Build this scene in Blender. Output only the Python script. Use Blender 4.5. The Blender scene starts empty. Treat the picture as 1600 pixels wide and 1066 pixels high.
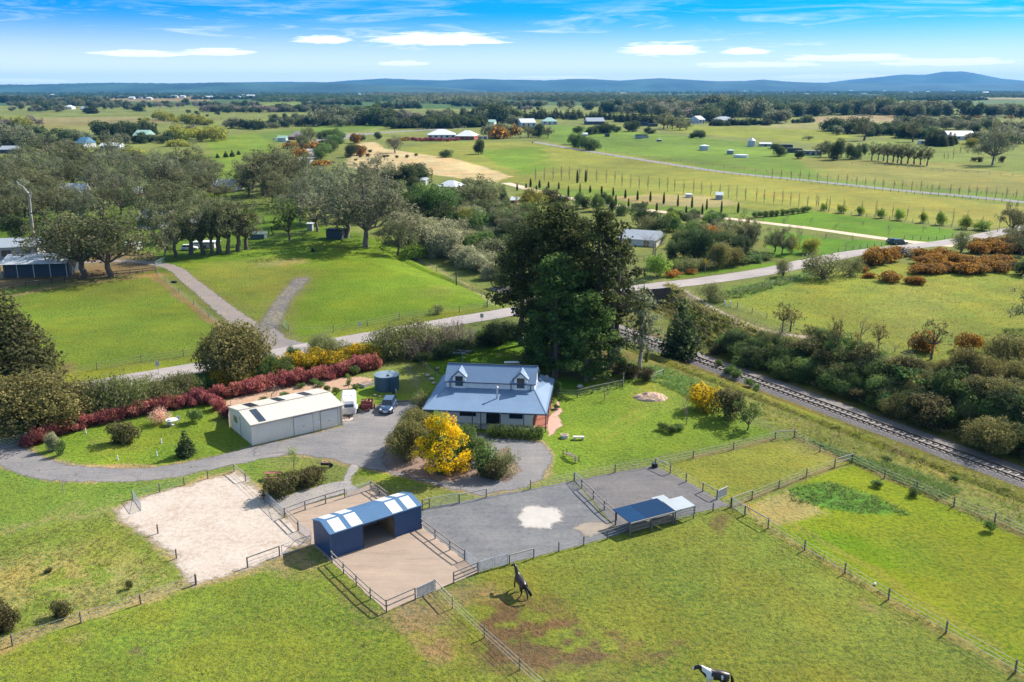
import bpy, math, random
import numpy as np
from mathutils import Vector, Matrix, noise
from mathutils.geometry import tessellate_polygon
S = bpy.context.scene
COL = S.collection
# ---------------------------------------------------------------- camera, sky, sun, exposure
CAM_H = 42.0
PITCH = math.atan(395 / 1400.0)
cam = bpy.data.objects.new('camera', bpy.data.cameras.new('camera'))
COL.objects.link(cam)
cam.location = (0, 0, CAM_H)
cam.rotation_euler = (math.pi / 2 - PITCH, 0, 0)
cam.data.sensor_width = 36
cam.data.lens = 31.5
cam.data.clip_start = 0.5
cam.data.clip_end = 90000
S.camera = cam
SUN_EL, SUN_AZ = math.radians(39), math.radians(40)      # azimuth measured from +x towards +y
sd = bpy.data.lights.new('sun', 'SUN')
sd.energy = 5.0
sd.angle = math.radians(0.5)
sd.color = (1.0, 0.94, 0.84)
sun = bpy.data.objects.new('sun', sd)
COL.objects.link(sun)
sun.location = (0, 0, 300)
sv = Vector((math.cos(SUN_AZ) * math.cos(SUN_EL), math.sin(SUN_AZ) * math.cos(SUN_EL), math.sin(SUN_EL)))
sun.rotation_euler = sv.to_track_quat('Z', 'Y').to_euler()
S.view_settings.view_transform = 'Standard'
S.view_settings.look = 'None'
S.view_settings.exposure = 0.8
S.view_settings.gamma = 1.0
W = bpy.data.worlds.new('World')
S.world = W
W.use_nodes = True
S.cycles.use_denoising = True
S.cycles.max_bounces = 5
S.cycles.diffuse_bounces = 2
S.cycles.glossy_bounces = 2
S.cycles.transmission_bounces = 3
S.cycles.transparent_max_bounces = 6
S.cycles.volume_bounces = 0


def world():
    nt = W.node_tree
    N, L = nt.nodes, nt.links
    N.clear()
    out = N.new('ShaderNodeOutputWorld')
    bg = N.new('ShaderNodeBackground')
    bg.inputs[1].default_value = 0.15
    sky = N.new('ShaderNodeTexSky')
    sky.sky_type = 'NISHITA'
    sky.sun_disc = False
    sky.sun_elevation = SUN_EL
    sky.sun_rotation = math.pi / 2 - SUN_AZ
    sky.altitude = 300
    sky.air_density = 1.0
    sky.dust_density = 0.6
    sky.ozone_density = 1.5
    hsv = N.new('ShaderNodeHueSaturation')
    hsv.inputs['Saturation'].default_value = SKY_SAT
    hsv.inputs['Value'].default_value = SKY_VAL
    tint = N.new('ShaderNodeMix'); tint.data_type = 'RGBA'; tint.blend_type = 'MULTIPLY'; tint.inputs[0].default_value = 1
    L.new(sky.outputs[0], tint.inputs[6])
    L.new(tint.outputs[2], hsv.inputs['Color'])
    tc = N.new('ShaderNodeTexCoord')
    sep = N.new('ShaderNodeSeparateXYZ')
    L.new(tc.outputs['Generated'], sep.inputs[0])

    def M(op, a, b=None, clamp=False):
        m = N.new('ShaderNodeMath')
        m.operation = op
        m.use_clamp = clamp
        for i, v in ((0, a), (1, b)):
            if v is None: continue
            if isinstance(v, (int, float)): m.inputs[i].default_value = v
            else: L.new(v, m.inputs[i])
        return m.outputs[0]
    az = M('ARCTAN2', sep.outputs[0], sep.outputs[1])
    el = M('ARCSINE', sep.outputs[2])
    comb = N.new('ShaderNodeCombineXYZ')
    L.new(M('MULTIPLY', az, 5.0), comb.inputs[0])
    L.new(M('MULTIPLY', el, 60.0), comb.inputs[1])

    def tex(scale, detail, rough=0.6, dist=0.0):
        n = N.new('ShaderNodeTexNoise')
        n.inputs['Scale'].default_value = scale
        n.inputs['Detail'].default_value = detail
        n.inputs['Roughness'].default_value = rough
        n.inputs['Distortion'].default_value = dist
        L.new(comb.outputs[0], n.inputs['Vector'])
        return n.outputs['Fac']

    def ramp(v, a, b, o0=0.0, o1=1.0):
        m = N.new('ShaderNodeMapRange')
        m.interpolation_type = 'SMOOTHSTEP'
        m.inputs[1].default_value = a
        m.inputs[2].default_value = b
        m.inputs[3].default_value = o0
        m.inputs[4].default_value = o1
        L.new(v, m.inputs[0])
        return m.outputs[0]
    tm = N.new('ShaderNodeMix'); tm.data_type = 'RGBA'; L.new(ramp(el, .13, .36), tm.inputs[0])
    tm.inputs[6].default_value = (*SKY_TINT, 1); tm.inputs[7].default_value = (1.7, 1.4, 1.05, 1); L.new(tm.outputs[2], tint.inputs[7])  # upper sky, out of view, brightened and warmed as added fill light
    veil = M('MULTIPLY', ramp(tex(1.2, 9, 0.68, 1.4), 0.42, 0.70), ramp(el, 0.118, 0.02))
    low = ramp(el, 0.08, 0.008, 0.0, 0.85)
    mask = M('MAXIMUM', M('MULTIPLY', veil, 0.75), low)
    nz = tex(7.0, 8, 0.65, 0.3)
    for (px, py, w, h) in CLOUDS:
        u, v = math.atan((px - 800) / 1400.0), math.asin((138 - py) / 1400.0 * 0.96)
        du = M('DIVIDE', M('SUBTRACT', az, u), w / 1400.0)
        dv = M('DIVIDE', M('SUBTRACT', el, v), h / 1400.0)
        below = M('MULTIPLY', M('LESS_THAN', dv, 0.0), 0.9)
        dv = M('MULTIPLY', dv, M('ADD', below, 1.0))
        r = M('SQRT', M('ADD', M('MULTIPLY', du, du), M('MULTIPLY', dv, dv)))
        r = M('ADD', r, M('MULTIPLY', M('SUBTRACT', nz, 0.5), 1.5))
        mask = M('MAXIMUM', mask, ramp(r, 1.25, 0.6))
    mx = N.new('ShaderNodeMix')
    mx.data_type = 'RGBA'
    L.new(mask, mx.inputs[0])
    L.new(hsv.outputs[0], mx.inputs[6])
    mx.inputs[7].default_value = (5.1, 5.3, 5.4, 1)
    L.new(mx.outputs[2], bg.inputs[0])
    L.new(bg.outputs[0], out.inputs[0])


SKY_SAT, SKY_VAL, SKY_TINT = 1.15, 0.82, (.11, .37, 1.0)
CLOUDS = [(250, 91, 75, 7), (365, 88, 55, 8), (520, 69, 46, 8), (690, 68, 112, 13), (640, 102, 46, 6), (1022, 84, 70, 14),
          (1150, 86, 42, 7), (1165, 105, 120, 7), (1300, 97, 110, 8), (60, 128, 90, 4), (1440, 104, 120, 8), (1290, 122, 130, 6), (870, 122, 90, 3)]
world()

# ---------------------------------------------------------------- terrain and picture-to-ground helper
RAIL_A = np.array((27.4, 156.1))
RAIL_U = np.array((0.5169, -0.8561))
RAIL_V = np.array((0.8561, 0.5169))
RAIL_Z = -3.5


def smooth(t):
    t = np.clip(t, 0, 1)
    return t * t * (3 - 2 * t)


def terrain(x, y):
    x = np.asarray(x, float); y = np.asarray(y, float)
    dx, dy = x - RAIL_A[0], y - RAIL_A[1]
    s = dx * RAIL_U[0] + dy * RAIL_U[1]
    o = dx * RAIL_V[0] + dy * RAIL_V[1]
    top = 15 + 3.5 * smooth((10 - s) / 18.0) + 6.5 * smooth((-8 - s) / 13.0)
    w = 10 - 3 * smooth((10 - s) / 18.0)
    far = smooth((o - top + w) / w)
    near = 0.35 * smooth((-o - 3.5) / 3.0) - 0.18 * np.exp(-((o + 8.5) / 0.8) ** 2) + 0.65 * smooth((-o - 6.0) / 14.0)
    rise = np.where(o > 0, far, near)
    fade = smooth((s + 130) / 50.0) * smooth((330 - s) / 80.0)
    return RAIL_Z * (1 - rise) * fade


def tz(x, y):
    return float(terrain(x, y))


CP, SP = math.cos(PITCH), math.sin(PITCH)


def G(px, py, z=None):
    """world point on the ground (or on the level z) seen at a point of the photograph"""
    X, Y = px - 800, 533 - py
    d = (X, 1400 * CP + Y * SP, -1400 * SP + Y * CP)
    zz = 0.0 if z is None else z
    for _ in range(1 if z is not None else 12):
        t = (zz - CAM_H) / d[2]
        x, y = d[0] * t, d[1] * t
        if z is None: zz = tz(x, y)
    return Vector((x, y, zz))


def depth_of(p):
    return p[1] * CP - (p[2] - CAM_H) * SP


def PX(x, y, z):
    z = z - CAM_H
    fw = y * CP - z * SP
    return 800 + 1400 * x / fw, 533 - 1400 * (y * SP + z * CP) / fw


# ---------------------------------------------------------------- object helpers
def tag(o, label=None, cat=None, group=None, kind=None):
    if label: o['label'] = label
    if cat: o['category'] = cat
    if group: o['group'] = group
    if kind: o['kind'] = kind
    return o


def thing(name, label, cat, loc=(0, 0, 0), rz=0.0, group=None):
    o = bpy.data.objects.new(name, None)
    COL.objects.link(o)
    o.location = loc
    o.rotation_euler = (0, 0, rz)
    o.empty_display_size = 0.5
    return tag(o, label, cat, group)


def link(name, me, parent=None):
    o = bpy.data.objects.new(name, me)
    COL.objects.link(o)
    if parent is not None: o.parent = parent
    return o


def np_mesh(name, V, F, mats, smooth_=False, mat_idx=None):
    """V (n,3), F list of index arrays or (m,k) array"""
    me = bpy.data.meshes.new(name)
    V = np.asarray(V, np.float32)
    me.vertices.add(len(V))
    me.vertices.foreach_set('co', V.ravel())
    if isinstance(F, np.ndarray):
        m, k = F.shape
        tot = np.full(m, k, np.int32); flat = F.ravel().astype(np.int32)
    else:
        tot = np.array([len(f) for f in F], np.int32)
        flat = np.array([i for f in F for i in f], np.int32)
    start = np.concatenate(([0], np.cumsum(tot)[:-1])).astype(np.int32)
    me.loops.add(len(flat)); me.loops.foreach_set('vertex_index', flat)
    me.polygons.add(len(tot)); me.polygons.foreach_set('loop_start', start)
    me.polygons.foreach_set('loop_total', tot)
    for m_ in (mats if isinstance(mats, (list, tuple)) else [mats]): me.materials.append(m_)
    if mat_idx is not None: me.polygons.foreach_set('material_index', np.asarray(mat_idx, np.int32))
    me.polygons.foreach_set('use_smooth', np.full(len(tot), smooth_))
    me.update(calc_edges=True)
    return me


class MB:
    """collects simple solids into ONE mesh"""
    def __init__(s):
        s.v = []; s.f = []; s.m = []; s.mi = 0

    def add(s, vs, fs):
        b = len(s.v)
        s.v += [tuple(v) for v in vs]
        s.f += [tuple(i + b for i in f) for f in fs]
        s.m += [s.mi] * len(fs)
        return s

    def box(s, x0, x1, y0, y1, z0, z1):
        return s.add([(x0, y0, z0), (x1, y0, z0), (x1, y1, z0), (x0, y1, z0), (x0, y0, z1), (x1, y0, z1), (x1, y1, z1), (x0, y1, z1)],
                     [(0, 3, 2, 1), (4, 5, 6, 7), (0, 1, 5, 4), (1, 2, 6, 5), (2, 3, 7, 6), (3, 0, 4, 7)])

    def beam(s, a, b, w, h, up=(0, 0, 1)):
        a, b = Vector(a), Vector(b)
        d = (b - a).normalized()
        u = Vector(up)
        if abs(d.dot(u)) > 0.95: u = Vector((0, 1, 0))
        r = d.cross(u).normalized(); u = r.cross(d)
        vs = []
        for p in (a, b):
            for i, j in ((-1, -1), (1, -1), (1, 1), (-1, 1)): vs.append(p + r * (i * w / 2) + u * (j * h / 2))
        return s.add(vs, [(0, 1, 2, 3), (7, 6, 5, 4), (0, 4, 5, 1), (1, 5, 6, 2), (2, 6, 7, 3), (3, 7, 4, 0)])

    def tube(s, pts, rad, n=6, cap=True):
        pts = [Vector(p) for p in pts]
        if isinstance(rad, (int, float)): rad = [rad] * len(pts)
        vs = []
        for i, p in enumerate(pts):
            d = (pts[min(i + 1, len(pts) - 1)] - pts[max(i - 1, 0)]).normalized()
            a = Vector((0, 0, 1)) if abs(d.z) < 0.9 else Vector((1, 0, 0))
            r = d.cross(a).normalized(); u = r.cross(d)
            for k in range(n):
                t = 2 * math.pi * k / n
                vs.append(p + (r * math.cos(t) + u * math.sin(t)) * rad[i])
        fs = []
        for i in range(len(pts) - 1):
            for k in range(n):
                k2 = (k + 1) % n
                fs.append((i * n + k, i * n + k2, (i + 1) * n + k2, (i + 1) * n + k))
        if cap:
            fs.append(tuple(range(n))[::-1]); fs.append(tuple(range((len(pts) - 1) * n, len(pts) * n)))
        return s.add(vs, fs)

    def loft(s, rings, cap=True):
        n = len(rings[0]); vs = [v for r in rings for v in r]; fs = []
        for i in range(len(rings) - 1):
            for k in range(n):
                k2 = (k + 1) % n
                fs.append((i * n + k, i * n + k2, (i + 1) * n + k2, (i + 1) * n + k))
        if cap:
            fs.append(tuple(range(n))[::-1]); fs.append(tuple(range((len(rings) - 1) * n, len(rings) * n)))
        return s.add(vs, fs)

    def slab(s, quad, t):
        """thin solid: quad of points thickened downwards by t"""
        q = [Vector(p) for p in quad]; n = len(q)
        vs = q + [p - Vector((0, 0, t)) for p in q]
        fs = [tuple(range(n)), tuple(range(2 * n - 1, n - 1, -1))]
        fs += [(i, n + i, n + (i + 1) % n, (i + 1) % n) for i in range(n)]
        return s.add(vs, fs)

    def prism(s, poly, z0, z1):
        n = len(poly)
        vs = [(p[0], p[1], z0) for p in poly] + [(p[0], p[1], z1) for p in poly]
        return s.add(vs, [tuple(range(n))[::-1], tuple(range(n, 2 * n))] + [(i, (i + 1) % n, n + (i + 1) % n, n + i) for i in range(n)])

    def build(s, name, mats, parent=None, smooth_=False):
        me = np_mesh(name, np.array([tuple(v) for v in s.v]), s.f, mats, smooth_, s.m)
        return link(name, me, parent)


# ---------------------------------------------------------------- materials
MATS = {}


def nodes(name):
    m = bpy.data.materials.new(name)
    m.use_nodes = True
    nt = m.node_tree
    return m, nt.nodes, nt.links, nt.nodes['Principled BSDF']


def nnoise(N, L, vec, scale, detail=4, rough=0.6):
    n = N.new('ShaderNodeTexNoise')
    n.inputs['Scale'].default_value = scale
    n.inputs['Detail'].default_value = detail
    n.inputs['Roughness'].default_value = rough
    if vec is not None: L.new(vec, n.inputs['Vector'])
    return n.outputs['Fac']


def nramp(N, L, v, a, b, o0=0.0, o1=1.0):
    m = N.new('ShaderNodeMapRange')
    for i, x in enumerate((a, b, o0, o1)): m.inputs[i + 1].default_value = x
    L.new(v, m.inputs[0])
    return m.outputs[0]


def nmix(N, L, f, a, b, mode='MIX'):
    m = N.new('ShaderNodeMix')
    m.data_type = 'RGBA'
    m.blend_type = mode
    for i, v in ((0, f), (6, a), (7, b)):
        if isinstance(v, (int, float)): m.inputs[i].default_value = v
        elif isinstance(v, tuple): m.inputs[i].default_value = (*v[:3], 1)
        else: L.new(v, m.inputs[i])
    return m.outputs[2]


def nbump(N, L, b, h, strength, dist):
    n = N.new('ShaderNodeBump')
    n.inputs['Strength'].default_value = strength
    n.inputs['Distance'].default_value = dist
    L.new(h, n.inputs['Height'])
    L.new(n.outputs[0], b.inputs['Normal'])


def pm(name, c1, c2=None, scale=3.0, rough=0.7, metal=0.0, bump=0.0, spec=0.3, detail=4, fine=None):
    """procedural surface: two tones mixed by noise, optional fine grain and bump"""
    if name in MATS: return MATS[name]
    m, N, L, b = nodes(name)
    tc = N.new('ShaderNodeTexCoord')
    c2 = c2 or tuple(c * 0.8 for c in c1)
    f = nramp(N, L, nnoise(N, L, tc.outputs['Object'], scale, detail + (4 if fine else 0), .7 if fine else .6), 0.36, 0.64)
    col = nmix(N, L, f, c1, c2)
    if fine:
        g = nnoise(N, L, tc.outputs['Object'], fine[0] * .55, 5, 0.8)
        col = nmix(N, L, nramp(N, L, g, 0.42, 0.66, 0, min(1, fine[1] * 1.6)), col, fine[2])
        col = nmix(N, L, nramp(N, L, g, 0.46, 0.3, 0, .5), col, tuple(x * .6 for x in c1))
        if bump: nbump(N, L, b, g, bump, 0.1)
    elif bump:
        nbump(N, L, b, f, bump, 0.05)
    if name in ('grey_gravel', 'road_surface', 'arena_grey', 'arena_dark', 'arena_tan'):
        # wheel and hoof wear: long streaks crossing the surface
        mp = N.new('ShaderNodeMapping'); mp.inputs['Rotation'].default_value = (0, 0, .5); mp.inputs['Scale'].default_value = (.16, 1.5, 1)
        L.new(tc.outputs['Object'], mp.inputs[0])
        s_ = nnoise(N, L, mp.outputs[0], .9, 6, .7)
        col = nmix(N, L, nramp(N, L, s_, .5, .72, 0, .55), col, nmix(N, L, 1.0, col, (1.35, 1.3, 1.25), 'MULTIPLY'))
        col = nmix(N, L, nramp(N, L, s_, .46, .3, 0, .6), col, nmix(N, L, 1.0, col, (.66, .66, .68), 'MULTIPLY'))
    L.new(col, b.inputs['Base Color'])
    b.inputs['Roughness'].default_value = rough
    b.inputs['Metallic'].default_value = metal
    b.inputs['Specular IOR Level'].default_value = spec
    MATS[name] = m
    return m


def ribbed(name, c, axis='X', pitch=0.2, rough=0.45, dark=0.8, spec=0.4):
    """painted corrugated sheet, ribs across the given local axis"""
    if name in MATS: return MATS[name]
    m, N, L, b = nodes(name)
    tc = N.new('ShaderNodeTexCoord')
    sp = N.new('ShaderNodeSeparateXYZ'); L.new(tc.outputs['Object'], sp.inputs[0])
    ml = N.new('ShaderNodeMath'); ml.operation = 'MULTIPLY'; ml.inputs[1].default_value = 2 * math.pi / pitch
    L.new(sp.outputs['XYZ'.index(axis)], ml.inputs[0])
    sn = N.new('ShaderNodeMath'); sn.operation = 'SINE'; L.new(ml.outputs[0], sn.inputs[0])
    f = nramp(N, L, sn.outputs[0], -1, 1)
    n1 = nramp(N, L, nnoise(N, L, tc.outputs['Object'], 0.7, 5), 0.3, 0.7)
    col = nmix(N, L, n1, c, tuple(x * 0.88 for x in c))
    col = nmix(N, L, nramp(N, L, sn.outputs[0], 0.7, 1.0, 0, 0.5), col, tuple(x * dark for x in c))
    L.new(col, b.inputs['Base Color'])
    b.inputs['Roughness'].default_value = rough
    b.inputs['Specular IOR Level'].default_value = spec
    nbump(N, L, b, f, 0.5, 0.02)
    MATS[name] = m
    return m


# ---------------------------------------------------------------- ground: one sheet to the horizon, colours laid out by place
def inpoly(x, y, poly):
    c = np.zeros(x.shape, bool)
    n = len(poly)
    for i in range(n):
        x1, y1 = poly[i]; x2, y2 = poly[(i + 1) % n]
        if y1 == y2: continue
        t = ((y1 > y) != (y2 > y)) & (x < (x2 - x1) * (y - y1) / (y2 - y1) + x1)
        c ^= t
    return c


def seg_dist(x, y, line):
    d = np.full(x.shape, 1e9)
    for (x1, y1), (x2, y2) in zip(line[:-1], line[1:]):
        vx, vy = x2 - x1, y2 - y1
        t = np.clip(((x - x1) * vx + (y - y1) * vy) / (vx * vx + vy * vy + 1e-9), 0, 1)
        d = np.minimum(d, np.hypot(x - x1 - t * vx, y - y1 - t * vy))
    return d


def GP(pts):
    return [tuple(G(*p))[:2] for p in pts]


LUSH = (.125, .205, .022); YG = (.21, .235, .04); OLIVE = (.15, .185, .026); DULL = (.16, .195, .04); DRY = (.30, .265, .115)
SOIL = (.23, .15, .10); STRAW = (.46, .36, .27); MUTED = (.155, .18, .062); BLUEG = (.07, .12, .05); BRUSH = (.085, .09, .022); LAWN = (.145, .215, .03)
PINKB = (.25, .19, .14)
# (polygon in photograph points, colour, edge softness m, blend)
REG = [
    ([(-900, 139.3), (2500, 139.3), (2500, 165), (-900, 165)], (.06, .10, .035), 30, 1),
    ([(-900, 165), (2500, 165), (2500, 240), (-900, 240)], MUTED, 12, 1),
    ([(420, 152), (800, 150), (800, 171), (430, 168)], (.055, .105, .035), 10, 1),
    ([(40, 152), (330, 150), (330, 158), (60, 160)], (.24, .17, .10), 10, .8),
    ([(60, 184), (240, 183), (330, 190), (60, 197)], PINKB, 8, .6),
    ([(20, 195), (200, 192), (190, 204), (30, 208)], (.20, .18, .08), 6, .7),
    ([(330, 218), (560, 190), (620, 197), (400, 225)], (.11, .17, .035), 5, 1),
    ([(320, 215), (400, 208), (430, 230), (380, 300), (300, 330), (330, 240)], (.14, .21, .03), 4, 1),
    ([(400, 158), (560, 154), (540, 164), (400, 168)], (.16, .2, .05), 8, .8),
    ([(1000, 160), (1600, 152), (1600, 185), (1000, 185)], (.10, .12, .045), 10, .7),
    ([(1230, 150), (1440, 152), (1420, 160), (1230, 160)], (.09, .17, .02), 10, .8),
    ([(1480, 152), (1700, 150), (1700, 156), (1520, 158)], (.26, .21, .13), 8, .8),
    ([(1480, 155), (1700, 156), (1700, 170), (1480, 170)], (.08, .13, .04), 8, .9),
    ([(1268, 184), (1340, 180), (1440, 181), (1445, 190), (1275, 192)], PINKB, 5, 1),
    ([(1200, 192), (1300, 190), (1290, 204), (1180, 204)], (.23, .22, .11), 5, .8),
    ([(1050, 197), (1300, 203), (1340, 215), (1280, 225), (1040, 205)], (.19, .22, .035), 4, 1),
    ([(1400, 215), (1700, 222), (1700, 300), (1200, 262)], (.14, .18, .04), 4, .9),
    # hills paddocks of the middle distance
    ([(860, 195), (930, 200), (1200, 225), (1300, 250), (1420, 280), (1700, 315), (1700, 330), (1200, 280), (1060, 258), (900, 230), (840, 215)], (.125, .20, .03), 4, 1),
    ([(1240, 245), (1500, 255), (1700, 290), (1700, 318), (1300, 280)], (.23, .215, .075), 8, .8),
    ([(620, 232), (700, 222), (850, 222), (1000, 245), (1200, 280), (1700, 335), (1700, 365), (1500, 352), (1200, 332), (900, 296), (800, 285), (700, 262)], (.20, .215, .05), 4, 1),
    ([(1150, 270), (1700, 335), (1700, 362), (1400, 340), (1150, 300)], (.245, .235, .055), 6, .8),
    ([(740, 235), (850, 228), (860, 262), (830, 275), (790, 262)], (.11, .20, .018), 5, .8),
    ([(545, 240), (560, 224), (585, 222), (600, 232), (650, 240), (705, 247), (760, 262), (800, 276), (770, 285), (650, 270), (560, 264), (543, 262)], STRAW, 2, 1),
    ([(800, 290), (1000, 300), (1180, 330), (1170, 345), (1000, 330), (860, 308)], (.13, .19, .03), 3, .9),
    ([(950, 308), (1010, 304), (1100, 306), (1160, 318), (1120, 324), (1000, 320)], (.30, .24, .16), 2, .8),
    ([(1170, 345), (1270, 330), (1500, 360), (1480, 384), (1330, 368)], (.10, .20, .012), 2, 1),
    ([(1200, 360), (1330, 375), (1410, 378), (1300, 400), (1200, 405)], (.10, .225, .010), 2, 1),
    # left middle
    ([(-300, 330), (120, 300), (420, 330), (600, 380), (400, 420), (-300, 450)], (.09, .16, .016), 4, 1),
    ([(-200, 250), (330, 240), (420, 330), (-200, 340)], (.10, .15, .025), 6, .7),
    ([(-100, 405), (60, 395), (240, 395), (262, 412), (240, 425), (-100, 462)], (.20, .15, .10), 1.5, 1),
    ([(20, 455), (248, 425), (350, 512), (325, 548), (90, 588), (-80, 600), (-80, 480)], (.155, .215, .03), 1.5, 1),
    ([(60, 455), (248, 425), (290, 455), (180, 470)], (.18, .20, .04), 4, .7),
    ([(80, 575), (100, 565), (120, 575), (95, 590)], SOIL, 1.5, .7),
    ([(275, 412), (420, 385), (610, 372), (790, 480), (450, 528), (380, 470)], (.145, .225, .018), 2, 1),
    ([(280, 415), (430, 398), (490, 425), (470, 460), (445, 500), (400, 510), (350, 470)], (.19, .215, .045), 5, .9),
    ([(390, 412), (470, 402), (480, 410), (400, 420)], (.32, .26, .15), 3, .6),
    ([(640, 452), (700, 446), (720, 462), (660, 464)], (.22, .24, .05), 4, .6),
    ([(330, 400), (600, 372), (570, 390), (300, 412)], (.10, .17, .016), 2, .8),
    # verges
    ([(60, 592), (330, 552), (780, 478), (800, 484), (340, 575), (60, 610)], (.18, .22, .03), 1, 1),
    ([(1020, 447), (1300, 405), (1290, 398), (1020, 436)], (.12, .22, .012), 1, 1),
    # field right of the cutting
    ([(1120, 470), (1260, 432), (1330, 415), (1800, 395), (1800, 640), (1480, 585), (1250, 520)], (.20, .235, .04), 2, 1),
    ([(1360, 440), (1480, 430), (1470, 540), (1350, 530)], (.25, .25, .075), 10, .45),
    ([(1120, 452), (1250, 425), (1280, 432), (1160, 465)], (.11, .19, .04), 2, 1),
    # rail reserve
    ([(960, 540), (1160, 640), (1240, 680), (1800, 925), (1800, 812), (1300, 640), (1080, 570)], (.165, .175, .045), 1, 1),
    ([(1380, 742), (1800, 925), (1800, 860), (1420, 735)], (.17, .21, .07), 3, .8),
    ([(1050, 560), (1300, 640), (1800, 825), (1800, 845), (1300, 655), (1050, 575)], (.16, .135, .05), 1.2, .8),
    ([(1030, 470), (1110, 482), (1200, 520), (1480, 595), (1800, 690), (1800, 790), (1480, 685), (1300, 620), (1080, 545)], BRUSH, 1.5, 1),
    ([(1050, 455), (1100, 475), (1150, 505), (1090, 520), (1045, 490)], (.12, .19, .03), 2, 1),
    # home block
    ([(880, 520), (960, 545), (1210, 680), (900, 740), (640, 760), (555, 740), (560, 640), (640, 620), (700, 560), (800, 510)], LAWN, 1.2, 1),
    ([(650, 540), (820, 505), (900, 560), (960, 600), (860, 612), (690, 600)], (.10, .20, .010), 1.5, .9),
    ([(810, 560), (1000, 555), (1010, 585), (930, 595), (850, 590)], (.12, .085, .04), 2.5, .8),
    ([(60, 665), (200, 640), (335, 625), (345, 655), (400, 700), (250, 730), (130, 728), (55, 705)], LAWN, 1, 1),
    ([(130, 690), (200, 680), (230, 700), (150, 715)], (.19, .20, .05), 2, .5),
    ([(345, 630), (480, 592), (580, 600), (660, 625), (540, 640), (420, 640)], LAWN, .6, 1),
    ([(-100, 730), (0, 720), (90, 750), (250, 752), (400, 715), (460, 760), (360, 745), (180, 800), (-100, 850)], (.13, .19, .04), 2, 1),
    ([(-100, 845), (160, 790), (180, 800), (-100, 880)], (.27, .205, .13), 2.5, .8, .7),
    ([(-100, 850), (185, 800), (305, 915), (-100, 1045)], (.16, .20, .045), 1, 1),
    ([(-150, 1045), (310, 912), (520, 845), (600, 960), (690, 930), (900, 1110), (900, 1400), (-300, 1400)], (.145, .195, .036), 1, 1),
    ([(640, 985), (700, 925), (755, 890), (850, 862), (1140, 795), (1210, 830), (1900, 1260), (1900, 1500), (900, 1500)], (.175, .208, .045), 1, 1),
    ([(1145, 795), (1331, 722), (1800, 935), (1900, 1260), (1590, 1055)], (.19, .235, .014), .8, 1),
    ([(1250, 830), (1420, 870), (1500, 920), (1400, 900), (1240, 850)], (.10, .22, .004), 2.5, .7),
    ([(1560, 860), (1800, 950), (1800, 1100), (1480, 950), (1350, 810)], (.20, .22, .03), 3, .6),
    ([(1228, 765), (1290, 752), (1370, 775), (1425, 805), (1380, 806), (1300, 795), (1240, 785)], (.10, .225, .04), .8, 1),
    ([(1170, 788), (1232, 764), (1288, 800), (1215, 822), (1190, 812)], (.32, .26, .14), .8, .9),
    ([(1025, 728), (1243, 684), (1325, 720), (1142, 780), (1120, 778)], (.20, .21, .045), .6, 1),
    ([(1220, 700), (1250, 686), (1320, 718), (1290, 730)], (.27, .24, .10), 2, .6),
    ([(395, 560), (412, 505), (425, 480), (448, 450), (474, 425), (492, 432), (470, 465), (450, 505), (470, 545)], (.21, .19, .10), 2, .8, .5),
    # soil worn by hooves and feet, and the brown margins of the drive
    ([(-60, 692), (0, 696), (50, 700), (62, 712), (130, 726), (250, 727), (340, 712), (395, 698), (538, 664), (545, 646), (575, 635), (618, 627), (670, 622), (668, 650), (690, 652), (745, 675), (852, 688), (864, 705), (866, 722), (859, 741), (840, 756), (800, 770), (755, 778), (690, 762), (640, 750), (590, 738), (550, 730), (500, 717), (440, 711), (400, 716), (340, 730), (250, 747), (150, 755), (75, 751), (20, 735), (-60, 720)], (.30, .22, .165), .5, .9),
    ([(176, 795), (222, 776), (290, 756), (368, 734), (384, 746), (450, 806), (492, 850), (455, 856), (437, 874), (385, 894), (330, 911), (306, 917), (278, 892), (266, 868), (240, 852), (222, 838), (190, 820)], (.33, .24, .17), .9, .95),
    ([(760, 1010), (840, 960), (880, 990), (860, 1040), (790, 1045)], (.13, .085, .06), 2, .8, 1),
    ([(950, 985), (975, 985), (972, 1002), (950, 1000)], (.13, .09, .06), .5, .9, .5),
    ([(200, 930), (225, 928), (220, 940), (202, 942)], (.30, .22, .17), .4, .8, .5), ([(100, 998), (140, 990), (142, 1000), (105, 1008)], (.30, .22, .17), .5, .8, .6), ([(200, 1015), (220, 1010), (222, 1020), (205, 1024)], (.16, .11, .08), .3, .9, .3),
    ([(1330, 930), (1400, 965), (1395, 975), (1325, 940)], (.22, .17, .10), 1, .7, .9), ([(-60, 880), (120, 850), (260, 880), (200, 930), (-60, 1000)], (.30, .24, .13), 2.5, .6, 1),
    ([(700, 985), (760, 945), (840, 920), (900, 985), (960, 1030), (900, 1060), (760, 1050)], (.15, .10, .07), 3, 1, 1),
    ([(580, 960), (655, 925), (705, 925), (700, 985), (720, 1030), (690, 1040), (640, 1000)], (.25, .185, .13), 1.3, .95, .6),
    ([(700, 925), (715, 908), (780, 915), (790, 935), (720, 945)], (.24, .18, .12), 1, .8),
    ([(1110, 815), (1140, 795), (1135, 825), (1120, 835)], (.13, .09, .06), .8, .8),
    ([(970, 1010), (1050, 1000), (1060, 1030), (1000, 1035)], (.17, .12, .08), 2, .9, 1),
    ([(420, 880), (460, 845), (500, 865), (520, 890), (440, 900)], (.27, .20, .14), 1.2, .9, .6),
    ([(500, 880), (560, 935), (600, 965), (545, 950)], (.17, .13, .075), 1, .8),
    ([(990, 585), (1060, 585), (1090, 600), (1060, 640), (990, 640)], (.20, .21, .05), 3, .6),
]
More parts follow.
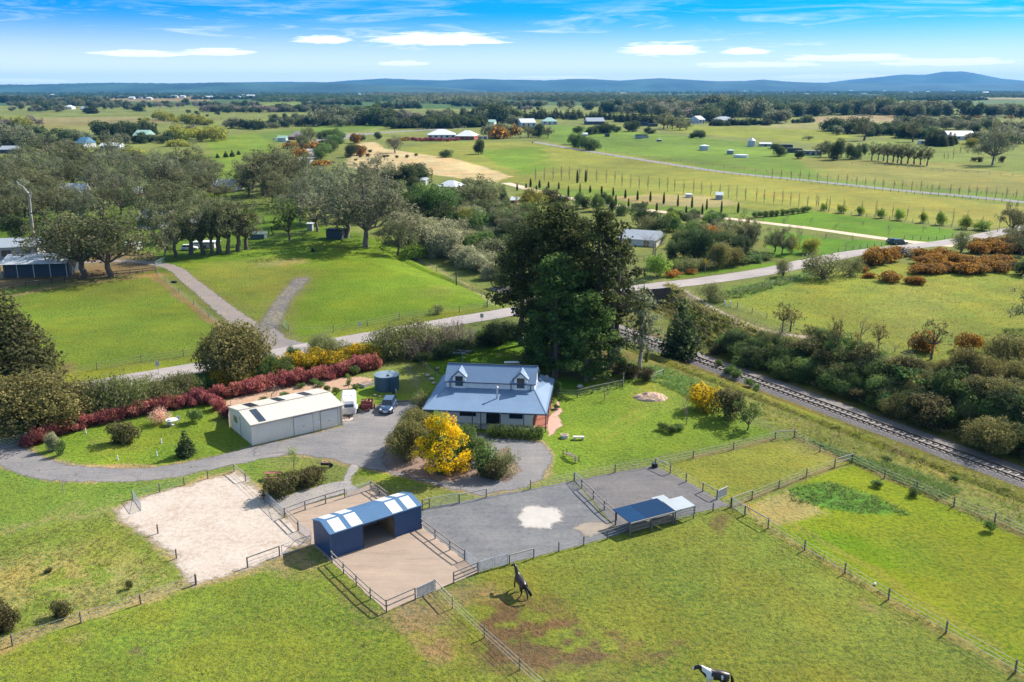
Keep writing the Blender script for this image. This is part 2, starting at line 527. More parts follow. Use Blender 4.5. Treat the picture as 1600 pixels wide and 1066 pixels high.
# worn lines: (points, colour, half width m, blend)
LINES = [
    ([(-60, 1030), (127, 965), (220, 938), (306, 908), (390, 884)], (.30, .225, .14), 1.0, .8),
    ([(1040, 570), (1200, 620), (1330, 675), (1470, 740), (1700, 830)], (.20, .225, .03), .9, .8),
    ([(1000, 516), (1036, 539), (1100, 559), (1200, 594), (1300, 631), (1400, 665), (1500, 702), (1600, 738), (1720, 785)], (.22, .14, .10), 1.6, .85),
    ([(1390, 700), (1480, 745), (1600, 795)], (.24, .17, .10), .6, .7),
    ([(1085, 715), (1146, 701), (1210, 685)], (.20, .15, .09), .45, .8),
    ([(1241, 683), (1281, 705), (1331, 722), (1382, 746), (1432, 765), (1490, 791), (1554, 815), (1650, 860)], (.16, .12, .07), .45, .8),
    ([(1142, 792), (1217, 762), (1260, 744), (1304, 729)], (.20, .15, .09), .45, .8),
    ([(1164, 790), (1200, 825), (1257, 860), (1320, 896), (1388, 937), (1478, 989), (1600, 1060)], (.27, .22, .10), .5, .8),
    ([(1230, 815), (1290, 850), (1360, 888), (1440, 940), (1560, 1010)], (.24, .21, .06), .6, .5),
    ([(240, 432), (345, 512), (352, 518)], (.27, .19, .12), .9, .9),
    ([(1030, 460), (1110, 484), (1200, 518), (1280, 532), (1380, 562), (1490, 592), (1700, 650)], (.20, .18, .10), 1.8, .7),
    ([(930, 680), (1000, 640)], (.22, .24, .05), .5, .5), ([(940, 690), (1010, 648)], (.22, .24, .05), .4, .5),
    ([(820, 225), (1000, 243), (1200, 268), (1700, 330)], (.16, .17, .05), 3, .6),
    ([(640, 403), (690, 425), (740, 452), (775, 478)], (.28, .24, .12), .5, .8),
    ([(20, 462), (100, 445), (245, 430)], (.30, .21, .13), 2.0, .7),
    ([(745, 240), (790, 232), (850, 232), (870, 245), (830, 258), (770, 255), (745, 240)], (.26, .26, .05), 1.6, .3),
]


def ground():
    th = np.concatenate([np.linspace(-180, -42, 60)[:-1], np.linspace(-42, 42, 820), np.linspace(42, 180, 60)[1:]])
    r = np.concatenate([[0.5, 10, 20, 30, 38], 44 * (700 / 44) ** np.linspace(0, 1, 640), 700 * (60000 / 700) ** np.linspace(0, 1, 170)[1:]])
    T, R = np.meshgrid(np.radians(th), r)
    x, y = (R * np.sin(T)).ravel(), (R * np.cos(T)).ravel()
    z = terrain(x, y)
    nr, nt = len(r), len(th)
    rng = np.random.default_rng(4)

    def vnoise(x, y, s, seed):
        g = np.random.default_rng(seed).random((257, 257))
        u, v = x / s, y / s
        iu, iv = np.floor(u).astype(int), np.floor(v).astype(int)
        fu, fv = smooth(u - iu), smooth(v - iv)
        a, b, c, d = (g[(iu + i) % 256, (iv + j) % 256] for i, j in ((0, 0), (1, 0), (0, 1), (1, 1)))
        return (a * (1 - fu) + b * fu) * (1 - fv) + (c * (1 - fu) + d * fu) * fv
    col = np.empty((len(x), 3)); col[:] = MUTED
    dist = np.hypot(x, y)
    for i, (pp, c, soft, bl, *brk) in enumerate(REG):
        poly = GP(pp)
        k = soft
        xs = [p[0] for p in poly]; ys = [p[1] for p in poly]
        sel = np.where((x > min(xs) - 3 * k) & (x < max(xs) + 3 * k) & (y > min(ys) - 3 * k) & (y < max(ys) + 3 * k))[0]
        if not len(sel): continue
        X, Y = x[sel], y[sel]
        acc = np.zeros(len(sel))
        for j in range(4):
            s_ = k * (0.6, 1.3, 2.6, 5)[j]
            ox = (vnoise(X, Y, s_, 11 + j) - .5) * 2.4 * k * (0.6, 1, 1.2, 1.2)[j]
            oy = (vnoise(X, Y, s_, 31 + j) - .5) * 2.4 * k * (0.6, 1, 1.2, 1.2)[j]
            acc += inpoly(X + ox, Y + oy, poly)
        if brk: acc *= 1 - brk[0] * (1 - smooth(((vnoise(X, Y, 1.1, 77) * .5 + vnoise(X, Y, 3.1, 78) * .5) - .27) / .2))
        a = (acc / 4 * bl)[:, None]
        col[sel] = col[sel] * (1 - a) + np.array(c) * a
    for i, (pp, c, w, bl) in enumerate(LINES):
        ln = GP(pp)
        xs = [p[0] for p in ln]; ys = [p[1] for p in ln]
        sel = np.where((x > min(xs) - 3 * w) & (x < max(xs) + 3 * w) & (y > min(ys) - 3 * w) & (y < max(ys) + 3 * w))[0]
        X, Y = x[sel], y[sel]
        d = seg_dist(X, Y, ln) + (vnoise(X, Y, w * 1.5, 5) - .5) * w * 1.2
        a = (bl * smooth(1.5 - d / w))[:, None]
        col[sel] = col[sel] * (1 - a) + np.array(c) * a
    col *= np.array((.89, .96, .72))
    # slow tone drift
    for s_, amp, sd_ in ((90, .16, 1), (23, .16, 2), (7, .12, 3)):
        col *= 1 + (vnoise(x, y, s_, sd_)[:, None] - .5) * 2 * amp
    q = (vnoise(x, y, 16, 8) + vnoise(x, y, 5, 9)) / 2
    a = (smooth((q - .52) / .2) * .4)[:, None]
    col = col * (1 - a) + col * np.array((1.35, 1.08, .9)) * a
    idx = np.arange(nr * nt).reshape(nr, nt)
    F = np.stack([idx[:-1, :-1], idx[1:, :-1], idx[1:, 1:], idx[:-1, 1:]], -1).reshape(-1, 4)[:, ::-1].copy()
    me = np_mesh('ground', np.stack([x, y, z], 1), F, ground_material(), True)
    at = me.color_attributes.new('tone', 'FLOAT_COLOR', 'POINT')
    at.data.foreach_set('color', np.concatenate([col, np.ones((len(x), 1))], 1).astype(np.float32).ravel())
    tag(link('ground', me), kind='structure')


def ground_material():
    m, N, L, b = nodes('grass_ground')
    tc = N.new('ShaderNodeTexCoord'); P = tc.outputs['Object']
    at = N.new('ShaderNodeAttribute'); at.attribute_name = 'tone'
    n1 = nnoise(N, L, P, 0.35, 5, 0.65)
    n2 = nnoise(N, L, P, 2.2, 5, 0.75)
    n3 = nnoise(N, L, P, 0.9, 6, 0.8)
    n4 = nnoise(N, L, P, 0.11, 6, 0.7)
    col = nmix(N, L, nramp(N, L, n1, 0.38, 0.68, 0, 0.7), at.outputs['Color'], (.75, .72, .75), 'MULTIPLY')
    paler_tone = nmix(N, L, 1.0, col, (1.45, 1.25, 1.0), 'MULTIPLY')  # paler, warmer tone blended in where the fine noise runs high
    col = nmix(N, L, nramp(N, L, n4, 0.49, 0.64, 0, 1), col, nmix(N, L, 1.0, col, (1.32, 1.12, 1.0), 'MULTIPLY'))
    col = nmix(N, L, nramp(N, L, n4, 0.48, 0.34, 0, 1), col, nmix(N, L, 1.0, col, (.74, .90, .9), 'MULTIPLY'))
    col = nmix(N, L, nramp(N, L, n2, 0.46, 0.62, 0, 1), col, paler_tone)
    col = nmix(N, L, nramp(N, L, n2, 0.49, 0.32, 0, 0.9), col, nmix(N, L, 1.0, col, (.40, .52, .5), 'MULTIPLY'))
    col = nmix(N, L, nramp(N, L, n3, 0.60, 0.72, 0, 0.42), col, (.235, .18, .095))
    L.new(col, b.inputs['Base Color'])
    b.inputs['Roughness'].default_value = 0.95
    b.inputs['Specular IOR Level'].default_value = 0.1
    nbump(N, L, b, n2, 1.0, 0.35)
    return m


ground()


def wobble(poly, step, amp, seed=0):
    """resample a closed outline and roughen it"""
    out = []
    n = len(poly)
    for i in range(n):
        a, b = Vector(poly[i][:2]), Vector(poly[(i + 1) % n][:2])
        k = max(1, int((b - a).length / step))
        for j in range(k):
            p = a.lerp(b, j / k)
            q = noise.noise_vector(Vector((p.x * .9 / amp ** .5 * .5, p.y * .9 / amp ** .5 * .5, seed * 7.3)))
            q2 = noise.noise_vector(Vector((p.x * 3.1, p.y * 3.1, seed * 3.3)))
            out.append((p.x + q.x * amp * 1.3 + q2.x * amp * .5, p.y + q.y * amp * 1.3 + q2.y * amp * .5))
    return out


def sheet(name, pts, material, lift, amp=0.25, seed=0, step=0.4, world_pts=False):
    poly = wobble(pts if world_pts else GP(pts), step, amp, seed)
    tris = tessellate_polygon([[Vector((p[0], p[1], 0)) for p in poly]])
    V = [(p[0], p[1], lift) for p in poly]
    F = []
    for t in tris:
        a, b, c = (Vector(V[i]) for i in t)
        F.append(t if (b - a).cross(c - a).z > 0 else t[::-1])
    return tag(link(name, np_mesh(name, V, [tuple(f) for f in F], material)), kind='structure')


def soft_mat(name, src, feather=.5, scale=1.3):
    """same surface thinning out into the ground at its edge"""
    if name in MATS: return MATS[name]
    m = src.copy(); m.name = name
    N, L = m.node_tree.nodes, m.node_tree.links
    b = N['Principled BSDF']
    tc = N.new('ShaderNodeTexCoord')
    at = N.new('ShaderNodeAttribute'); at.attribute_name = 'cover'
    ad = N.new('ShaderNodeMath'); ad.operation = 'ADD'
    L.new(at.outputs['Fac'], ad.inputs[0])
    L.new(nramp(N, L, nnoise(N, L, tc.outputs['Object'], scale, 8, .75), .3, .7, -feather, feather), ad.inputs[1])
    L.new(nramp(N, L, ad.outputs[0], .2, .8), b.inputs['Alpha'])
    MATS[name] = m
    return m


def soft_sheet(name, pts, material, lift, fade=1.2, seed=0, feather=.5, scale=1.3):
    """a patch whose cover thins towards its outline"""
    P = [Vector(p) for p in wobble(GP(pts), .8, .5, seed)]
    n = len(P)
    area = sum(P[i].x * P[(i + 1) % n].y - P[(i + 1) % n].x * P[i].y for i in range(n))
    sg = 1 if area > 0 else -1
    def off(d):
        o = []
        for i in range(n):
            t = (P[(i + 2) % n] - P[i - 2]).normalized()
            o.append((P[i].x - sg * t.y * d, P[i].y + sg * t.x * d))
        return o
    if fade > 2:
        cx, cy = sum(p.x for p in P) / n, sum(p.y for p in P) / n
        rings = [[(p.x, p.y) for p in P], [(cx + (p.x - cx) * .62, cy + (p.y - cy) * .62) for p in P]]
    else: rings = [off(-fade * .5), off(fade * .5)]
    V = [(x, y, lift + .006 * k) for k, r in enumerate(rings) for x, y in r]
    F = []
    for i in range(n):
        j = (i + 1) % n
        F.append((i, j, n + j, n + i) if sg > 0 else (j, i, n + i, n + j))
    for t in tessellate_polygon([[Vector((p[0], p[1], 0)) for p in rings[1]]]):
        f = [n + i for i in t]
        a_, b_, c_ = (Vector(V[i]) for i in f)
        F.append(tuple(f) if (b_ - a_).cross(c_ - a_).z > 0 else tuple(f[::-1]))
    me = np_mesh(name, V, F, soft_mat(material.name + '_edge%d' % int(scale * 10), material, feather, scale))
    at = me.attributes.new('cover', 'FLOAT', 'POINT')
    at.data.foreach_set('value', np.array([0.0] * n + [1.15] * n, np.float32))
    return tag(link(name, me), kind='structure')


def spline(pts, step):
    """Catmull-Rom through points"""
    P = [Vector(p) for p in pts]
    P = [P[0] * 2 - P[1]] + P + [P[-1] * 2 - P[-2]]
    out = []
    for i in range(1, len(P) - 2):
        n = max(1, int((P[i + 1] - P[i]).length / step))
        for j in range(n):
            t = j / n
            out.append(0.5 * ((2 * P[i]) + (P[i + 1] - P[i - 1]) * t + (2 * P[i - 1] - 5 * P[i] + 4 * P[i + 1] - P[i + 2]) * t * t + (3 * P[i] - P[i - 1] - 3 * P[i + 1] + P[i + 2]) * t ** 3))
    out.append(P[-2])
    return out


def ribbon(name, line, w, material, lift, amp=0.2, step=1.5, zfun=None, nx=4, seed=1, soft=False, cov=1.15):
    """road or path draped along a line of world points; w = width or list per point"""
    L_ = spline([(p[0], p[1], (w[i] if isinstance(w, list) else w)) for i, p in enumerate(line)], step)
    V, F = [], []
    for i, p in enumerate(L_):
        d = (L_[min(i + 1, len(L_) - 1)] - L_[max(i - 1, 0)]); d.z = 0; d.normalize()
        s = Vector((d.y, -d.x, 0))
        for k in range(nx + 1):
            o = (k / nx - .5) * p.z
            if k in (0, nx): o += amp * noise.noise(Vector((p.x * .7, p.y * .7, k + seed))) * 1.6
            x, y = p.x + s.x * o, p.y + s.y * o
            V.append((x, y, (zfun(x, y) if zfun else tz(x, y)) + lift))
    for i in range(len(L_) - 1):
        for k in range(nx):
            a = i * (nx + 1) + k
            F.append((a, a + 1, a + nx + 2, a + nx + 1))
    me = np_mesh(name, V, F, soft_mat(material.name + '_verge', material, .8 if cov > 1 else .5, .8 if cov > 1 else 1.6) if soft else material)
    if soft:
        c = []
        for i, p in enumerate(L_):
            e = min(1, (i + .2) / 4, (len(L_) - .8 - i) / 4)
            c += [min(e * 1.2, 0.1 if k in (0, nx) else cov) for k in range(nx + 1)]
        at = me.attributes.new('cover', 'FLOAT', 'POINT'); at.data.foreach_set('value', np.array(c, np.float32))
    return tag(link(name, me), kind='structure')


gravel = pm('grey_gravel', (.135, .135, .148), (.215, .20, .195), .16, .95, fine=(5, .28, (.27, .25, .235)), bump=.3)
gravel_tan = pm('gravel_tan', (.34, .25, .19), (.28, .21, .17), .5, .95, fine=(8, .4, (.42, .34, .27)), bump=.35)
asphalt = pm('road_surface', (.27, .24, .235), (.36, .315, .295), .12, .95, fine=(5, .25, (.24, .22, .22)))
sand_w = pm('white_sand', (.47, .41, .35), (.37, .28, .215), .25, .95, fine=(3.2, .8, (.50, .44, .39)), bump=.8, detail=8)
arena_grey = pm('arena_grey', (.095, .10, .115), (.16, .16, .165), .2, .9, fine=(4, .25, (.22, .215, .21)), bump=.3)
arena_tan = pm('arena_tan', (.31, .24, .185), (.36, .28, .22), .4, .95, fine=(6, .3, (.26, .19, .15)), bump=.3)
dirt = pm('dirt', (.30, .24, .17), (.24, .20, .14), .5, .95, fine=(6, .4, (.36, .31, .25)))
cream_gravel = pm('cream_gravel', (.60, .47, .34), (.50, .38, .27), .2, .95)
ballast = pm('ballast', (.095, .082, .08), (.145, .115, .105), 1.2, .95, fine=(14, .6, (.34, .32, .32)), bump=.8)
mulch = pm('mulch', (.40, .25, .16), (.30, .19, .12), 1.5, .95, fine=(8, .6, (.55, .38, .27)), bump=.7)
bark = pm('leaf_litter', (.17, .11, .09), (.24, .165, .13), .8, .95, fine=(8, .5, (.32, .23, .18)), bump=.5)

ribbon('road', [G(p[0], p[1], 0) for p in [(-120, 700), (-20, 650), (60, 622), (215, 592), (330, 572), (420, 556), (540, 533), (620, 519), (700, 504), (790, 489), (850, 478), (920, 464), (1015, 449), (1100, 439), (1200, 424), (1260, 411), (1330, 397), (1400, 388), (1480, 379), (1560, 364), (1680, 340)]],
       [6.5, 6.5, 6.3, 6.2, 6.0, 6.0, 5.8, 5.8, 5.8, 5.8, 5.8, 5.8, 6.2, 6.2, 6.4, 6.6, 6.4, 6.0, 6, 6, 6], asphalt, .05, .15, 2.0, lambda x, y: 0.0)
ribbon('driveway', [G(*p) for p in [(-60, 705), (0, 705), (35, 722), (90, 738), (170, 742), (250, 739), (340, 722), (400, 708), (470, 695)]], [5, 4.6, 5, 4.6, 4.2, 4.2, 4.2, 5, 6], gravel, .012, .2, .8, nx=6, soft=True)
soft_sheet('driveway', [(395, 700), (536, 667), (542, 650), (575, 638), (618, 629), (668, 625), (662, 650), (690, 655), (745, 678), (850, 692), (860, 705), (862, 722), (855, 738), (838, 752), (800, 766), (755, 773),
                   (722, 765), (690, 758), (650, 748), (615, 741), (590, 735), (562, 728), (548, 727), (500, 714), (440, 708), (400, 713)], gravel, .016, .8, 3, .4, 1.6)
soft_sheet('leaf_litter', [(608, 690), (640, 700), (700, 728), (745, 735), (790, 700), (810, 735), (790, 750), (745, 742), (705, 752), (655, 745), (620, 738), (600, 725)], bark, .022, 1.2, 5, 0.5, 1.3)
soft_sheet('path', [(548, 727), (559, 728), (553, 740), (545, 752), (560, 762), (600, 775), (540, 772), (478, 790), (444, 802), (430, 788), (412, 770), (440, 778), (470, 768), (500, 757), (530, 752), (541, 740)], pm('path_gravel', (.17, .165, .17), (.25, .23, .21), .6, .95, fine=(8, .4, (.42, .38, .35))), .021, 0.5, 6, 0.4, 2)
sheet('stable_yard', [(444, 800), (540, 773), (582, 756), (610, 775), (640, 790), (487, 850), (466, 835)], arena_tan, .028, .1, 7)
sheet('stable_yard', [(519, 879), (487, 850), (655, 800), (662, 826), (750, 894), (706, 912), (604, 956)], arena_tan, .024, .1, 8)
soft_sheet('sand_arena', [(180, 797), (222, 780), (290, 760), (366, 738), (380, 748), (412, 780), (444, 806), (466, 832), (486, 848), (455, 850), (437, 868), (385, 888), (330, 905), (308, 912), (283, 888), (272, 868), (248, 850), (228, 834), (200, 818)], sand_w, .018, 1.6, 9, 0.5, 1.6)
sheet('arena', [(660, 796), (745, 779), (830, 764), (896, 751), (968, 835), (912, 851), (834, 871), (795, 880), (748, 892), (700, 855), (657, 824)], arena_grey, .018, .08, 10)
sheet('arena', [(899, 751), (961, 738), (1023, 728), (1072, 752), (1120, 779), (1141, 790), (1085, 802), (983, 829), (970, 834)], pm('arena_dark', (.10, .098, .108), (.15, .138, .135), .18, .9, fine=(4, .2, (.20, .18, .17)), bump=.3), .019, .08, 11)
soft_sheet('sand_patch', [(800, 808), (812, 795), (838, 788), (868, 790), (886, 800), (880, 815), (862, 826), (835, 832), (808, 824)], pm('pale_sand', (.42, .385, .35), (.50, .46, .41), .8, .95, fine=(6, .5, (.36, .35, .35)), bump=.4), .026, 3.4, 12, 0.5, 0.9)
soft_sheet('sand_patch', [(890, 826), (920, 812), (962, 818), (966, 832), (920, 842)], pm('tan_sand', (.34, .27, .19), (.25, .21, .17), .8, .95, fine=(6, .6, (.2, .19, .19))), .024, 2.6, 13, 0.5, 1.5)
soft_sheet('garden_bed', [(340, 640), (352, 626), (430, 606), (480, 597), (548, 589), (580, 592), (575, 604), (545, 608), (500, 612), (430, 630), (380, 650)], mulch, .02, 0.8, 14, 0.5, 1.3)
soft_sheet('garden_bed', [(863, 640), (872, 628), (876, 640), (872, 668), (858, 682), (855, 660)], pm('pink_pebbles', (.55, .35, .28), (.42, .26, .2), 2, .95), .022, 0.5, 15, 0.5, 1.3)
ribbon('farm_track', [G(*p) for p in [(60, 415), (180, 408), (262, 416), (300, 442), (350, 482), (385, 510), (418, 548)]], [4, 4, 4, 4, 4.5, 5.5, 8.5], pm('track_gravel', (.21, .17, .14), (.145, .125, .12), .3, .95, fine=(5, .3, (.4, .34, .3))), .02, .35, 1.5, nx=6, soft=True)
ribbon('farm_track', [G(*p) for p in [(408, 535), (428, 495), (448, 462), (476, 432)]], [6, 5, 4.5, 5], pm('track_grey', (.14, .13, .14), (.22, .19, .15), .3, .95), .024, .5, 1.2, nx=4, soft=True, cov=.62)
soft_sheet('farm_track', [(396, 556), (400, 520), (430, 510), (455, 530), (490, 538), (470, 546)], pm('track_apron', (.22, .185, .17), (.17, .15, .145), .3, .95), .028, 2.2, 16, 0.5, 0.7)
ribbon('gravel_road', [G(*p) for p in [(790, 286), (870, 306), (1000, 327), (1130, 341), (1250, 355), (1330, 366), (1420, 378), (1490, 384)]], [5, 5, 5, 4.6, 4.4, 4.4, 4.6, 6], cream_gravel, .04, .3, 3)
ribbon('lane', [G(*p) for p in [(835, 222), (880, 230), (935, 239), (1030, 254), (1130, 269), (1250, 281), (1400, 297), (1500, 306), (1700, 326)]], 6.0, pm('lane_surface', (.19, .18, .19), (.23, .22, .22), .2, .95), .05, .5, 6)
ribbon('lane', [G(*p) for p in [(500, 223), (560, 211), (620, 206), (720, 200)]], 14.0, MATS['lane_surface'], .06, .5, 8)
ribbon('dirt_path', [G(p[0], p[1], 0) for p in [(1052, 452), (1075, 462), (1110, 482), (1150, 501), (1200, 518), (1280, 532), (1380, 562), (1480, 591), (1600, 626), (1800, 680)]], [6, 4.0, 3.2, 2.8, 2.4, 2.2, 2.2, 2.2, 2.2, 2.2], dirt, .03, .35, 1.2, nx=4, soft=True)

# distant ranges: real ridges standing twelve kilometres and more away
def ridge(name, prof, d0, depth, material, rough=1.0, seed=3):
    xs = np.linspace(prof[0][0], prof[-1][0], 420)
    top = np.interp(xs, [p[0] for p in prof], [p[1] for p in prof])
    rows = 14
    V = []
    for j in range(rows + 1):
        t = j / rows
        d = d0 + depth * t
        prof_t = math.sin(min(1, t / .5) * math.pi / 2) if t < .5 else math.cos((t - .5) / .5 * math.pi / 2)
        for i, px in enumerate(xs):
            az = (px - 800) / 1400
            hgt = 42 + (138 - top[i]) / 1400 * (d0 + depth * .5) * .97
            n = noise.fractal(Vector((px * .012, t * 3, seed)), 1, 2, 5) * 46 * rough * prof_t * (0.3 if abs(t - .5) < .1 else 1)
            jag = noise.noise(Vector((px * .6, t * 9, seed + 2))) * 7 * rough
            z = max(-5, hgt * prof_t + n * .5 + jag * prof_t) if j not in (0, rows) else -8
            V.append((az * d, d, z))
    n = len(xs)
    F = [(j * n + i, j * n + i + 1, (j + 1) * n + i + 1, (j + 1) * n + i) for j in range(rows) for i in range(n - 1)]
    return tag(link(name, np_mesh(name, V, F, material, True)), kind='structure')


hill_m = pm('hill_forest', (.003, .025, .03), (.03, .085, .065), .0016, 1, detail=8)
ridge('hills', [(-700, 131), (-200, 133), (0, 132.5), (60, 133), (110, 131.5), (200, 130), (300, 130.5), (390, 129.5), (470, 131), (520, 130), (570, 131.5), (640, 134), (700, 137), (760, 141)], 7500, 2500, hill_m, .8, 4)
ridge('hills', [(200, 134), (400, 129), (470, 128.5), (520, 129), (560, 126), (610, 123.5), (650, 125), (700, 126), (740, 123.5), (790, 125.5), (850, 126), (900, 123.5), (960, 126.5), (1020, 123), (1050, 124.5), (1110, 127.5), (1150, 127), (1175, 125), (1230, 129), (1300, 130.5), (1500, 131), (2300, 130)], 12000, 3000, hill_m, .6, 7)
ridge('hills', [(1160, 140), (1210, 131), (1270, 130), (1310, 125), (1345, 122), (1385, 117.5), (1420, 118), (1445, 113.5), (1475, 113), (1500, 117), (1530, 123), (1570, 127), (1620, 128.5), (1700, 130), (2400, 131)], 15500, 3500, hill_m, .5, 9)
# ---------------------------------------------------------------- plants
def leaf_mat(name, dark, mid, light, tip=None, transl=0.48):
    m, N, L, b = nodes(name)
    at = N.new('ShaderNodeAttribute'); at.attribute_name = 'leaf'
    sp = N.new('ShaderNodeSeparateColor'); L.new(at.outputs['Color'], sp.inputs[0])
    oi = N.new('ShaderNodeObjectInfo')
    col = nmix(N, L, nramp(N, L, sp.outputs[0], 0, .5), dark, mid)
    col = nmix(N, L, nramp(N, L, sp.outputs[0], .5, 1), col, light)
    hs = N.new('ShaderNodeHueSaturation')
    L.new(col, hs.inputs['Color'])
    L.new(nramp(N, L, oi.outputs['Random'], 0, 1, .485, .515), hs.inputs['Hue'])
    L.new(nramp(N, L, oi.outputs['Random'], 0, 1, .85, 1.2), hs.inputs['Value'])
    col = hs.outputs[0]
    if tip: col = nmix(N, L, sp.outputs[1], col, tip)
    L.new(col, b.inputs['Base Color'])
    b.inputs['Roughness'].default_value = 0.75
    b.inputs['Specular IOR Level'].default_value = 0.2
    t = N.new('ShaderNodeBsdfTranslucent'); L.new(col, t.inputs[0])
    mx = N.new('ShaderNodeMixShader'); mx.inputs[0].default_value = transl
    L.new(b.outputs[0], mx.inputs[1]); L.new(t.outputs[0], mx.inputs[2])
    L.new(mx.outputs[0], N['Material Output'].inputs[0])
    return m


barkm = pm('bark_brown', (.10, .075, .055), (.17, .13, .10), 4, .9)
bark_pale = pm('bark_pale', (.50, .44, .38), (.27, .22, .18), 1.5, .8)
bark_mid = pm('bark_mid', (.12, .095, .08), (.30, .25, .21), .8, .85)
bark_twig = pm('bark_twig', (.22, .17, .13), (.30, .24, .19), 2, .9)
LM = {
    'gum': leaf_mat('gum_leaf', (0.06, 0.07, 0.028), (0.15, 0.168, 0.068), (0.285, 0.295, 0.14), (0.3, 0.235, 0.135)),
    'gumgrey': leaf_mat('grey_gum_leaf', (0.07, 0.085, 0.042), (0.17, 0.19, 0.098), (0.32, 0.33, 0.19), (0.34, 0.29, 0.18)),
    'dark': leaf_mat('dark_leaf', (0.03, 0.05, 0.02), (0.066, 0.098, 0.034), (0.13, 0.165, 0.055)),
    'pine': leaf_mat('pine_needle', (0.032, 0.042, 0.014), (0.07, 0.088, 0.024), (0.14, 0.16, 0.045)),
    'pinegreen': leaf_mat('pine_green', (0.042, 0.07, 0.016), (0.085, 0.135, 0.03), (0.17, 0.235, 0.05)),
    'cypress': leaf_mat('cypress_leaf', (0.04, 0.045, 0.016), (0.1, 0.1, 0.034), (0.2, 0.175, 0.065), (0.24, 0.18, 0.08)),
    'green': leaf_mat('green_leaf', (.052, .098, .028), (.133, .204, .052), (.248, .318, .079)),
    'bright': leaf_mat('bright_leaf', (.124, .195, .035), (.265, .354, .052), (.425, .478, .079)),
    'yellow': leaf_mat('willow_leaf', (.182, .210, .035), (.337, .337, .056), (.505, .449, .070)),
    'tan': leaf_mat('tan_flower_leaf', (0.06, 0.07, 0.02), (0.15, 0.155, 0.045), (0.26, 0.245, 0.08), (0.42, 0.34, 0.12)),
    'cream': leaf_mat('cream_flower_leaf', (0.09, 0.11, 0.045), (0.24, 0.26, 0.12), (0.42, 0.43, 0.23), (0.56, 0.53, 0.34)),
    'wattle': leaf_mat('wattle_flower', (.80, .50, .010), (.88, .62, .010), (.90, .70, .02), (.85, .6, .02), .6),
    'gorse': leaf_mat('gorse_leaf', (.065, .051, .020), (.160, .109, .035), (.319, .181, .043), (.797, .362, .017)),
    'gorsey': leaf_mat('gorse_yellow', (0.07, 0.085, 0.02), (0.22, 0.21, 0.03), (0.55, 0.42, 0.02), (0.86, 0.56, 0.01)),
    'red': leaf_mat('red_leaf', (0.17, 0.05, 0.045), (0.4, 0.095, 0.1), (0.6, 0.23, 0.2), (0.28, 0.22, 0.08)),
    'pink': leaf_mat('pink_blossom', (.442, .212, .160), (.795, .425, .336), (.880, .672, .531)),
    'haw': leaf_mat('hawthorn_leaf', (0.085, 0.11, 0.03), (0.18, 0.215, 0.06), (0.29, 0.31, 0.11), (0.28, 0.24, 0.14)),
    'grey': leaf_mat('grey_twig', (0.15, 0.125, 0.095), (0.26, 0.22, 0.17), (0.37, 0.32, 0.26)),
    'hedge': leaf_mat('hedge_leaf', (.052, .098, .027), (.124, .195, .044), (.231, .300, .071)),
    'purple': leaf_mat('purple_leaf', (.124, .052, .062), (.248, .088, .106), (.354, .160, .160)),
    'orange': leaf_mat('orange_leaf', (.242, .099, .022), (.440, .187, .028), (.605, .297, .044)),
    'grass': leaf_mat('grass_blade', (.13, .16, .03), (.23, .26, .055), (.36, .35, .12), (.42, .34, .18), .5),
    'weed': leaf_mat('weed_leaf', (0.11, 0.18, 0.04), (0.19, 0.29, 0.07), (0.32, 0.42, 0.14)),
}


def leaves(clumps, density, size, rng, tipp=0.0, spread=0.55, up=0.25, thin=1.0, shell=(.62, 1.0), maxn=60000):
    """leaf-sized faces through the outer volume of each clump; clumps (n,6): centre, radii"""
    C = np.asarray(clumps, float)
    area = 4 * math.pi * ((C[:, 3] * C[:, 4]) ** 1.6 / 3 + (C[:, 3] * C[:, 5]) ** 1.6 / 3 + (C[:, 4] * C[:, 5]) ** 1.6 / 3) ** (1 / 1.6)
    n = np.maximum(6, (area * density / size ** 2)).astype(int)
    if n.sum() > maxn: n = np.maximum(4, (n * maxn / n.sum()).astype(int))
    ci = np.repeat(np.arange(len(C)), n)
    m = len(ci)
    d = rng.normal(size=(m, 3)); d /= np.linalg.norm(d, axis=1)[:, None]
    # ragged clump outline
    ph = rng.random((len(C), 3)) * 6.28
    rag = 1 + .16 * np.sin(d[:, 0] * 5 + ph[ci, 0]) + .14 * np.sin(d[:, 1] * 6 + ph[ci, 1]) + .10 * np.sin(d[:, 2] * 8 + ph[ci, 2])
    rr = (shell[0] + (shell[1] - shell[0]) * rng.random(m) ** .6) * rag
    p = C[ci, :3] + d * rr[:, None] * C[ci, 3:]
    nrm = d / C[ci, 3:] * C[ci, 3:].min(1)[:, None]
    nrm /= np.linalg.norm(nrm, axis=1)[:, None]
    nrm = nrm + rng.normal(size=(m, 3)) * spread + np.array((0, 0, up))
    nrm /= np.linalg.norm(nrm, axis=1)[:, None]
    a = np.cross(nrm, rng.normal(size=(m, 3))); a /= np.linalg.norm(a, axis=1)[:, None]
    b = np.cross(nrm, a)
    s = size * (.55 + .9 * rng.random(m))[:, None]
    w = s * (.35 + .3 * rng.random(m))[:, None] * thin
    V = np.stack([p - a * s * .5, p + b * w, p + a * s * .55 + nrm * s * .12, p - b * w], 1).reshape(-1, 3)
    F = np.arange(m * 4).reshape(-1, 4)
    cl = rng.random(len(C))
    tint = np.clip(.5 + (cl[ci] - .5) * .7 + rng.normal(size=m) * .2, 0, 1)
    tip = (rng.random(m) < tipp * (.35 + 1.3 * rng.random(len(C))[ci])) * (.6 + .4 * rng.random(m))
    return V, F, tint, tip


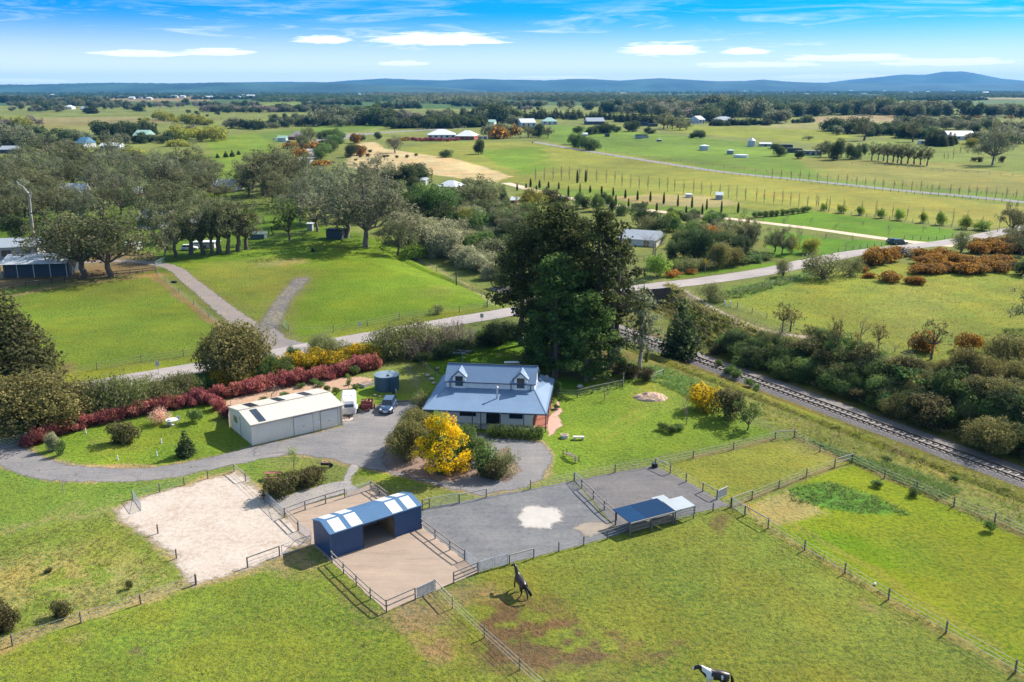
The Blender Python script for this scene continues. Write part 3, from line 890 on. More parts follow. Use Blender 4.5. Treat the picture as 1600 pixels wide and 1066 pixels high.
def crown_mesh(name, parts, mat):
    V = np.concatenate([q[0] for q in parts]); k = 0; F = []; T = []; Q = []
    for v, f, t, q in parts:
        F.append(f + k); k += len(v); T.append(t); Q.append(q)
    F = np.concatenate(F); T = np.concatenate(T); Q = np.concatenate(Q)
    me = np_mesh(name, V, F, mat)
    at = me.attributes.new('leaf', 'FLOAT_COLOR', 'FACE')
    z = np.zeros_like(T)
    at.data.foreach_set('color', np.stack([T, Q, z, z + 1], 1).astype(np.float32).ravel())
    return me


def limb(mb, a, b, r0, r1, rng, k=4, wob=.08, n=5):
    a, b = Vector(a), Vector(b)
    L_ = (b - a).length
    pts, rad = [], []
    for i in range(k + 1):
        t = i / k
        p = a.lerp(b, t)
        if 0 < i < k: p += Vector(rng.normal(size=3) * wob * L_)
        pts.append(p); rad.append(r0 + (r1 - r0) * t)
    mb.tube(pts, rad, n, False)
    return pts


PROTO = {}


def make_gum(kind, seed, H=12.0, Wd=11.0, leaf=.5, dens=.55, nb=9, up=.4, flat=.62, barkmat=None, tip=.12, dead=0, low=.3):
    """spreading eucalypt: forked trunk, limbs, each limb ending in clumps"""
    rng = np.random.default_rng(seed)
    mb = MB()
    tr = H * .032
    fork = Vector((rng.normal() * H * .03, rng.normal() * H * .03, H * low))
    limb(mb, (0, 0, -.3), fork, tr * 1.25, tr * .85, rng, 3, .03, 7)
    cl = []
    for i in range(nb):
        az = 6.283 * (i + rng.random() * .7) / nb
        rr = Wd / 2 * (.35 + .5 * rng.random()) if i else .1
        zz = H * (low + .22 + (.80 - low - .22) * rng.random()) if i else H * .86
        zz -= rr * rr / (Wd * Wd) * H * .25
        e = Vector((rr * math.cos(az), rr * math.sin(az), zz))
        midp = fork.lerp(e, .55) + Vector((0, 0, -.04 * H))
        limb(mb, fork, midp, tr * .6, tr * .38, rng, 3, .05)
        limb(mb, midp, e, tr * .38, tr * .15, rng, 3, .06)
        base = Wd * (.105 + .045 * rng.random())
        for j in range(8):
            o = rng.normal(size=3) * base * 1.15; o[2] *= .75
            r = base * (.5 + .45 * rng.random())
            c = np.array(e) + o
            c[2] = max(c[2], H * low * .9)
            cl.append((*c, r, r, r * flat * (1 + .3 * rng.random())))
            if j % 2 == 0: limb(mb, midp, Vector(c), tr * .2, tr * .06, rng, 2, .08, 4)
    for i in range(dead):
        az = rng.random() * 6.28
        e = Vector((math.cos(az) * Wd * .45, math.sin(az) * Wd * .45, H * (.4 + .4 * rng.random())))
        limb(mb, fork, e, tr * .45, tr * .1, rng, 4, .1)
    cl = np.array(cl)
    me = crown_mesh('crown', [leaves(cl, dens * .85, leaf, rng, tip, .42, .25, 1, (.72, 1.0))], LM[kind])
    return me, np_mesh('trunk', np.array([tuple(v) for v in mb.v]), mb.f, barkmat or barkm, True), H, Wd


def make_round(kind, seed, H=6.0, Wd=6.0, leaf=.35, dens=.7, n=16, tip=0.0, base=.05, barkmat=None, twig=0, thin=1.0, ragged=.35, shell=(.62, 1.0), trunk=True):
    rng = np.random.default_rng(seed)
    cl = []
    for i in range(n):
        d = rng.normal(size=3); d /= np.linalg.norm(d)
        k = .55 * rng.random() ** .4
        r = (.22 + .16 * rng.random()) * (1 - .3 * ragged)
        cz = base + (1 - base) * .5
        c = np.array((d[0] * k * Wd, d[1] * k * Wd, H * cz + d[2] * k * H * (1 - base) * .85))
        rx = r * Wd; rz = r * H * .9
        c[2] = min(max(c[2], rz * .6 + base * H), H - rz * .8)
        cl.append((*c, rx, rx, rz))
    cl.append((0, 0, H * (base + (1 - base) * .5), Wd * .34, Wd * .34, H * .36 * (1 - base)))
    me = crown_mesh('crown', [leaves(cl, dens, leaf, rng, tip, .6, .25, thin, shell)], LM[kind])
    mb = MB()
    tr = max(.05, H * .025)
    for i in range(3 + twig):
        c = cl[rng.integers(len(cl))]
        limb(mb, (rng.normal() * tr, rng.normal() * tr, -.15), (c[0] * 1.15, c[1] * 1.15, c[2] + c[5] * .5), tr, tr * .2, rng, 3, .06, 4)
    return me, np_mesh('trunk', np.array([tuple(v) for v in mb.v]), mb.f, barkmat or barkm, True), H, Wd


def make_cone(kind, seed, H=8.0, Wd=4.5, leaf=.35, dens=.7, tiers=9, tip=0.0, expo=.8, base=.04, layered=0.0):
    rng = np.random.default_rng(seed)
    cl = []
    for t in range(tiers):
        f = t / (tiers - 1)
        z = H * (base + (.97 - base) * f)
        R = Wd / 2 * max(.05, (1 - f) ** expo) * (1 - .25 * (f < .08))
        k = max(1, int(2 + 9 * R / (Wd / 2)))
        for j in range(k):
            az = 6.283 * (j + rng.random()) / k
            rr = R * (.62 + .2 * rng.random())
            r = max(.10 * Wd, R * .48)
            cl.append((rr * math.cos(az), rr * math.sin(az), z - layered * r * .3, r, r, min(r * (.8 - .3 * layered), H / tiers * .95)))
        if R > .3 * Wd: cl.append((0, 0, z, R * .6, R * .6, H / tiers))
    me = crown_mesh('crown', [leaves(cl, dens, leaf, rng, tip, .55, .3, 1, (.7, 1.05))], LM[kind])
    mb = MB(); mb.tube([(0, 0, -.3), (0, 0, H * .9)], [H * .022, H * .004], 6, False)
    return me, np_mesh('trunk', np.array([tuple(v) for v in mb.v]), mb.f, barkm, True), H, Wd


def make_bare(seed, H=6.0, Wd=3.5, twigs=60, barkmat=None, r0=.012, column=False, buds=None):
    """leafless tree: recursive tapering branches; twigs are thin blades"""
    rng = np.random.default_rng(seed)
    mb = MB()
    tips = []

    def grow(a, d, L_, r, lev):
        b = a + d * L_
        limb(mb, a, b, r, r * .55, rng, 2, .05, 4 if lev else 6)
        if lev >= 3: tips.append(b); return
        k = (5, 4, 4)[lev]
        for i in range(k):
            t = .35 + .65 * (i + rng.random()) / k
            q = Vector(rng.normal(size=3)); q.z = abs(q.z) * .4
            nd = (d * (1.7 if column else .8) + q.normalized() * (.45 if column else .9) + Vector((0, 0, .25))).normalized()
            grow(a.lerp(b, t), nd, L_ * (.5 if column else .62) * (.8 + .4 * rng.random()), r * .5 * (1.1 - .4 * t), lev + 1)
    d0 = Vector((0, 0, 1))
    if column:
        limb(mb, (0, 0, -.2), (0, 0, H * .97), H * r0, H * .002, rng, 5, .01, 5)
        for i in range(26):
            z = H * (.08 + .8 * rng.random())
            az = rng.random() * 6.28
            dd = Vector((math.cos(az) * .28, math.sin(az) * .28, 1)).normalized()
            a = Vector((0, 0, z)); b = a + dd * (H - z) * (.25 + .35 * rng.random())
            b.x = max(-Wd / 2, min(Wd / 2, b.x)); b.y = max(-Wd / 2, min(Wd / 2, b.y))
            limb(mb, a, b, H * r0 * .4, H * .0015, rng, 2, .03, 3)
    else:
        grow(Vector((0, 0, -.1)), d0, H * .38, H * r0, 0)
    V = np.array([tuple(v) for v in mb.v])
    if not column:
        V[:, :2] *= Wd / max(1e-3, (np.ptp(V[:, 0]) + np.ptp(V[:, 1])) / 2)
        V[:, 2] *= H / V[:, 2].max()
    tm = np_mesh('trunk', V, mb.f, barkmat or bark_twig, True)
    cm = None
    if buds:
        P = np.array([tuple(t) for t in tips])
        P[:, :2] *= 1; sc_ = H / max(.1, P[:, 2].max()); P[:, 2] *= sc_
        cl = [(*p, .35, .35, .3) for p in P]
        cm = crown_mesh('crown', [leaves(cl, .12, .12, rng, .1)], LM[buds])
    return cm, tm, H, Wd


def proto(kind):
    """a few variants of each kind, made once"""
    if kind in PROTO: return PROTO[kind]
    p = []
    def add(f, *a, n=3, **k):
        for i in range(n): p.append(f(*a, 100 * len(PROTO) + i + 1, **k))
    if kind == 'gum': add(make_gum, 'gum', n=5, H=13, Wd=12, leaf=.30, dens=.6, dead=1, flat=.8, tip=.14, low=.22)
    elif kind == 'gumgrey': add(make_gum, 'gumgrey', n=4, H=13, Wd=12, leaf=.28, dens=.5, dead=2, flat=.75, tip=.1, low=.22, barkmat=bark_mid)
    elif kind == 'gumtall': add(make_gum, 'gum', n=4, H=16, Wd=9, leaf=.30, dens=.6, nb=9, low=.26, flat=.9, dead=1)
    elif kind == 'gumopen': add(make_gum, 'gumgrey', n=3, H=13, Wd=15, leaf=.28, dens=.45, nb=13, low=.22, dead=4, flat=.65, barkmat=bark_mid)
    elif kind == 'dark': [p.append(make_round('dark', 40 + i, H=8, Wd=8, leaf=.3, dens=.8, base=.06)) for i in range(5)]
    elif kind == 'pine': [p.append(make_cone('pine', 60 + i, H=14, Wd=9, leaf=.36, dens=.75, tiers=10, expo=.6)) for i in range(4)]
    elif kind == 'bigcyp': [p.append(make_cone('cypress', 65 + i, H=14, Wd=12, leaf=.34, dens=.8, tiers=11, expo=.55)) for i in range(2)]
    elif kind == 'conifer': [p.append(make_cone('dark', 70 + i, H=6, Wd=4, leaf=.3, dens=.7, tiers=9, expo=.7)) for i in range(3)]
    elif kind == 'green': [p.append(make_round('green', 80 + i, H=7, Wd=7, leaf=.25, dens=.75, base=.08)) for i in range(4)]
    elif kind == 'bright': [p.append(make_round('bright', 90 + i, H=5, Wd=5, leaf=.3, dens=.7, base=.08)) for i in range(3)]
    elif kind == 'yellow': [p.append(make_round('yellow', 95 + i, H=8, Wd=9, leaf=.3, dens=.7, base=.05)) for i in range(3)]
    elif kind == 'tan': [p.append(make_round('tan', 110 + i, H=7, Wd=8, leaf=.22, dens=.8, tip=.3, n=26, base=.03)) for i in range(3)]
    elif kind == 'cream': [p.append(make_round('cream', 120 + i, H=6, Wd=8, leaf=.25, dens=.75, tip=.45, n=26, base=.03)) for i in range(4)]
    elif kind == 'gorse': [p.append(make_round('gorse', 130 + i, H=2.4, Wd=4, leaf=.2, dens=.8, tip=.36, n=22, base=.0)) for i in range(4)]
    elif kind == 'gorsey': [p.append(make_round('gorsey', 140 + i, H=3, Wd=4, leaf=.2, dens=.8, tip=.55, base=.0)) for i in range(3)]
    elif kind == 'red': [p.append(make_round('red', 150 + i, H=2.2, Wd=3.0, leaf=.2, dens=.8, tip=.12, n=16, base=.0)) for i in range(5)]
    elif kind == 'haw': [p.append(make_round('haw', 160 + i, H=3.6, Wd=5.5, leaf=.26, dens=.42, n=22, tip=.25, twig=14, thin=.55, base=.0, shell=(.35, 1.08), barkmat=bark_twig)) for i in range(4)]
    elif kind == 'grey': [p.append(make_round('grey', 170 + i, H=3.6, Wd=5, leaf=.3, dens=.28, n=20, twig=20, thin=.3, base=.0, shell=(.3, 1.1), barkmat=bark_twig)) for i in range(3)]
    elif kind == 'purple': [p.append(make_round('purple', 175 + i, H=5, Wd=5, leaf=.3, dens=.6, base=.1)) for i in range(2)]
    elif kind == 'orange': [p.append(make_round('orange', 178 + i, H=4, Wd=5, leaf=.3, dens=.7, base=.05)) for i in range(2)]
    elif kind == 'pink': [p.append(make_round('pink', 180 + i, H=3, Wd=3, leaf=.18, dens=.45, thin=.6, base=.15)) for i in range(2)]
    elif kind == 'smallgreen': [p.append(make_round('green', 185 + i, H=2, Wd=2.2, leaf=.16, dens=.7, base=.05)) for i in range(3)]
    elif kind == 'bush': [p.append(make_round('cypress', 190 + i, H=2.4, Wd=3.4, leaf=.17, dens=.8, base=.0, tip=.1)) for i in range(2)]
    elif kind == 'pencil': [p.append(make_cone('pine', 200 + i, H=6, Wd=1.1, leaf=.2, dens=.9, tiers=16, expo=.25)) for i in range(3)]
    elif kind == 'poplar': [p.append(make_bare(210 + i, H=8, Wd=1.6, column=True, r0=.013)) for i in range(4)]
    elif kind == 'bare': [p.append(make_bare(220 + i, H=5, Wd=4)) for i in range(4)]
    elif kind == 'barepale': [p.append(make_bare(230 + i, H=4, Wd=3, r0=.01, barkmat=pm('bark_birch', (.42, .36, .36), (.33, .27, .28), 3, .9))) for i in range(2)]
    elif kind == 'budding': [p.append(make_bare(240 + i, H=4.5, Wd=4, buds='bright')) for i in range(3)]
    elif kind == 'twisted': [p.append(make_gum('tan', 250 + i, H=7, Wd=6, leaf=.3, dens=.4, nb=7, low=.36, tip=.35, dead=2)) for i in range(3)]
    elif kind == 'oakish': [p.append(make_gum('green', 260 + i, H=7, Wd=7, leaf=.35, dens=.6, nb=8, low=.2, flat=.8, tip=0)) for i in range(3)]
    elif kind == 'farround': [p.append(make_round('dark', 300 + i, H=10, Wd=11, leaf=.8, dens=.8, n=14, base=.03)) for i in range(5)]
    elif kind == 'fargum': [p.append(make_round('gumgrey', 310 + i, H=11, Wd=12, leaf=.8, dens=.75, n=14, base=.1, tip=.1)) for i in range(5)]
    elif kind == 'farpine': [p.append(make_cone('pine', 320 + i, H=13, Wd=8, leaf=1.1, dens=.8, tiers=7, expo=.55)) for i in range(3)]
    elif kind == 'faryellow': [p.append(make_round('yellow', 330 + i, H=8, Wd=9, leaf=1.0, dens=.75, n=10, base=.03)) for i in range(3)]
    elif kind == 'fargrey': [p.append(make_round('grey', 340 + i, H=8, Wd=9, leaf=1.0, dens=.6, n=10, base=.03)) for i in range(3)]
    elif kind == 'farorange': [p.append(make_round('gorse', 350 + i, H=4, Wd=7, leaf=.8, dens=.7, n=10, tip=.3, base=.0)) for i in range(2)]
    elif kind == 'farred': [p.append(make_round('red', 355, H=5, Wd=6, leaf=.7, dens=.7, base=.0))]
    PROTO[kind] = p
    return p


RN = random.Random(5)
BEDS = []      # ground contact points, for undergrowth


def plant(kind, bx, by, top, wpx, label, cat='tree', name=None, group=None, base=None, flatbase=False, lean=0):
    """stand a plant whose foot is seen at (bx, by), whose top reaches picture row `top` and whose crown is wpx wide"""
    p = base if base is not None else G(bx, by)
    # height so that the top is seen at that row
    lo, hi = 0.05, 60
    for _ in range(24):
        m_ = (lo + hi) / 2
        if PX(p[0], p[1], p[2] + m_)[1] > top: lo = m_
        else: hi = m_
    h = lo * .97
    dist = p[1] * CP - (p[2] + h / 2 - CAM_H) * SP
    w = wpx * dist / 1400 * .96
    c, t, H, Wd = RN.choice(proto(kind))
    nm = name or {'pencil': 'cypress_tree', 'poplar': 'poplar_tree', 'conifer': 'conifer_tree', 'pine': 'pine_tree'}.get(kind, 'gum_tree' if 'gum' in kind else ('shrub' if cat == 'shrub' else 'tree'))
    o = thing(nm, label, cat, p, RN.random() * 6.28, group)
    o.scale = (w / Wd, w / Wd, h / H)
    if lean: o.rotation_euler = (0, lean, o.rotation_euler[2])
    if c: link('crown', c, o)
    link('trunk', t, o)
    return o


def farplant(kind, x, y, h, w, name='tree'):
    c, t, H, Wd = RN.choice(proto(kind))
    o = link(name, c)
    o.location = (x, y, 0)
    o.rotation_euler = (0, 0, RN.random() * 6.28)
    o.scale = (w / Wd, w / Wd, h / H)
    return o


ONES = ['', 'first', 'second', 'third', 'fourth', 'fifth', 'sixth', 'seventh', 'eighth', 'ninth', 'tenth', 'eleventh', 'twelfth', 'thirteenth',
        'fourteenth', 'fifteenth', 'sixteenth', 'seventeenth', 'eighteenth', 'nineteenth']
TENS = {2: 'twent', 3: 'thirt', 4: 'fort', 5: 'fift', 6: 'sixt', 7: 'sevent', 8: 'eight', 9: 'ninet'}


def ordinal(n):
    if n < 20: return ONES[n]
    if n >= 100: return 'hundred and ' + ordinal(n - 100) if n > 100 else 'hundredth'
    return TENS[n // 10] + ('ieth' if n % 10 == 0 else 'y-' + ONES[n % 10])


def number(objs, desc, group, cat, px=lambda o: PX(*o.location)[0], word='from left'):
    """one label each, counted along the row as the photograph shows it"""
    for i, o in enumerate(sorted(objs, key=px)):
        o['label'] = f'{ordinal(i + 1)} {word} {desc}'
        o['category'] = cat; o['group'] = group


def row(kind, pts, top, wpx, desc, group, cat='tree', name=None, jit=0.0):
    os_ = []
    for i, p in enumerate(pts):
        tp = (top[i] if isinstance(top, list) else p[1] - top) + RN.uniform(-jit, jit)
        w_ = (wpx[i] if isinstance(wpx, list) else wpx) * RN.uniform(.88, 1.12)
        os_.append(plant(kind if isinstance(kind, str) else RN.choice(kind), p[0], p[1], tp, w_, '', cat, name))
    number(os_, desc, group, cat)
    return os_


def along(pts, n, jx=0, jy=0):
    """n points spread along a picture polyline"""
    L_ = [0]
    for a, b in zip(pts[:-1], pts[1:]): L_.append(L_[-1] + math.hypot(b[0] - a[0], b[1] - a[1]))
    out = []
    for i in range(n):
        t = L_[-1] * i / max(1, n - 1)
        for k in range(len(pts) - 1):
            if t <= L_[k + 1] + 1e-6:
                f = (t - L_[k]) / (L_[k + 1] - L_[k] + 1e-9)
                out.append((pts[k][0] + f * (pts[k + 1][0] - pts[k][0]) + RN.uniform(-jx, jx), pts[k][1] + f * (pts[k + 1][1] - pts[k][1]) + RN.uniform(-jy, jy)))
                break
    return out


FAR = {}


def belt(kinds, pts, n, h, desc, group, jx=6, jy=1.5, ratio=(.9, 1.4), cat='tree'):
    """a belt of far trees: h = height in picture units at its foot; the smallest ones are gathered into one far mass"""
    os_ = []
    for (x, y) in along(pts, n, jx, jy):
        p = G(x, y)
        H = h * RN.uniform(.65, 1.2) * depth_of(p) / 1400
        k = RN.choice(kinds); w = H * RN.uniform(*ratio)
        if h < 17 and n > 6: FAR.setdefault(k, []).append((p.x, p.y, H, w))
        else: os_.append(farplant(k, p.x, p.y, H, w, {'fargum': 'gum_tree', 'farpine': 'pine_tree', 'faryellow': 'willow_tree'}.get(k, 'tree')))
    number(os_, desc, group, cat)


def far_mass():
    V, F, A, M_ = [], [], [], []; k = 0; mats = []
    for kd, lst in FAR.items():
        for (x, y, H, w) in lst:
            me, t, H0, W0 = RN.choice(proto(kd))
            n, m = len(me.vertices), len(me.polygons)
            co = np.empty(n * 3, np.float32); me.vertices.foreach_get('co', co); co = co.reshape(-1, 3)
            at = np.empty(m * 4, np.float32); me.attributes['leaf'].data.foreach_get('color', at)
            a = RN.random() * 6.28; c, s = math.cos(a) * w / W0, math.sin(a) * w / W0
            V.append(np.stack([x + co[:, 0] * c - co[:, 1] * s, y + co[:, 0] * s + co[:, 1] * c, co[:, 2] * H / H0], 1))
            F.append(np.arange(n).reshape(-1, 4) + k); k += n; A.append(at)
            mt = me.materials[0]
            if mt not in mats: mats.append(mt)
            M_.append(np.full(m, mats.index(mt)))
    me = np_mesh('distant_trees', np.concatenate(V), np.concatenate(F), mats, False, np.concatenate(M_))
    at = me.attributes.new('leaf', 'FLOAT_COLOR', 'FACE'); at.data.foreach_set('color', np.concatenate(A))
    tag(link('distant_trees', me), 'distant tree belts and hedgerows on the plain', 'woodland', kind='stuff')


def wood(name, kinds, polys, spacing, h, seed, label):
    """far woodland that reads as one mass: leaf clumps of many trees in one mesh"""
    rng = np.random.default_rng(seed)
    cl = []
    for poly in polys:
        W_ = GP(poly)
        xs = [p[0] for p in W_]; ys = [p[1] for p in W_]
        sx, sy = spacing
        n = int((max(xs) - min(xs)) * (max(ys) - min(ys)) / sx / sy)
        n = min(n, 2600)
        X = rng.uniform(min(xs), max(xs), n); Y = rng.uniform(min(ys), max(ys), n)
        k = inpoly(X, Y, W_)
        for x, y in zip(X[k], Y[k]):
            hh = h * rng.uniform(.7, 1.35); r = hh * rng.uniform(.55, 1.0)
            for q in range(2):
                cl.append((x + rng.normal() * r * .6, y + rng.normal() * r * .4, hh * rng.uniform(.42, .6), r * rng.uniform(.6, 1), r, hh * .5))
    cl = np.array(cl)
    me = crown_mesh(name, [leaves(cl, .75, h * .28, rng, .0, .5, .2, maxn=130000)], LM[kinds])
    o = link(name, me)
    return tag(o, label, 'woodland', kind='stuff')
# ---------------------------------------------------------------- buildings
white_wall = pm('white_weatherboard', (.84, .81, .76), (.78, .75, .70), 1.2, .6)
cream_sheet = ribbed('cream_sheet', (.82, .74, .61), 'X', .2)
cream_sheet_y = ribbed('cream_sheet_end', (.80, .72, .60), 'Y', .2)
cream_roof = ribbed('cream_roof', (.58, .54, .47), 'X', .76, rough=.5, dark=.72)
cream_trim = pm('cream_trim', (.40, .36, .30))
blue_roof = ribbed('blue_grey_roof', (.165, .25, .375), 'X', .22, rough=.38, dark=.82)
blue_roof_y = ribbed('blue_grey_roof_side', (.165, .25, .375), 'Y', .22, rough=.38, dark=.82)
blue_trim = pm('dark_blue_trim', (.035, .055, .085), rough=.5)
navy_sheet = ribbed('navy_sheet', (.022, .065, .15), 'X', .25, rough=.5)
navy_sheet_y = ribbed('navy_sheet_end', (.022, .065, .15), 'Y', .25, rough=.5)
barn_roof = ribbed('barn_roof', (.065, .15, .28), 'X', .25, rough=.4)
clear_sheet = pm('clear_roof_sheet', (.68, .68, .66), (.6, .6, .6), 2, .35)
glass = pm('dark_glass', (.03, .04, .055), rough=.1, spec=.8)
timber_in = pm('stable_lining', (.30, .19, .10), (.22, .13, .07), 2, .8)
brick = pm('red_brick', (.33, .12, .08), (.26, .10, .07), 6, .9)
black_m = pm('black_paint', (.02, .02, .025), rough=.5)
steel = pm('galvanised_steel', (.50, .52, .54), (.40, .42, .44), 3, .4, .3)
greyroof = ribbed('grey_roof', (.42, .45, .48), 'X', .4, rough=.4)
timber = pm('weathered_timber', (.22, .18, .14), (.15, .12, .095), 5, .9)
timber_pale = pm('pale_timber', (.52, .47, .41), (.40, .35, .30), 5, .85)
solar_m = pm('solar_panel', (.02, .028, .045), (.03, .04, .06), 1, .15, spec=.8)
concrete = pm('concrete', (.55, .50, .46), (.45, .42, .38), 2, .9)
white_m = pm('white_paint', (.80, .80, .80), (.74, .74, .74), 2, .35)
wire_m = pm('fence_wire', (.42, .42, .40), rough=.5)
post_m = pm('fence_post_timber', (.20, .165, .13), (.13, .105, .085), 6, .9)
dark_post = pm('dark_post', (.075, .06, .05), (.05, .04, .035), 6, .9)
rail_t = pm('fence_rail_timber', (.40, .35, .30), (.28, .24, .20), 4, .85)


def quadpart(mb_pts, t, name, m, par):
    return MB().slab(mb_pts, t).build(name, m, par)


def homestead():
    h = thing('farmhouse', 'white weatherboard farmhouse with blue-grey iron roof, two white dormers and wrap-around verandah', 'house', (-11.44, 108.01, 0), math.radians(-6.6))
    Wd, D = 15.9, 14.4
    x0, x1, y0, y1 = 1.9, 14.0, 2.0, 12.4          # walled core
    zE, zT = 2.45, 3.52
    w = MB()
    w.box(x0, x1, y0, y1, 0, 2.75)
    w.build('wall', white_wall, h)
    ux0, ux1, uy0, uy1 = 1.95, 13.85, 6.0, 10.9
    MB().box(ux0 + .02, ux1 - .02, uy0, uy1, 2.78, 4.45).build('wall', white_wall, h)
    # gable ends of the attic
    for x in (ux0 + .02, ux1 - .14):
        MB().add([(x, uy0, 4.45), (x, uy1, 4.45), (x, (uy0 + uy1) / 2, 6.0), (x + .12, uy0, 4.45), (x + .12, uy1, 4.45), (x + .12, (uy0 + uy1) / 2, 6.0)],
              [(0, 2, 1), (3, 4, 5), (0, 1, 4, 3), (1, 2, 5, 4), (2, 0, 3, 5)]).build('gable', white_wall, h)
    ry = (uy0 + uy1) / 2
    rz = 6.12
    for a, b, n in (((uy0 - .3), 4.42, 'roof'), ((uy1 + .3), 4.42, 'roof')):
        q = [(ux0 - .2, a, b), (ux1 + .2, a, b), (ux1 + .2, ry, rz), (ux0 - .2, ry, rz)]
        if a > ry: q = q[::-1]
        MB().slab(q, .08).build('roof', blue_roof, h)
    MB().box(ux0 - .22, ux1 + .22, ry - .12, ry + .12, rz - .01, rz + .05).build('ridge_cap', blue_trim, h)
    MB().box(ux0 - .2, ux1 + .2, uy0 - .39, uy0 - .3, 4.31, 4.42).build('gutter', blue_trim, h)
    # lower roof, four slopes round the attic
    k0, k1 = ux0, ux1
    fr = [(0, 0, zE), (Wd, 0, zE), (k1, uy0 + .02, zT), (k0, uy0 + .02, zT)]
    MB().slab(fr, .06).build('verandah_roof', blue_roof, h)
    zs = 3.05
    MB().slab([(Wd, 0.03, zE + .004), (Wd, D, zE + .004), (k1, D, zs), (k1, uy0 + .02, zT - .003)], .06).build('verandah_roof', blue_roof_y, h)
    MB().slab([(0, D, zE + .004), (0, 0.03, zE + .004), (k0, uy0 + .02, zT - .003), (k0, D, zs)], .06).build('verandah_roof', blue_roof_y, h)
    MB().slab([(k0, D, 2.6), (k0, uy1, 3.5), (k1, uy1, 3.5), (k1, D, 2.6)][::-1], .06).build('verandah_roof', blue_roof, h)
    MB().beam((Wd - .02, .02, zE + .03), (k1, uy0, zT + .03), .14, .05).build('hip_cap', blue_roof, h)
    MB().beam((.02, .02, zE + .03), (k0, uy0, zT + .03), .14, .05).build('hip_cap', blue_roof, h)
    gt = MB()
    gt.box(-.1, Wd + .1, -.12, -.01, zE - .14, zE - .01)
    gt.box(Wd + .01, Wd + .12, 0, D, zE - .14, zE - .01)
    gt.box(-.12, -.01, 0, D, zE - .14, zE - .01)
    gt.build('gutter', blue_trim, h)
    # downpipes on the attic wall
    for x in (2.5, 10.7, 13.3): MB().beam((x, uy0 - .06, 3.5), (x, uy0 - .06, 4.35), .1, .08).build('downpipe', blue_trim, h)
    # dormers
    for cx in (3.75, 12.0):
        hw, y, zt, zb = .86, uy0 - .16, 5.15, 3.50
        pk = 5.92
        f = MB().add([(cx - hw, y, zb), (cx + hw, y, zb), (cx + hw, y, zt), (cx, y, pk), (cx - hw, y, zt),
                      (cx - hw, y + .1, zb), (cx + hw, y + .1, zb), (cx + hw, y + .1, zt), (cx, y + .1, pk), (cx - hw, y + .1, zt)],
                     [(0, 1, 2, 3, 4), (9, 8, 7, 6, 5), (0, 5, 6, 1), (1, 6, 7, 2), (4, 9, 5, 0)])
        f.box(cx + hw - .1, cx + hw, y + .1, ry - .5, zb + .3, zt)
        f.box(cx - hw, cx - hw + .1, y + .1, ry - .5, zb + .3, zt)
        d = f.build('dormer', white_wall, h)
        for s in (-1, 1):
            q = [(cx + s * (hw + .16), y - .12, zt - .14), (cx + s * (hw + .16), ry - .5, zt - .14), (cx, ry + .1, pk + .08), (cx, y - .12, pk + .08)]
            if s > 0: q = q
            else: q = q[::-1]
            MB().slab(q, .07).build('dormer_roof', blue_roof_y, d)
            tr = MB()
            tr.beam((cx + s * (hw + .17), y - .14, zt - .19), (cx, y - .14, pk + .0), .05, .12)
            tr.build('bargeboard', blue_trim, d)
        MB().box(cx - .5, cx + .5, y - .06, y + .02, zb + .3, zb + 1.65).build('window_frame', blue_trim, d)
        wn = MB()
        wn.box(cx - .44, cx - .02, y - .075, y - .05, zb + .36, zb + 1.58)
        wn.box(cx + .02, cx + .44, y - .075, y - .05, zb + .36, zb + 1.58)
        wn.build('window', glass, d)
    # flue
    fl = MB().tube([(9.15, 1.9 + 1.6, 2.9), (9.15, 3.5, 4.55)], .13, 10).build('flue', steel, h)
    MB().tube([(9.15, 3.5, 4.55), (9.15, 3.5, 4.6), (9.15, 3.5, 4.78)], [.22, .22, .05], 10).build('flue_cap', steel, fl)
    # front wall openings
    def opening(xa, xb, za, zb, m, nm):
        fr_ = MB().box(xa - .08, xb + .08, y0 - .05, y0 + .02, za - .08, zb + .08).build('window_frame' if nm == 'window' else 'door_frame', blue_trim, h)
        MB().box(xa, xb, y0 - .07, y0 - .04, za, zb).build(nm, m, fr_)
    opening(4.5, 6.5, 1.1, 2.1, glass, 'window')
    opening(11.0, 12.6, 1.0, 2.1, glass, 'window')
    opening(8.0, 9.6, .12, 2.1, black_m, 'door')
    MB().box(14.0, 14.06, 4, 6, 1, 2.1).build('window', glass, h)
    MB().box(14.0, 14.06, 8, 9.5, .3, 2.2).build('window', glass, h)
    MB().box(14.0, 14.28, y0 - .05, 12, 0, .95).build('brick_wall', brick, h)
    MB().box(14.3, 15.85, 1.5, 13.5, 0, .10).build('verandah_floor', brick, h)
    MB().box(.15, 14.28, .2, 1.98, 0, .10).build('verandah_floor', concrete, h)
    for x in (.12, 3.2, 6.4, 7.5, 10.0, 13.0, 15.78): MB().beam((x, .1, 0), (x, .1, zE - .02), .1, .1).build('verandah_post', blue_trim, h)
    for y in (2.8, 5.5, 8.2, 10.9, 13.9): MB().beam((15.78, y, 0), (15.78, y, zE - .02), .1, .1).build('verandah_post', blue_trim, h)
    for y in (5.5, 10.9): MB().beam((.12, y, 0), (.12, y, zE - .02), .1, .1).build('verandah_post', blue_trim, h)
    # finial lamp on the eave
    MB().add([(10.0, -.16, 2.75), (9.85, -.16, 2.55), (10.0, -.16, 2.35), (10.15, -.16, 2.55), (10.0, -.2, 2.75), (9.85, -.2, 2.55), (10.0, -.2, 2.35), (10.15, -.2, 2.55)],
             [(0, 1, 2, 3), (7, 6, 5, 4), (0, 4, 5, 1), (1, 5, 6, 2), (2, 6, 7, 3), (3, 7, 4, 0)]).build('eave_ornament', white_m, h)
    # dish on the side roof
    m = Matrix.Rotation(math.radians(-6.6), 4, 'Z')
    p = Vector((-11.44, 108.01, 0)) + m @ Vector((14.9, 12.2, 2.75))
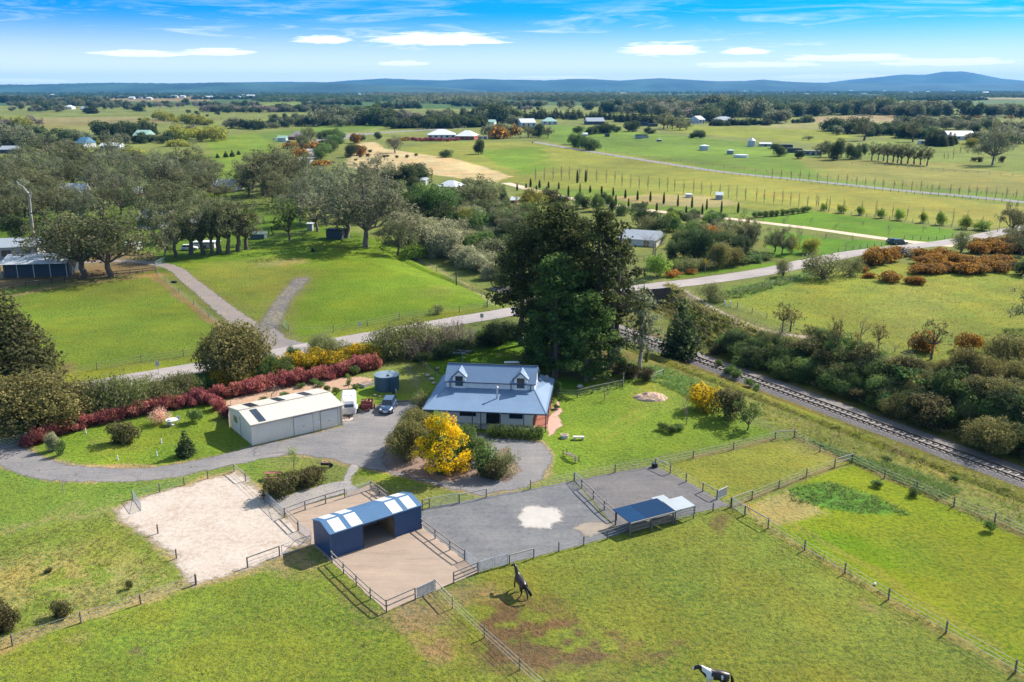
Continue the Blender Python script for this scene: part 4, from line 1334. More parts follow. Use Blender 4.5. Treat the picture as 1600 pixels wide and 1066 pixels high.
    d = thing('satellite_dish', 'grey satellite dish on the side verandah roof', 'satellite dish', p)
    rings = []
    for r, z in ((.03, 0), (.2, .03), (.38, .12)): rings.append([(r * math.cos(t * .5236), -z, .55 + r * math.sin(t * .5236)) for t in range(12)])
    MB().loft(rings[::-1], True).build('dish', pm('dish_grey', (.25, .27, .3)), d)
    MB().tube([(0, .05, 0), (0, .05, .55)], .03).build('mast', steel, d)
    d.rotation_euler = (0, 0, 2.4)


def big_shed():
    h = thing('farm_shed', 'long cream steel shed with two roller doors beside the gravel yard', 'shed', (-31.7, 101.85, 0), math.radians(36))
    Lx, D, ze, zr = 12.1, 7.7, 2.75, 3.4
    w = MB(); w.mi = 0
    w.add([(0, 0, 0), (Lx, 0, 0), (Lx, 0, ze), (0, 0, ze)], [(0, 1, 2, 3)])
    w.add([(Lx, D, 0), (0, D, 0), (0, D, ze), (Lx, D, ze)], [(0, 1, 2, 3)])
    w.mi = 1
    w.add([(0, D, 0), (0, 0, 0), (0, 0, ze), (0, D / 2, zr), (0, D, ze)], [(0, 1, 2, 3, 4)])
    w.add([(Lx, 0, 0), (Lx, D, 0), (Lx, D, ze), (Lx, D / 2, zr), (Lx, 0, ze)], [(0, 1, 2, 3, 4)])
    w.build('wall', [cream_sheet, cream_sheet_y], h)
    for q in ([(-.12, -.2, ze - .01), (Lx + .12, -.2, ze - .01), (Lx + .12, D / 2, zr + .04), (-.12, D / 2, zr + .04)], [(Lx + .12, D + .2, ze - .01), (-.12, D + .2, ze - .01), (-.12, D / 2, zr + .04), (Lx + .12, D / 2, zr + .04)]):
        MB().slab(q, .05).build('roof', cream_roof, h)
    MB().box(-.14, Lx + .14, D / 2 - .15, D / 2 + .15, zr + .03, zr + .065).build('ridge_cap', cream_trim, h)
    g = MB(); g.box(-.1, Lx + .1, -.31, -.2, ze - .14, ze - .03); g.build('gutter', cream_trim, h)
    for xa, xb in ((5.45, 7.95), (9.05, 11.35)):
        f = MB().box(xa - .07, xb + .07, -.05, -.003, 0, 2.47).build('door_frame', cream_trim, h)
        MB().box(xa, xb, -.07, -.04, .02, 2.4).build('roller_door', ribbed('roller_door_sheet', (.80, .74, .63), 'Z', .3, dark=.6), f)
        MB().box((xa + xb) / 2 - .06, (xa + xb) / 2 + .06, -.09, -.07, .95, 1.05).build('handle', black_m, f)
    MB().box(8.35, 8.9, -.03, -.003, .95, 1.2).build('notice_panel', white_m, h)
    MB().beam((Lx - .25, -.08, 0), (Lx - .25, -.08, ze - .1), .09, .09).build('downpipe', cream_trim, h)
    # dark translucent strips and solar panels on the roof
    def on_roof(x0, x1, t0, t1, m, nm, side=0):
        def P(x, t):
            if side == 0: return (x, -.2 + (D / 2 + .2) * t, ze - .01 + (zr + .05 - ze) * t + .035)
            return (x, D + .2 - (D / 2 + .2) * t, ze - .01 + (zr + .05 - ze) * t + .035)
        q = [P(x0, t0), P(x1, t0), P(x1, t1), P(x0, t1)]
        if side: q = q[::-1]
        MB().slab(q, .03).build(nm, m, h)
    on_roof(1.1, 1.55, .06, .88, solar_m, 'solar_panel'); on_roof(1.58, 2.0, .06, .88, solar_m, 'solar_panel')
    on_roof(1.6, 2.7, .12, .90, solar_m, 'skylight', 1); on_roof(5.3, 6.3, .12, .9, solar_m, 'skylight', 1); on_roof(9.0, 10.0, .12, .9, solar_m, 'skylight', 1)
    f = MB().box(-.05, -.003, 4.9, 6.1, 1.35, 2.15).build('window_frame', cream_trim, h)
    MB().box(-.07, -.04, 4.98, 6.02, 1.42, 2.08).build('window', glass, f)
    MB().box(-.04, -.003, 3.75, 3.8, .0, 2.6).build('wall_joint', timber, h)
    t = thing('garden_wall', 'grey timber paling wall joining the back of the cream shed', 'wall', (-36.4, 108.0, 0), math.radians(36 + 68))
    for k in range(22): MB().box(k * .3, k * .3 + .28, 0, .03, 0, 1.5).build('paling', timber, t)
    MB().box(0, 6.5, -.06, -.003, 1.2, 1.3).build('rail', timber, t)


def barn():
    h = thing('stable', 'navy blue steel horse stable with white clear panels in its roof', 'stable', (-16.73, 74.47, 0), math.radians(37.6))
    Lx, D, ze = 9.8, 3.6, 2.55
    xa, xb = 3.35, 6.75
    for bx_ in ((0, xa, 0, .04, 0, ze), (xb, Lx, 0, .04, 0, ze), (0, Lx, D - .04, D, 0, ze), (xa, xb, .002, .042, 2.3, ze - .002)): MB().box(*bx_).build('wall', navy_sheet, h)
    prof = [(-.08, ze + .02), (D * .46, 3.1), (D * .54, 3.1), (D + .08, ze + .02)]
    e = MB()
    for x in (0.002, Lx - .042):
        b = [(x, .0, 0), (x, D, 0), (x, D, ze), (x, D * .54, 3.06), (x, D * .46, 3.06), (x, 0, ze)]
        e.add(b + [(p[0] + .04, p[1], p[2]) for p in b], [(5, 4, 3, 2, 1, 0), (6, 7, 8, 9, 10, 11)] + [(i, (i + 1) % 6, 6 + (i + 1) % 6, 6 + i) for i in range(6)])
    e.build('wall', navy_sheet_y, h)
    for (ya, za), (yb, zb) in zip(prof[:-1], prof[1:]):
        MB().slab([(-.1, ya, za), (Lx + .1, ya, za), (Lx + .1, yb, zb), (-.1, yb, zb)], .04).build('roof', barn_roof, h)
    for fx in ((.05, .17), (.225, .345), (.675, .79), (.845, .95)):
        a, b = Lx * fx[0], Lx * fx[1]
        for i, (s, t) in enumerate(((0, .05), (1, .05))):
            (ya, za), (yb, zb) = ((prof[0], prof[1]) if s == 0 else (prof[3], prof[2]))
            l = lambda k: (ya + (yb - ya) * k, za + (zb - za) * k + .016)
            q = [(a, *l(.03)), (b, *l(.03)), (b, *l(.98)), (a, *l(.98))]
            if s: q = q[::-1]
            MB().slab(q, .012).build('roof_panel', clear_sheet, h)
    MB().box(-.02, Lx + .02, -.16, -.085, ze - .06, ze + .03).build('gutter', pm('blue_gutter', (.09, .17, .28)), h)
    # inside: timber lining, partition, post
    MB().box(.06, Lx - .06, D - .10, D - .045, 0, 1.4).build('lining', timber_in, h)
    MB().box(xb + .05, xb + .09, .06, D - .12, 0, 2.2).build('partition', timber_in, h)
    MB().box(xa - .09, xa - .05, .06, D - .12, 0, 2.2).build('partition', timber_in, h)
    for x in (xa, xb): MB().box(x - .05, x + .05, -.012, .052, 0, ze - .03).build('door_post', blue_trim, h)
    for x in (.0, Lx): MB().box(x - .03, x + .03, -.02, -.003, 0, ze).build('corner_trim', pm('blue_gutter', (.09, .17, .28)), h)


def shelter():
    a = math.atan2(79.78 - 77.24, 15.82 - 10.99)
    h = thing('horse_shelter', 'low open horse shelter with dark blue skillion roof and timber rails', 'shelter', (11.45, 78.9, 0), a)
    Lx, D = 5.3, 2.7
    MB().slab([(-.1, -.1, 1.5), (Lx + .1, -.1, 1.5), (Lx - .1, D, 1.72), (-.25, D, 1.72)], .06).build('roof', ribbed('shelter_roof', (.012, .05, .125), 'X', .25, rough=.9, spec=.08), h)
    MB().slab([(2.0, .0, 1.522), (Lx, .0, 1.522), (Lx - .15, D - .1, 1.728), (1.9, D - .1, 1.728)], .01).build('roof_panel', ribbed('shelter_roof2', (.010, .04, .10), 'X', .25, rough=.9, spec=.08), h)
    for x in (.05, 2.6, Lx - .05):
        for y in (0, D - .2): MB().beam((x, y, 0), (x, y, 1.44 + y * .08), .12, .12).build('post', timber, h)
    for z in (.3, .66): MB().box(.12, Lx, .07, .12, z, z + .26).build('wall_board', timber, h)
    MB().box(0, Lx, -.16, -.10, 1.32, 1.46).build('fascia', timber_pale, h)
    g = thing('feed_shelter', 'small shelter with two stepped pale metal roofs beside the blue-roofed one', 'shelter', (11.45 + math.cos(a) * 5.5, 78.9 + math.sin(a) * 5.5, 0), a)
    MB().slab([(0, .0, 1.42), (2.5, .0, 1.42), (2.5, 2.2, 1.55), (0, 2.2, 1.55)], .05).build('roof', ribbed('pale_roof', (.36, .40, .43), 'X', .3), g)
    MB().slab([(-.35, 2.3, 1.3), (1.25, 2.3, 1.3), (1.25, 3.6, 1.38), (-.35, 3.6, 1.38)], .05).build('roof', MATS['pale_roof'], g)
    for x, y in ((.08, .08), (2.42, .08), (.08, 2.1), (2.42, 2.1), (-.25, 3.5), (1.15, 3.5)): MB().beam((x, y, 0), (x, y, 1.25), .09, .09).build('post', timber, g)
    for z in (.4, .7, 1.0, 1.25): MB().box(.05, 2.45, -.02, .02, z, z + .06).build('rail', steel, g)


def water_tank():
    p = G(602, 614)
    h = thing('water_tank', 'round dark blue-green water tank on the lawn behind the float', 'water tank', (p.x, p.y + 1.9, 0))
    R, Hh = 1.78, 2.15
    m = ribbed('tank_sheet', (.045, .095, .15), 'Z', .12, dark=.75)
    MB().tube([(0, 0, 0), (0, 0, Hh)], R, 40).build('wall', m, h)
    MB().tube([(0, 0, Hh), (0, 0, Hh + .05), (0, 0, Hh + .22)], [R + .04, R + .02, .15], 40).build('roof', pm('tank_roof', (.20, .27, .33), (.16, .22, .28), .6, .5), h)
    MB().tube([(.6, -R - .06, .1), (.6, -R - .06, Hh)], .06).build('pipe', blue_trim, h)
    MB().tube([(.35, -.95, Hh + .11), (.35, -.95, Hh + .24)], .22, 12).build('hatch', blue_trim, h)
    pu = thing('water_pump', 'small dark pump at the foot of the round tank', 'pump', (p.x + 1.25, p.y - .15, 0))
    MB().box(-.25, .25, -.2, .2, 0, .4).build('housing', blue_trim, pu)
    MB().tube([(.3, 0, 0), (.3, 0, .65)], .07).build('pipe', white_m, pu)


def outhouse():
    p = G(856, 570)
    h = thing('garden_hut', 'small timber slab hut with green roof under the big pines', 'hut', (p.x - 1, p.y, 0), math.radians(-6))
    for i in range(8): MB().box(i * .27, i * .27 + .25, 0, .04, 0, 1.7 + .02 * (i % 3)).build('wall_board', pm('grey_boards', (.34, .30, .25), (.24, .21, .18), 3), h)
    for i in range(7): MB().box(2.16, 2.2, i * .25 + .05, i * .25 + .28, 0, 1.7).build('wall_board', MATS['grey_boards'], h)
    MB().box(0, .04, .05, .6, 0, 1.7).build('wall_board', MATS['grey_boards'], h)
    MB().box(.05, 2.1, 1.75, 1.8, 0, 1.7).build('back_wall', timber, h)
    MB().slab([(-.15, -.15, 1.78), (2.3, -.15, 1.78), (2.3, 1.9, 1.88), (-.15, 1.9, 1.88)], .06).build('roof', pm('green_roof', (.10, .17, .13), (.16, .17, .13), 2), h)


def far_building(name, label, cat, px, py, wpx, hpx, dep, wall, roof, rz=0, style='gable', wins=3, rise=.45, extra=None):
    """a building seen far off: walls, pitched roof, openings; wpx wide and hpx to the eaves in the picture"""
    p = G(px, py)
    s = depth_of(p) / 1400
    Lx, H = wpx * s, hpx * s
    h = thing(name, label, cat, p, math.radians(rz))
    w = MB(); w.box(-Lx / 2, Lx / 2, 0, dep, 0, H)
    w.build('wall', wall, h)
    R = min(dep * rise * .5, 4.2)
    ov = .3
    x0, x1, y0, y1 = -Lx / 2 - ov, Lx / 2 + ov, -ov, dep + ov
    if style == 'gable':
        MB().add([(x0, y0, H), (x1, y0, H), (x1, dep / 2, H + R), (x0, dep / 2, H + R), (x0, y1, H), (x1, y1, H)], [(0, 1, 2, 3), (3, 2, 5, 4), (0, 3, 4), (1, 5, 2), (0, 4, 5, 1)]).build('roof', roof, h)
    elif style == 'hip':
        k = min(dep / 2, Lx * .4)
        MB().add([(x0, y0, H), (x1, y0, H), (x1, y1, H), (x0, y1, H), (x0 + k, dep / 2, H + R), (x1 - k, dep / 2, H + R)], [(0, 1, 5, 4), (2, 3, 4, 5), (1, 2, 5), (3, 0, 4), (0, 3, 2, 1)]).build('roof', roof, h)
    else:
        MB().slab([(x0, y0, H + R), (x1, y0, H + R), (x1, y1, H + .15), (x0, y1, H + .15)], .15).build('roof', roof, h)
    for i in range(wins):
        x = -Lx / 2 + Lx * (i + .5) / wins
        ww = min(1.1, Lx / wins * .3)
        if i == wins // 2: MB().box(x - ww * .7, x + ww * .7, -.06, -.01, 0, H * .8).build('door', glass, h)
        else: MB().box(x - ww, x + ww, -.06, -.01, H * .35, H * .8).build('window', glass, h)
    if extra: extra(h, Lx, dep, H, R)
    return h


homestead(); big_shed(); barn(); shelter(); water_tank(); outhouse()

wh = pm('far_white_wall', (.62, .61, .58)); gr = pm('far_grey_wall', (.35, .37, .38)); dk = pm('far_dark_wall', (.06, .075, .09)); rd = pm('far_red_wall', (.33, .10, .07))
wroof = pm('far_pale_roof', (.66, .70, .72), rough=.4); groof = pm('far_grey_roof', (.36, .40, .44), rough=.4); droof = pm('far_dark_roof', (.13, .155, .18), rough=.4)
gnroof = pm('far_green_roof', (.30, .47, .40), rough=.5); rroof = pm('far_red_roof', (.40, .13, .10)); broof = pm('far_blue_roof', (.16, .33, .50), rough=.4)
FB = far_building
# --- left neighbours
def shed_bays(h, Lx, dep, H, R):
    for i in range(5): MB().box(-Lx / 2 + Lx * i / 4 - .08, -Lx / 2 + Lx * i / 4 + .08, -1.6, -1.44, 0, H).build('post', timber_pale, h)
    MB().slab([(-Lx / 2 - .4, -1.9, H), (Lx / 2 + .3, -1.9, H), (Lx / 2 + .3, .2, H + .55), (-Lx / 2 - .4, .2, H + .55)], .08).build('awning', greyroof, h)
FB('machinery_shed', 'long open-fronted machinery shed with pale roof by the left yard', 'shed', 58, 432, 96, 22, 9, dk, greyroof, 8, 'gable', 0, .3, shed_bays)
FB('shed', 'grey shed with skylight roof at the far left edge above the yard', 'shed', 28, 408, 60, 22, 8, gr, groof, 14, 'gable', 2)
FB('barn', 'red-walled barn with grey roof among the gum trees on the left', 'barn', 112, 322, 38, 15, 12, rd, groof, 10, 'gable', 2, .8)
FB('barn', 'small red building with pale roof between left gum trees', 'barn', 208, 312, 18, 9, 7, rd, wroof, -10, 'gable', 1, .7)
FB('shed', 'blue-grey steel shed half hidden behind the roadside gum trees', 'shed', 234, 358, 40, 16, 9, gr, wroof, -14, 'gable', 2, .5)
FB('shed', 'white shed behind the gum trees left of the long paddock', 'shed', 306, 362, 48, 14, 9, wh, wroof, 6, 'gable', 2, .4)
FB('shed', 'white low shed between gum trunks beside the farm track', 'shed', 318, 388, 34, 7, 5, wh, wroof, 0, 'flat', 1, .2)
FB('shed', 'pale shed under the two big yard gum trees', 'shed', 204, 392, 20, 7, 4, wh, wroof, 0, 'gable', 1)
FB('shed', 'pale grey shed with stepped roof at the edge of the far gums', 'shed', 347, 300, 34, 9, 12, wh, groof, -6, 'gable', 2, .4)
FB('horse_box', 'black-walled animal shelter open at the front in the shaded paddock', 'shelter', 522, 374, 26, 14, 3.5, dk, dk, -12, 'flat', 0, .2)
FB('tank_stand', 'small grey rainwater hut between gum trunks', 'hut', 484, 361, 8, 11, 2.0, gr, wroof, 0, 'flat', 0, .1)
FB('garden_shed', 'dark green garden shed behind the paddock rail fence', 'shed', 402, 374, 22, 8, 3, pm('green_wall', (.09, .14, .13)), pm('green_wall'+'_roof', (.13, .19, .17)), 0, 'gable', 0)
FB('cottage', 'cottage with silver roof beyond the creek trees', 'house', 697, 299, 34, 7, 10, pm('mauve_brick', (.33, .22, .2)), wroof, -22, 'hip', 3)
FB('shed', 'tiny white shed beside the silver-roofed cottage', 'shed', 661, 290, 9, 8, 5, wh, wroof, -10, 'gable', 0)
FB('cottage', 'grey-roofed cottage hidden behind the big pine', 'house', 995, 384, 60, 10, 9, wh, greyroof, -24, 'gable', 2)
FB('shed', 'red-fronted small shed beside the conifer', 'shed', 803, 318, 10, 5, 5, rd, wroof, -10, 'gable', 0)
# --- mid distance, left
FB('shed', 'dark shed with arched grey roof at the far left meadow', 'shed', 12, 240, 22, 6, 10, dk, groof, 8, 'gable', 0)
FB('farmhouse', 'white gabled farmhouse with blue-grey roof in the left trees', 'house', 121, 231, 26, 7, 12, wh, broof, -20, 'gable', 3, 1.0)
FB('shed', 'long white shed with blue doors on the left green', 'shed', 172, 234, 30, 6, 12, wh, wroof, 8, 'gable', 4, .3)
FB('farmhouse', 'farmhouse with big pale green gable roof among conifers', 'house', 218, 217, 20, 5, 22, wh, gnroof, 0, 'gable', 3, 1.0)
FB('farmhouse', 'brown hip-roofed house with cars beside the railway bend', 'house', 463, 219, 26, 5, 16, rd, pm('brown_roof', (.27, .24, .24)), 0, 'hip', 3, .7)
FB('shed', 'pale green shed beside the brown hip-roofed house', 'shed', 440, 222, 13, 6, 8, pm('sage_wall', (.42, .5, .46)), gnroof, 0, 'gable', 0)
FB('farmhouse', 'house with bright blue hip roof at the foot of dark pines', 'house', 562, 193, 22, 4, 22, wh, broof, 0, 'hip', 3, .7)
FB('shed', 'low grey-roofed shed left of the lone round tree', 'shed', 762, 195, 20, 4, 18, wh, gnroof, -8, 'gable', 0, .3)
FB('shed', 'small grey shed behind the sprawling white homestead', 'shed', 708, 196, 8, 4, 10, gr, wroof, 0, 'gable', 0)
FB('homestead', 'sprawling white homestead wing with pale hip roof, left half', 'house', 690, 217, 44, 6, 26, wh, wroof, 4, 'hip', 5, .55)
FB('homestead', 'brick-ended homestead wing with two pale gables, right half', 'house', 726, 219, 30, 6, 24, rd, wroof, -8, 'hip', 4, .6)
FB('garage', 'small flat-roofed garage right of the white homestead', 'garage', 754, 217, 15, 3, 10, wh, wroof, 0, 'flat', 2, .1)
FB('shed', 'large white farm shed left of the green-roofed house', 'shed', 826, 199, 24, 7, 22, wh, wroof, 14, 'gable', 3, .5)
FB('farmhouse', 'farmhouse with sea-green pyramid roof and white gables', 'house', 859, 195, 24, 5, 26, wh, gnroof, 0, 'hip', 3, .8)
FB('shed', 'dark-walled barn with silver roof beyond the green meadow', 'barn', 931, 195, 28, 5, 20, dk, groof, 6, 'gable', 3, .5)
FB('shed', 'two-storey dark barn with open bays under tall cypress', 'barn', 1004, 197, 20, 7, 14, dk, droof, 0, 'flat', 3, .2)
FB('shed', 'low dark stable with white fascia right of the two-storey barn', 'stable', 1021, 198, 13, 4, 9, dk, groof, 0, 'flat', 3, .1)
FB('shed', 'small white shed beside the clump of green trees', 'shed', 914, 213, 8, 3, 6, wh, wroof, 0, 'gable', 0)
FB('shelter', 'dark paddock shelter with white lean-to roof', 'shelter', 949, 214, 7, 4, 4, dk, wroof, 0, 'flat', 0)
FB('shed', 'pair of grey-green sheds in the bright meadow, left one', 'shed', 999, 217, 11, 5, 5, gr, wroof, 0, 'flat', 0)
FB('shed', 'pair of grey-green sheds in the bright meadow, right one', 'shed', 1009, 216, 9, 4, 5, gr, wroof, 10, 'flat', 0)
FB('farmhouse', 'wide low farmhouse with silver hip roof before a dark hedge', 'house', 1134, 192, 36, 4, 30, wh, groof, 0, 'hip', 5, .5)
FB('cottage', 'steep white cottage gable beside an orange tree', 'house', 1097, 193, 12, 6, 18, wh, wroof, 30, 'gable', 2, 1.0)
FB('farmhouse', 'white house behind large gum tree at the brown field', 'house', 1246, 181, 22, 5, 16, wh, wroof, -10, 'gable', 2, .7)
FB('stable', 'long white-roofed stable by the yard, upper of three', 'stable', 1222, 233, 32, 6, 8, dk, wroof, -10, 'flat', 4, .15)
FB('stable', 'blue-grey roofed stable in the middle of three', 'stable', 1242, 239, 22, 6, 8, dk, groof, -12, 'flat', 3, .15)
FB('stable', 'long pale stable nearest to the row of gum trees', 'stable', 1266, 243, 34, 6, 7, gr, wroof, -10, 'flat', 4, .15)
FB('shed', 'small white square shed at the tall hedge end', 'shed', 1441, 226, 9, 6, 4, wh, wroof, 0, 'flat', 1, .1)
FB('farmhouse', 'long house with blue-grey roof right of the tall hedge', 'house', 1503, 219, 42, 6, 16, wh, groof, 0, 'gable', 4, .5)
FB('shed', 'silver shed on the dirt yard beside the silo', 'shed', 1196, 229, 18, 4, 6, gr, wroof, -6, 'gable', 1, .3)
FB('shed', 'tiny grey hut by the bare poplars', 'hut', 1124, 312, 10, 7, 3.5, gr, wroof, -8, 'gable', 0, .6)
FB('shed', 'white box hut at the edge of the dry flower field', 'hut', 1077, 309, 8, 5, 2.5, wh, wroof, 0, 'flat', 0, .05)
# silo and round tanks
def tank(name, label, px, py, wpx, hpx, cone, m):
    p = G(px, py); s = depth_of(p) / 1400
    h = thing(name, label, 'silo' if cone > .4 else 'water tank', p)
    R, H = wpx * s / 2, hpx * s
    MB().tube([(0, 0, 0), (0, 0, H)], R, 20).build('wall', m, h)
    MB().tube([(0, 0, H), (0, 0, H + .03), (0, 0, H + R * cone)], [R + .08, R + .02, R * .1], 20).build('roof', wroof, h)
    if cone > .4: MB().tube([(0, 0, H + R * cone), (0, 0, H + R * cone + .6)], R * .12, 8).build('cap', steel, h)
tank('silo', 'silver grain silo with cone roof on the dirt yard', 1174, 229, 12, 9, .7, steel)
tank('water_tank', 'silver round tank in the bright meadow', 1100, 235, 15, 7, .25, steel)
tank('water_tank', 'grey-green round tank in the meadow above the white trough tank', 1141, 241, 11, 6, .2, pm('tank_green', (.25, .32, .30)))
tank('water_tank', 'wide low white tank in the meadow', 1158, 246, 21, 4, .08, wroof)
tank('water_tank', 'small dark cattle tank in the meadow', 1030, 221, 8, 3, .1, droof)
# town and farm buildings along the far plain
FT = [(326, 154.5, 10), (440, 173.5, 12), (523, 172, 8), (345, 153.5, 6), (380, 150, 6), (106, 171, 12), (129, 172, 7), (232, 156, 9), (187, 152.5, 7), (205, 155, 8), (219, 154, 6), (272, 153, 10), (285, 152.5, 7), (316, 166, 16), (328, 155, 11),
      (391, 153, 12), (371, 153.5, 8), (82, 151, 9), (300, 151, 5), (560, 149, 6), (778, 148.5, 7), (863, 158, 8), (900, 157, 7), (833, 159, 5), (974, 148.5, 9), (1055, 164, 12), (1040, 165, 7), (1099, 165, 5), (1180, 162, 6),
      (1240, 150, 8), (1262, 149, 6), (1305, 149, 6), (1200, 151, 6), (1350, 149, 8), (1375, 142.5, 7), (1382, 144, 5), (1423, 146, 6), (1450, 145.5, 7), (1451, 142, 4), (1540, 147, 9), (1405, 148, 7), (1490, 144, 6), (1163, 144.5, 5), (1245, 144.5, 5), (1330, 143.5, 6), (1432, 149, 7), (1515, 149, 5), (1225, 146, 5), (1286, 147, 5)]
fbs = []
for i, (x, y, w) in enumerate(FT):
    o = FB('house', '', 'house', x, y, w, max(1.6, w * .28), 18, [wh, wh, gr, pm('cream_far', (.6, .5, .4))][i % 4], [wroof, groof, wroof, droof, wroof][i % 5], 0, 'hip' if i % 3 else 'gable', 0, .5)
    fbs.append(o)
number(fbs, 'among the small houses scattered over the far plain', 'small houses on the far plain', 'house')
FB('shed', 'long shed with faded red roof on the far plain', 'shed', 486, 153.5, 17, 2.2, 30, wh, rroof, 0, 'gable', 0, .5)
# ---------------------------------------------------------------- haze
def haze():
    m = bpy.data.materials.new('haze'); m.use_nodes = True
    N, L = m.node_tree.nodes, m.node_tree.links
    N.remove(N['Principled BSDF'])
    v = N.new('ShaderNodeVolumePrincipled')
    v.inputs['Color'].default_value = HAZE_COL
    v.inputs['Density'].default_value = HAZE_D
    v.inputs['Anisotropy'].default_value = 0.0
    L.new(v.outputs[0], N['Material Output'].inputs['Volume'])
    o = MB().box(-30000, 30000, -2000, 20000, -10, 330).build('haze', m)
    tag(o, 'thin blue air haze over the far plain', 'haze', kind='stuff')
HAZE_COL, HAZE_D = (.10, .48, 1.0, 1), 4e-5
haze()
# ---------------------------------------------------------------- plants, placed where the photograph shows their feet
def mass(kinds, poly, n, h, desc, group, cat='tree', name=None, wr=(.8, 1.3), mind=6):
    """n plants spread over a picture polygon, h = (low, high) height in picture units"""
    W_ = [p for p in poly]
    xs = [p[0] for p in W_]; ys = [p[1] for p in W_]
    pts = []; tries = 0
    while len(pts) < n and tries < 6000:
        tries += 1
        x, y = RN.uniform(min(xs), max(xs)), RN.uniform(min(ys), max(ys))
        if not inpoly(np.array([x]), np.array([y]), W_)[0]: continue
        if any(math.hypot(x - a, (y - b) * 2.2) < mind for a, b in pts): continue
        pts.append((x, y))
    os_ = []
    for x, y in pts:
        hh = RN.uniform(*h)
        os_.append(plant(RN.choice(kinds), x, y, y - hh, hh * RN.uniform(*wr), '', cat, name))
    number(os_, desc, group, cat)
    return os_


def one(kind, bx, by, top, w, label, cat='tree', **k): return plant(kind, bx, by, top, w, label, cat, **k)


# home garden ------------------------------------------------------------
one('bigcyp', 12, 612, 452, 172, 'big dark spreading conifer cut by the left edge of the picture')
one('tan', 58, 668, 586, 128, 'broad tan-flowering evergreen beside the entrance gate')
one('tan', 12, 650, 592, 70, 'tan-flowering evergreen at the left picture edge by the side road')
one('tan', 365, 590, 504, 92, 'rounded olive and gold evergreen standing between road and red hedge')
row('haw', [(128, 648), (155, 648), (185, 645), (212, 641), (245, 634), (262, 631), (292, 624)], [594, 588, 588, 582, 592, 586, 580], [50, 62, 60, 60, 58, 52, 48], 'in the soft green hawthorn hedge along the road behind the red hedge', 'hawthorn hedge by the road', 'shrub', 'hawthorn_bush')
row('green', [(300, 610), (322, 604), (45, 682)], [584, 580, 655], [34, 34, 26], 'of three dark green bushes near the red hedge', 'dark green hedge bushes', 'shrub', 'bush')
rp = along([(52, 695), (80, 684), (105, 675), (150, 664), (200, 652), (250, 643), (300, 633), (330, 626), (380, 616), (430, 606), (480, 597), (530, 588), (582, 576)], 54, 2, 1)
row('red', rp, [p[1] - (17 + RN.random() * 9) for p in rp], 23, 'in the long red-leaved hedge behind the cream shed', 'red-leaved hedge', 'shrub', 'red_hedge_bush')
row('red', [(340, 640), (356, 652), (330, 632)], [620, 632, 614], [24, 20, 22], 'of three red bushes by the timber wall', 'red bushes by the wall', 'shrub', 'red_hedge_bush')
gp = along([(345, 600), (400, 592), (440, 583), (490, 572), (545, 566), (580, 562)], 15, 4, 2)
row('gorsey', gp, [p[1] - (20 + RN.random() * 10) for p in gp], 34, 'in the orange-yellow flowering gorse row behind the red hedge', 'flowering gorse behind the hedge', 'shrub', 'gorse_bush')
row('green', [(425, 590), (445, 584), (412, 596), (458, 560)], [552, 558, 566, 540], [32, 30, 26, 20], 'among the green conifers at the end of the gorse row', 'green conifers by the gorse', 'tree')
row('haw', [(505, 562), (530, 560), (556, 556), (598, 560), (622, 556), (645, 550), (668, 546), (690, 540), (505, 545)], [522, 530, 540, 512, 506, 500, 505, 508, 520], [46, 40, 40, 60, 62, 60, 50, 46, 40], 'in the twiggy olive thicket beside the road above the water tank', 'thicket beside the road', 'shrub', 'hawthorn_bush')
row('grey', [(655, 556), (700, 545), (722, 546), (640, 560), (738, 540), (672, 552)], [512, 495, 494, 520, 510, 512], [42, 40, 44, 40, 30, 40], 'of the brown leafless bushes between lawn and road', 'leafless roadside bushes', 'shrub', 'bare_bush')
row('dark', [(715, 552), (760, 538), (785, 530), (810, 525), (690, 560), (660, 565)], [528, 512, 508, 500, 540, 550], [40, 44, 44, 44, 36, 30], 'in the low dark hedge under the roadside bushes', 'low dark roadside hedge', 'shrub', 'bush')
one('bush', 195, 690, 661, 38, 'dense dark olive bush alone on the oval lawn', 'shrub', name='bush')
one('conifer', 291, 712, 672, 32, 'small dark conifer alone on the lawn near the drive')
one('pink', 251, 662, 638, 28, 'pale pink blossom tree beside the white garden table')
one('smallgreen', 305, 660, 638, 20, 'young olive-green tree right of the garden table')
one('cream', 84, 704, 676, 18, 'white-flowering sapling near the entrance gate', name='sapling')
one('smallgreen', 95, 712, 688, 14, 'thin blue-green sapling near the entrance gate', name='sapling')
one('barepale', 100, 770, 728, 28, 'bare pale birch sapling left of the sand arena', name='birch_sapling')
one('barepale', 217, 758, 730, 22, 'small bare birch sapling below the drive bend', name='birch_sapling')
one('budding', 460, 738, 698, 32, 'budding young tree on the lawn below the gravel yard')
row('bush', [(432, 778), (452, 768), (475, 760), (492, 752)], [748, 742, 738, 732], [40, 40, 34, 30], 'in the dark green shrub row on the lawn by the grey path', 'shrub row by the path', 'shrub', 'bush')
one('tan', 634, 716, 654, 52, 'olive evergreen at the left of the yellow wattle', name='evergreen_tree')
one('tan', 655, 696, 640, 48, 'second olive evergreen behind the yellow wattle', name='evergreen_tree')
one('green', 735, 722, 668, 58, 'grey-green bush right of the yellow wattle', name='evergreen_tree')
one('smallgreen', 757, 742, 698, 34, 'blue-green round bush in the garden island', 'shrub', name='bush')
one('haw', 786, 742, 702, 38, 'olive twiggy bush at the right of the garden island', 'shrub', name='bush')
one('smallgreen', 694, 740, 718, 22, 'low grey-green bush under the wattle', 'shrub', name='bush')
one('bush', 770, 748, 722, 34, 'low dark bush at the right front of the garden island', 'shrub', name='bush')


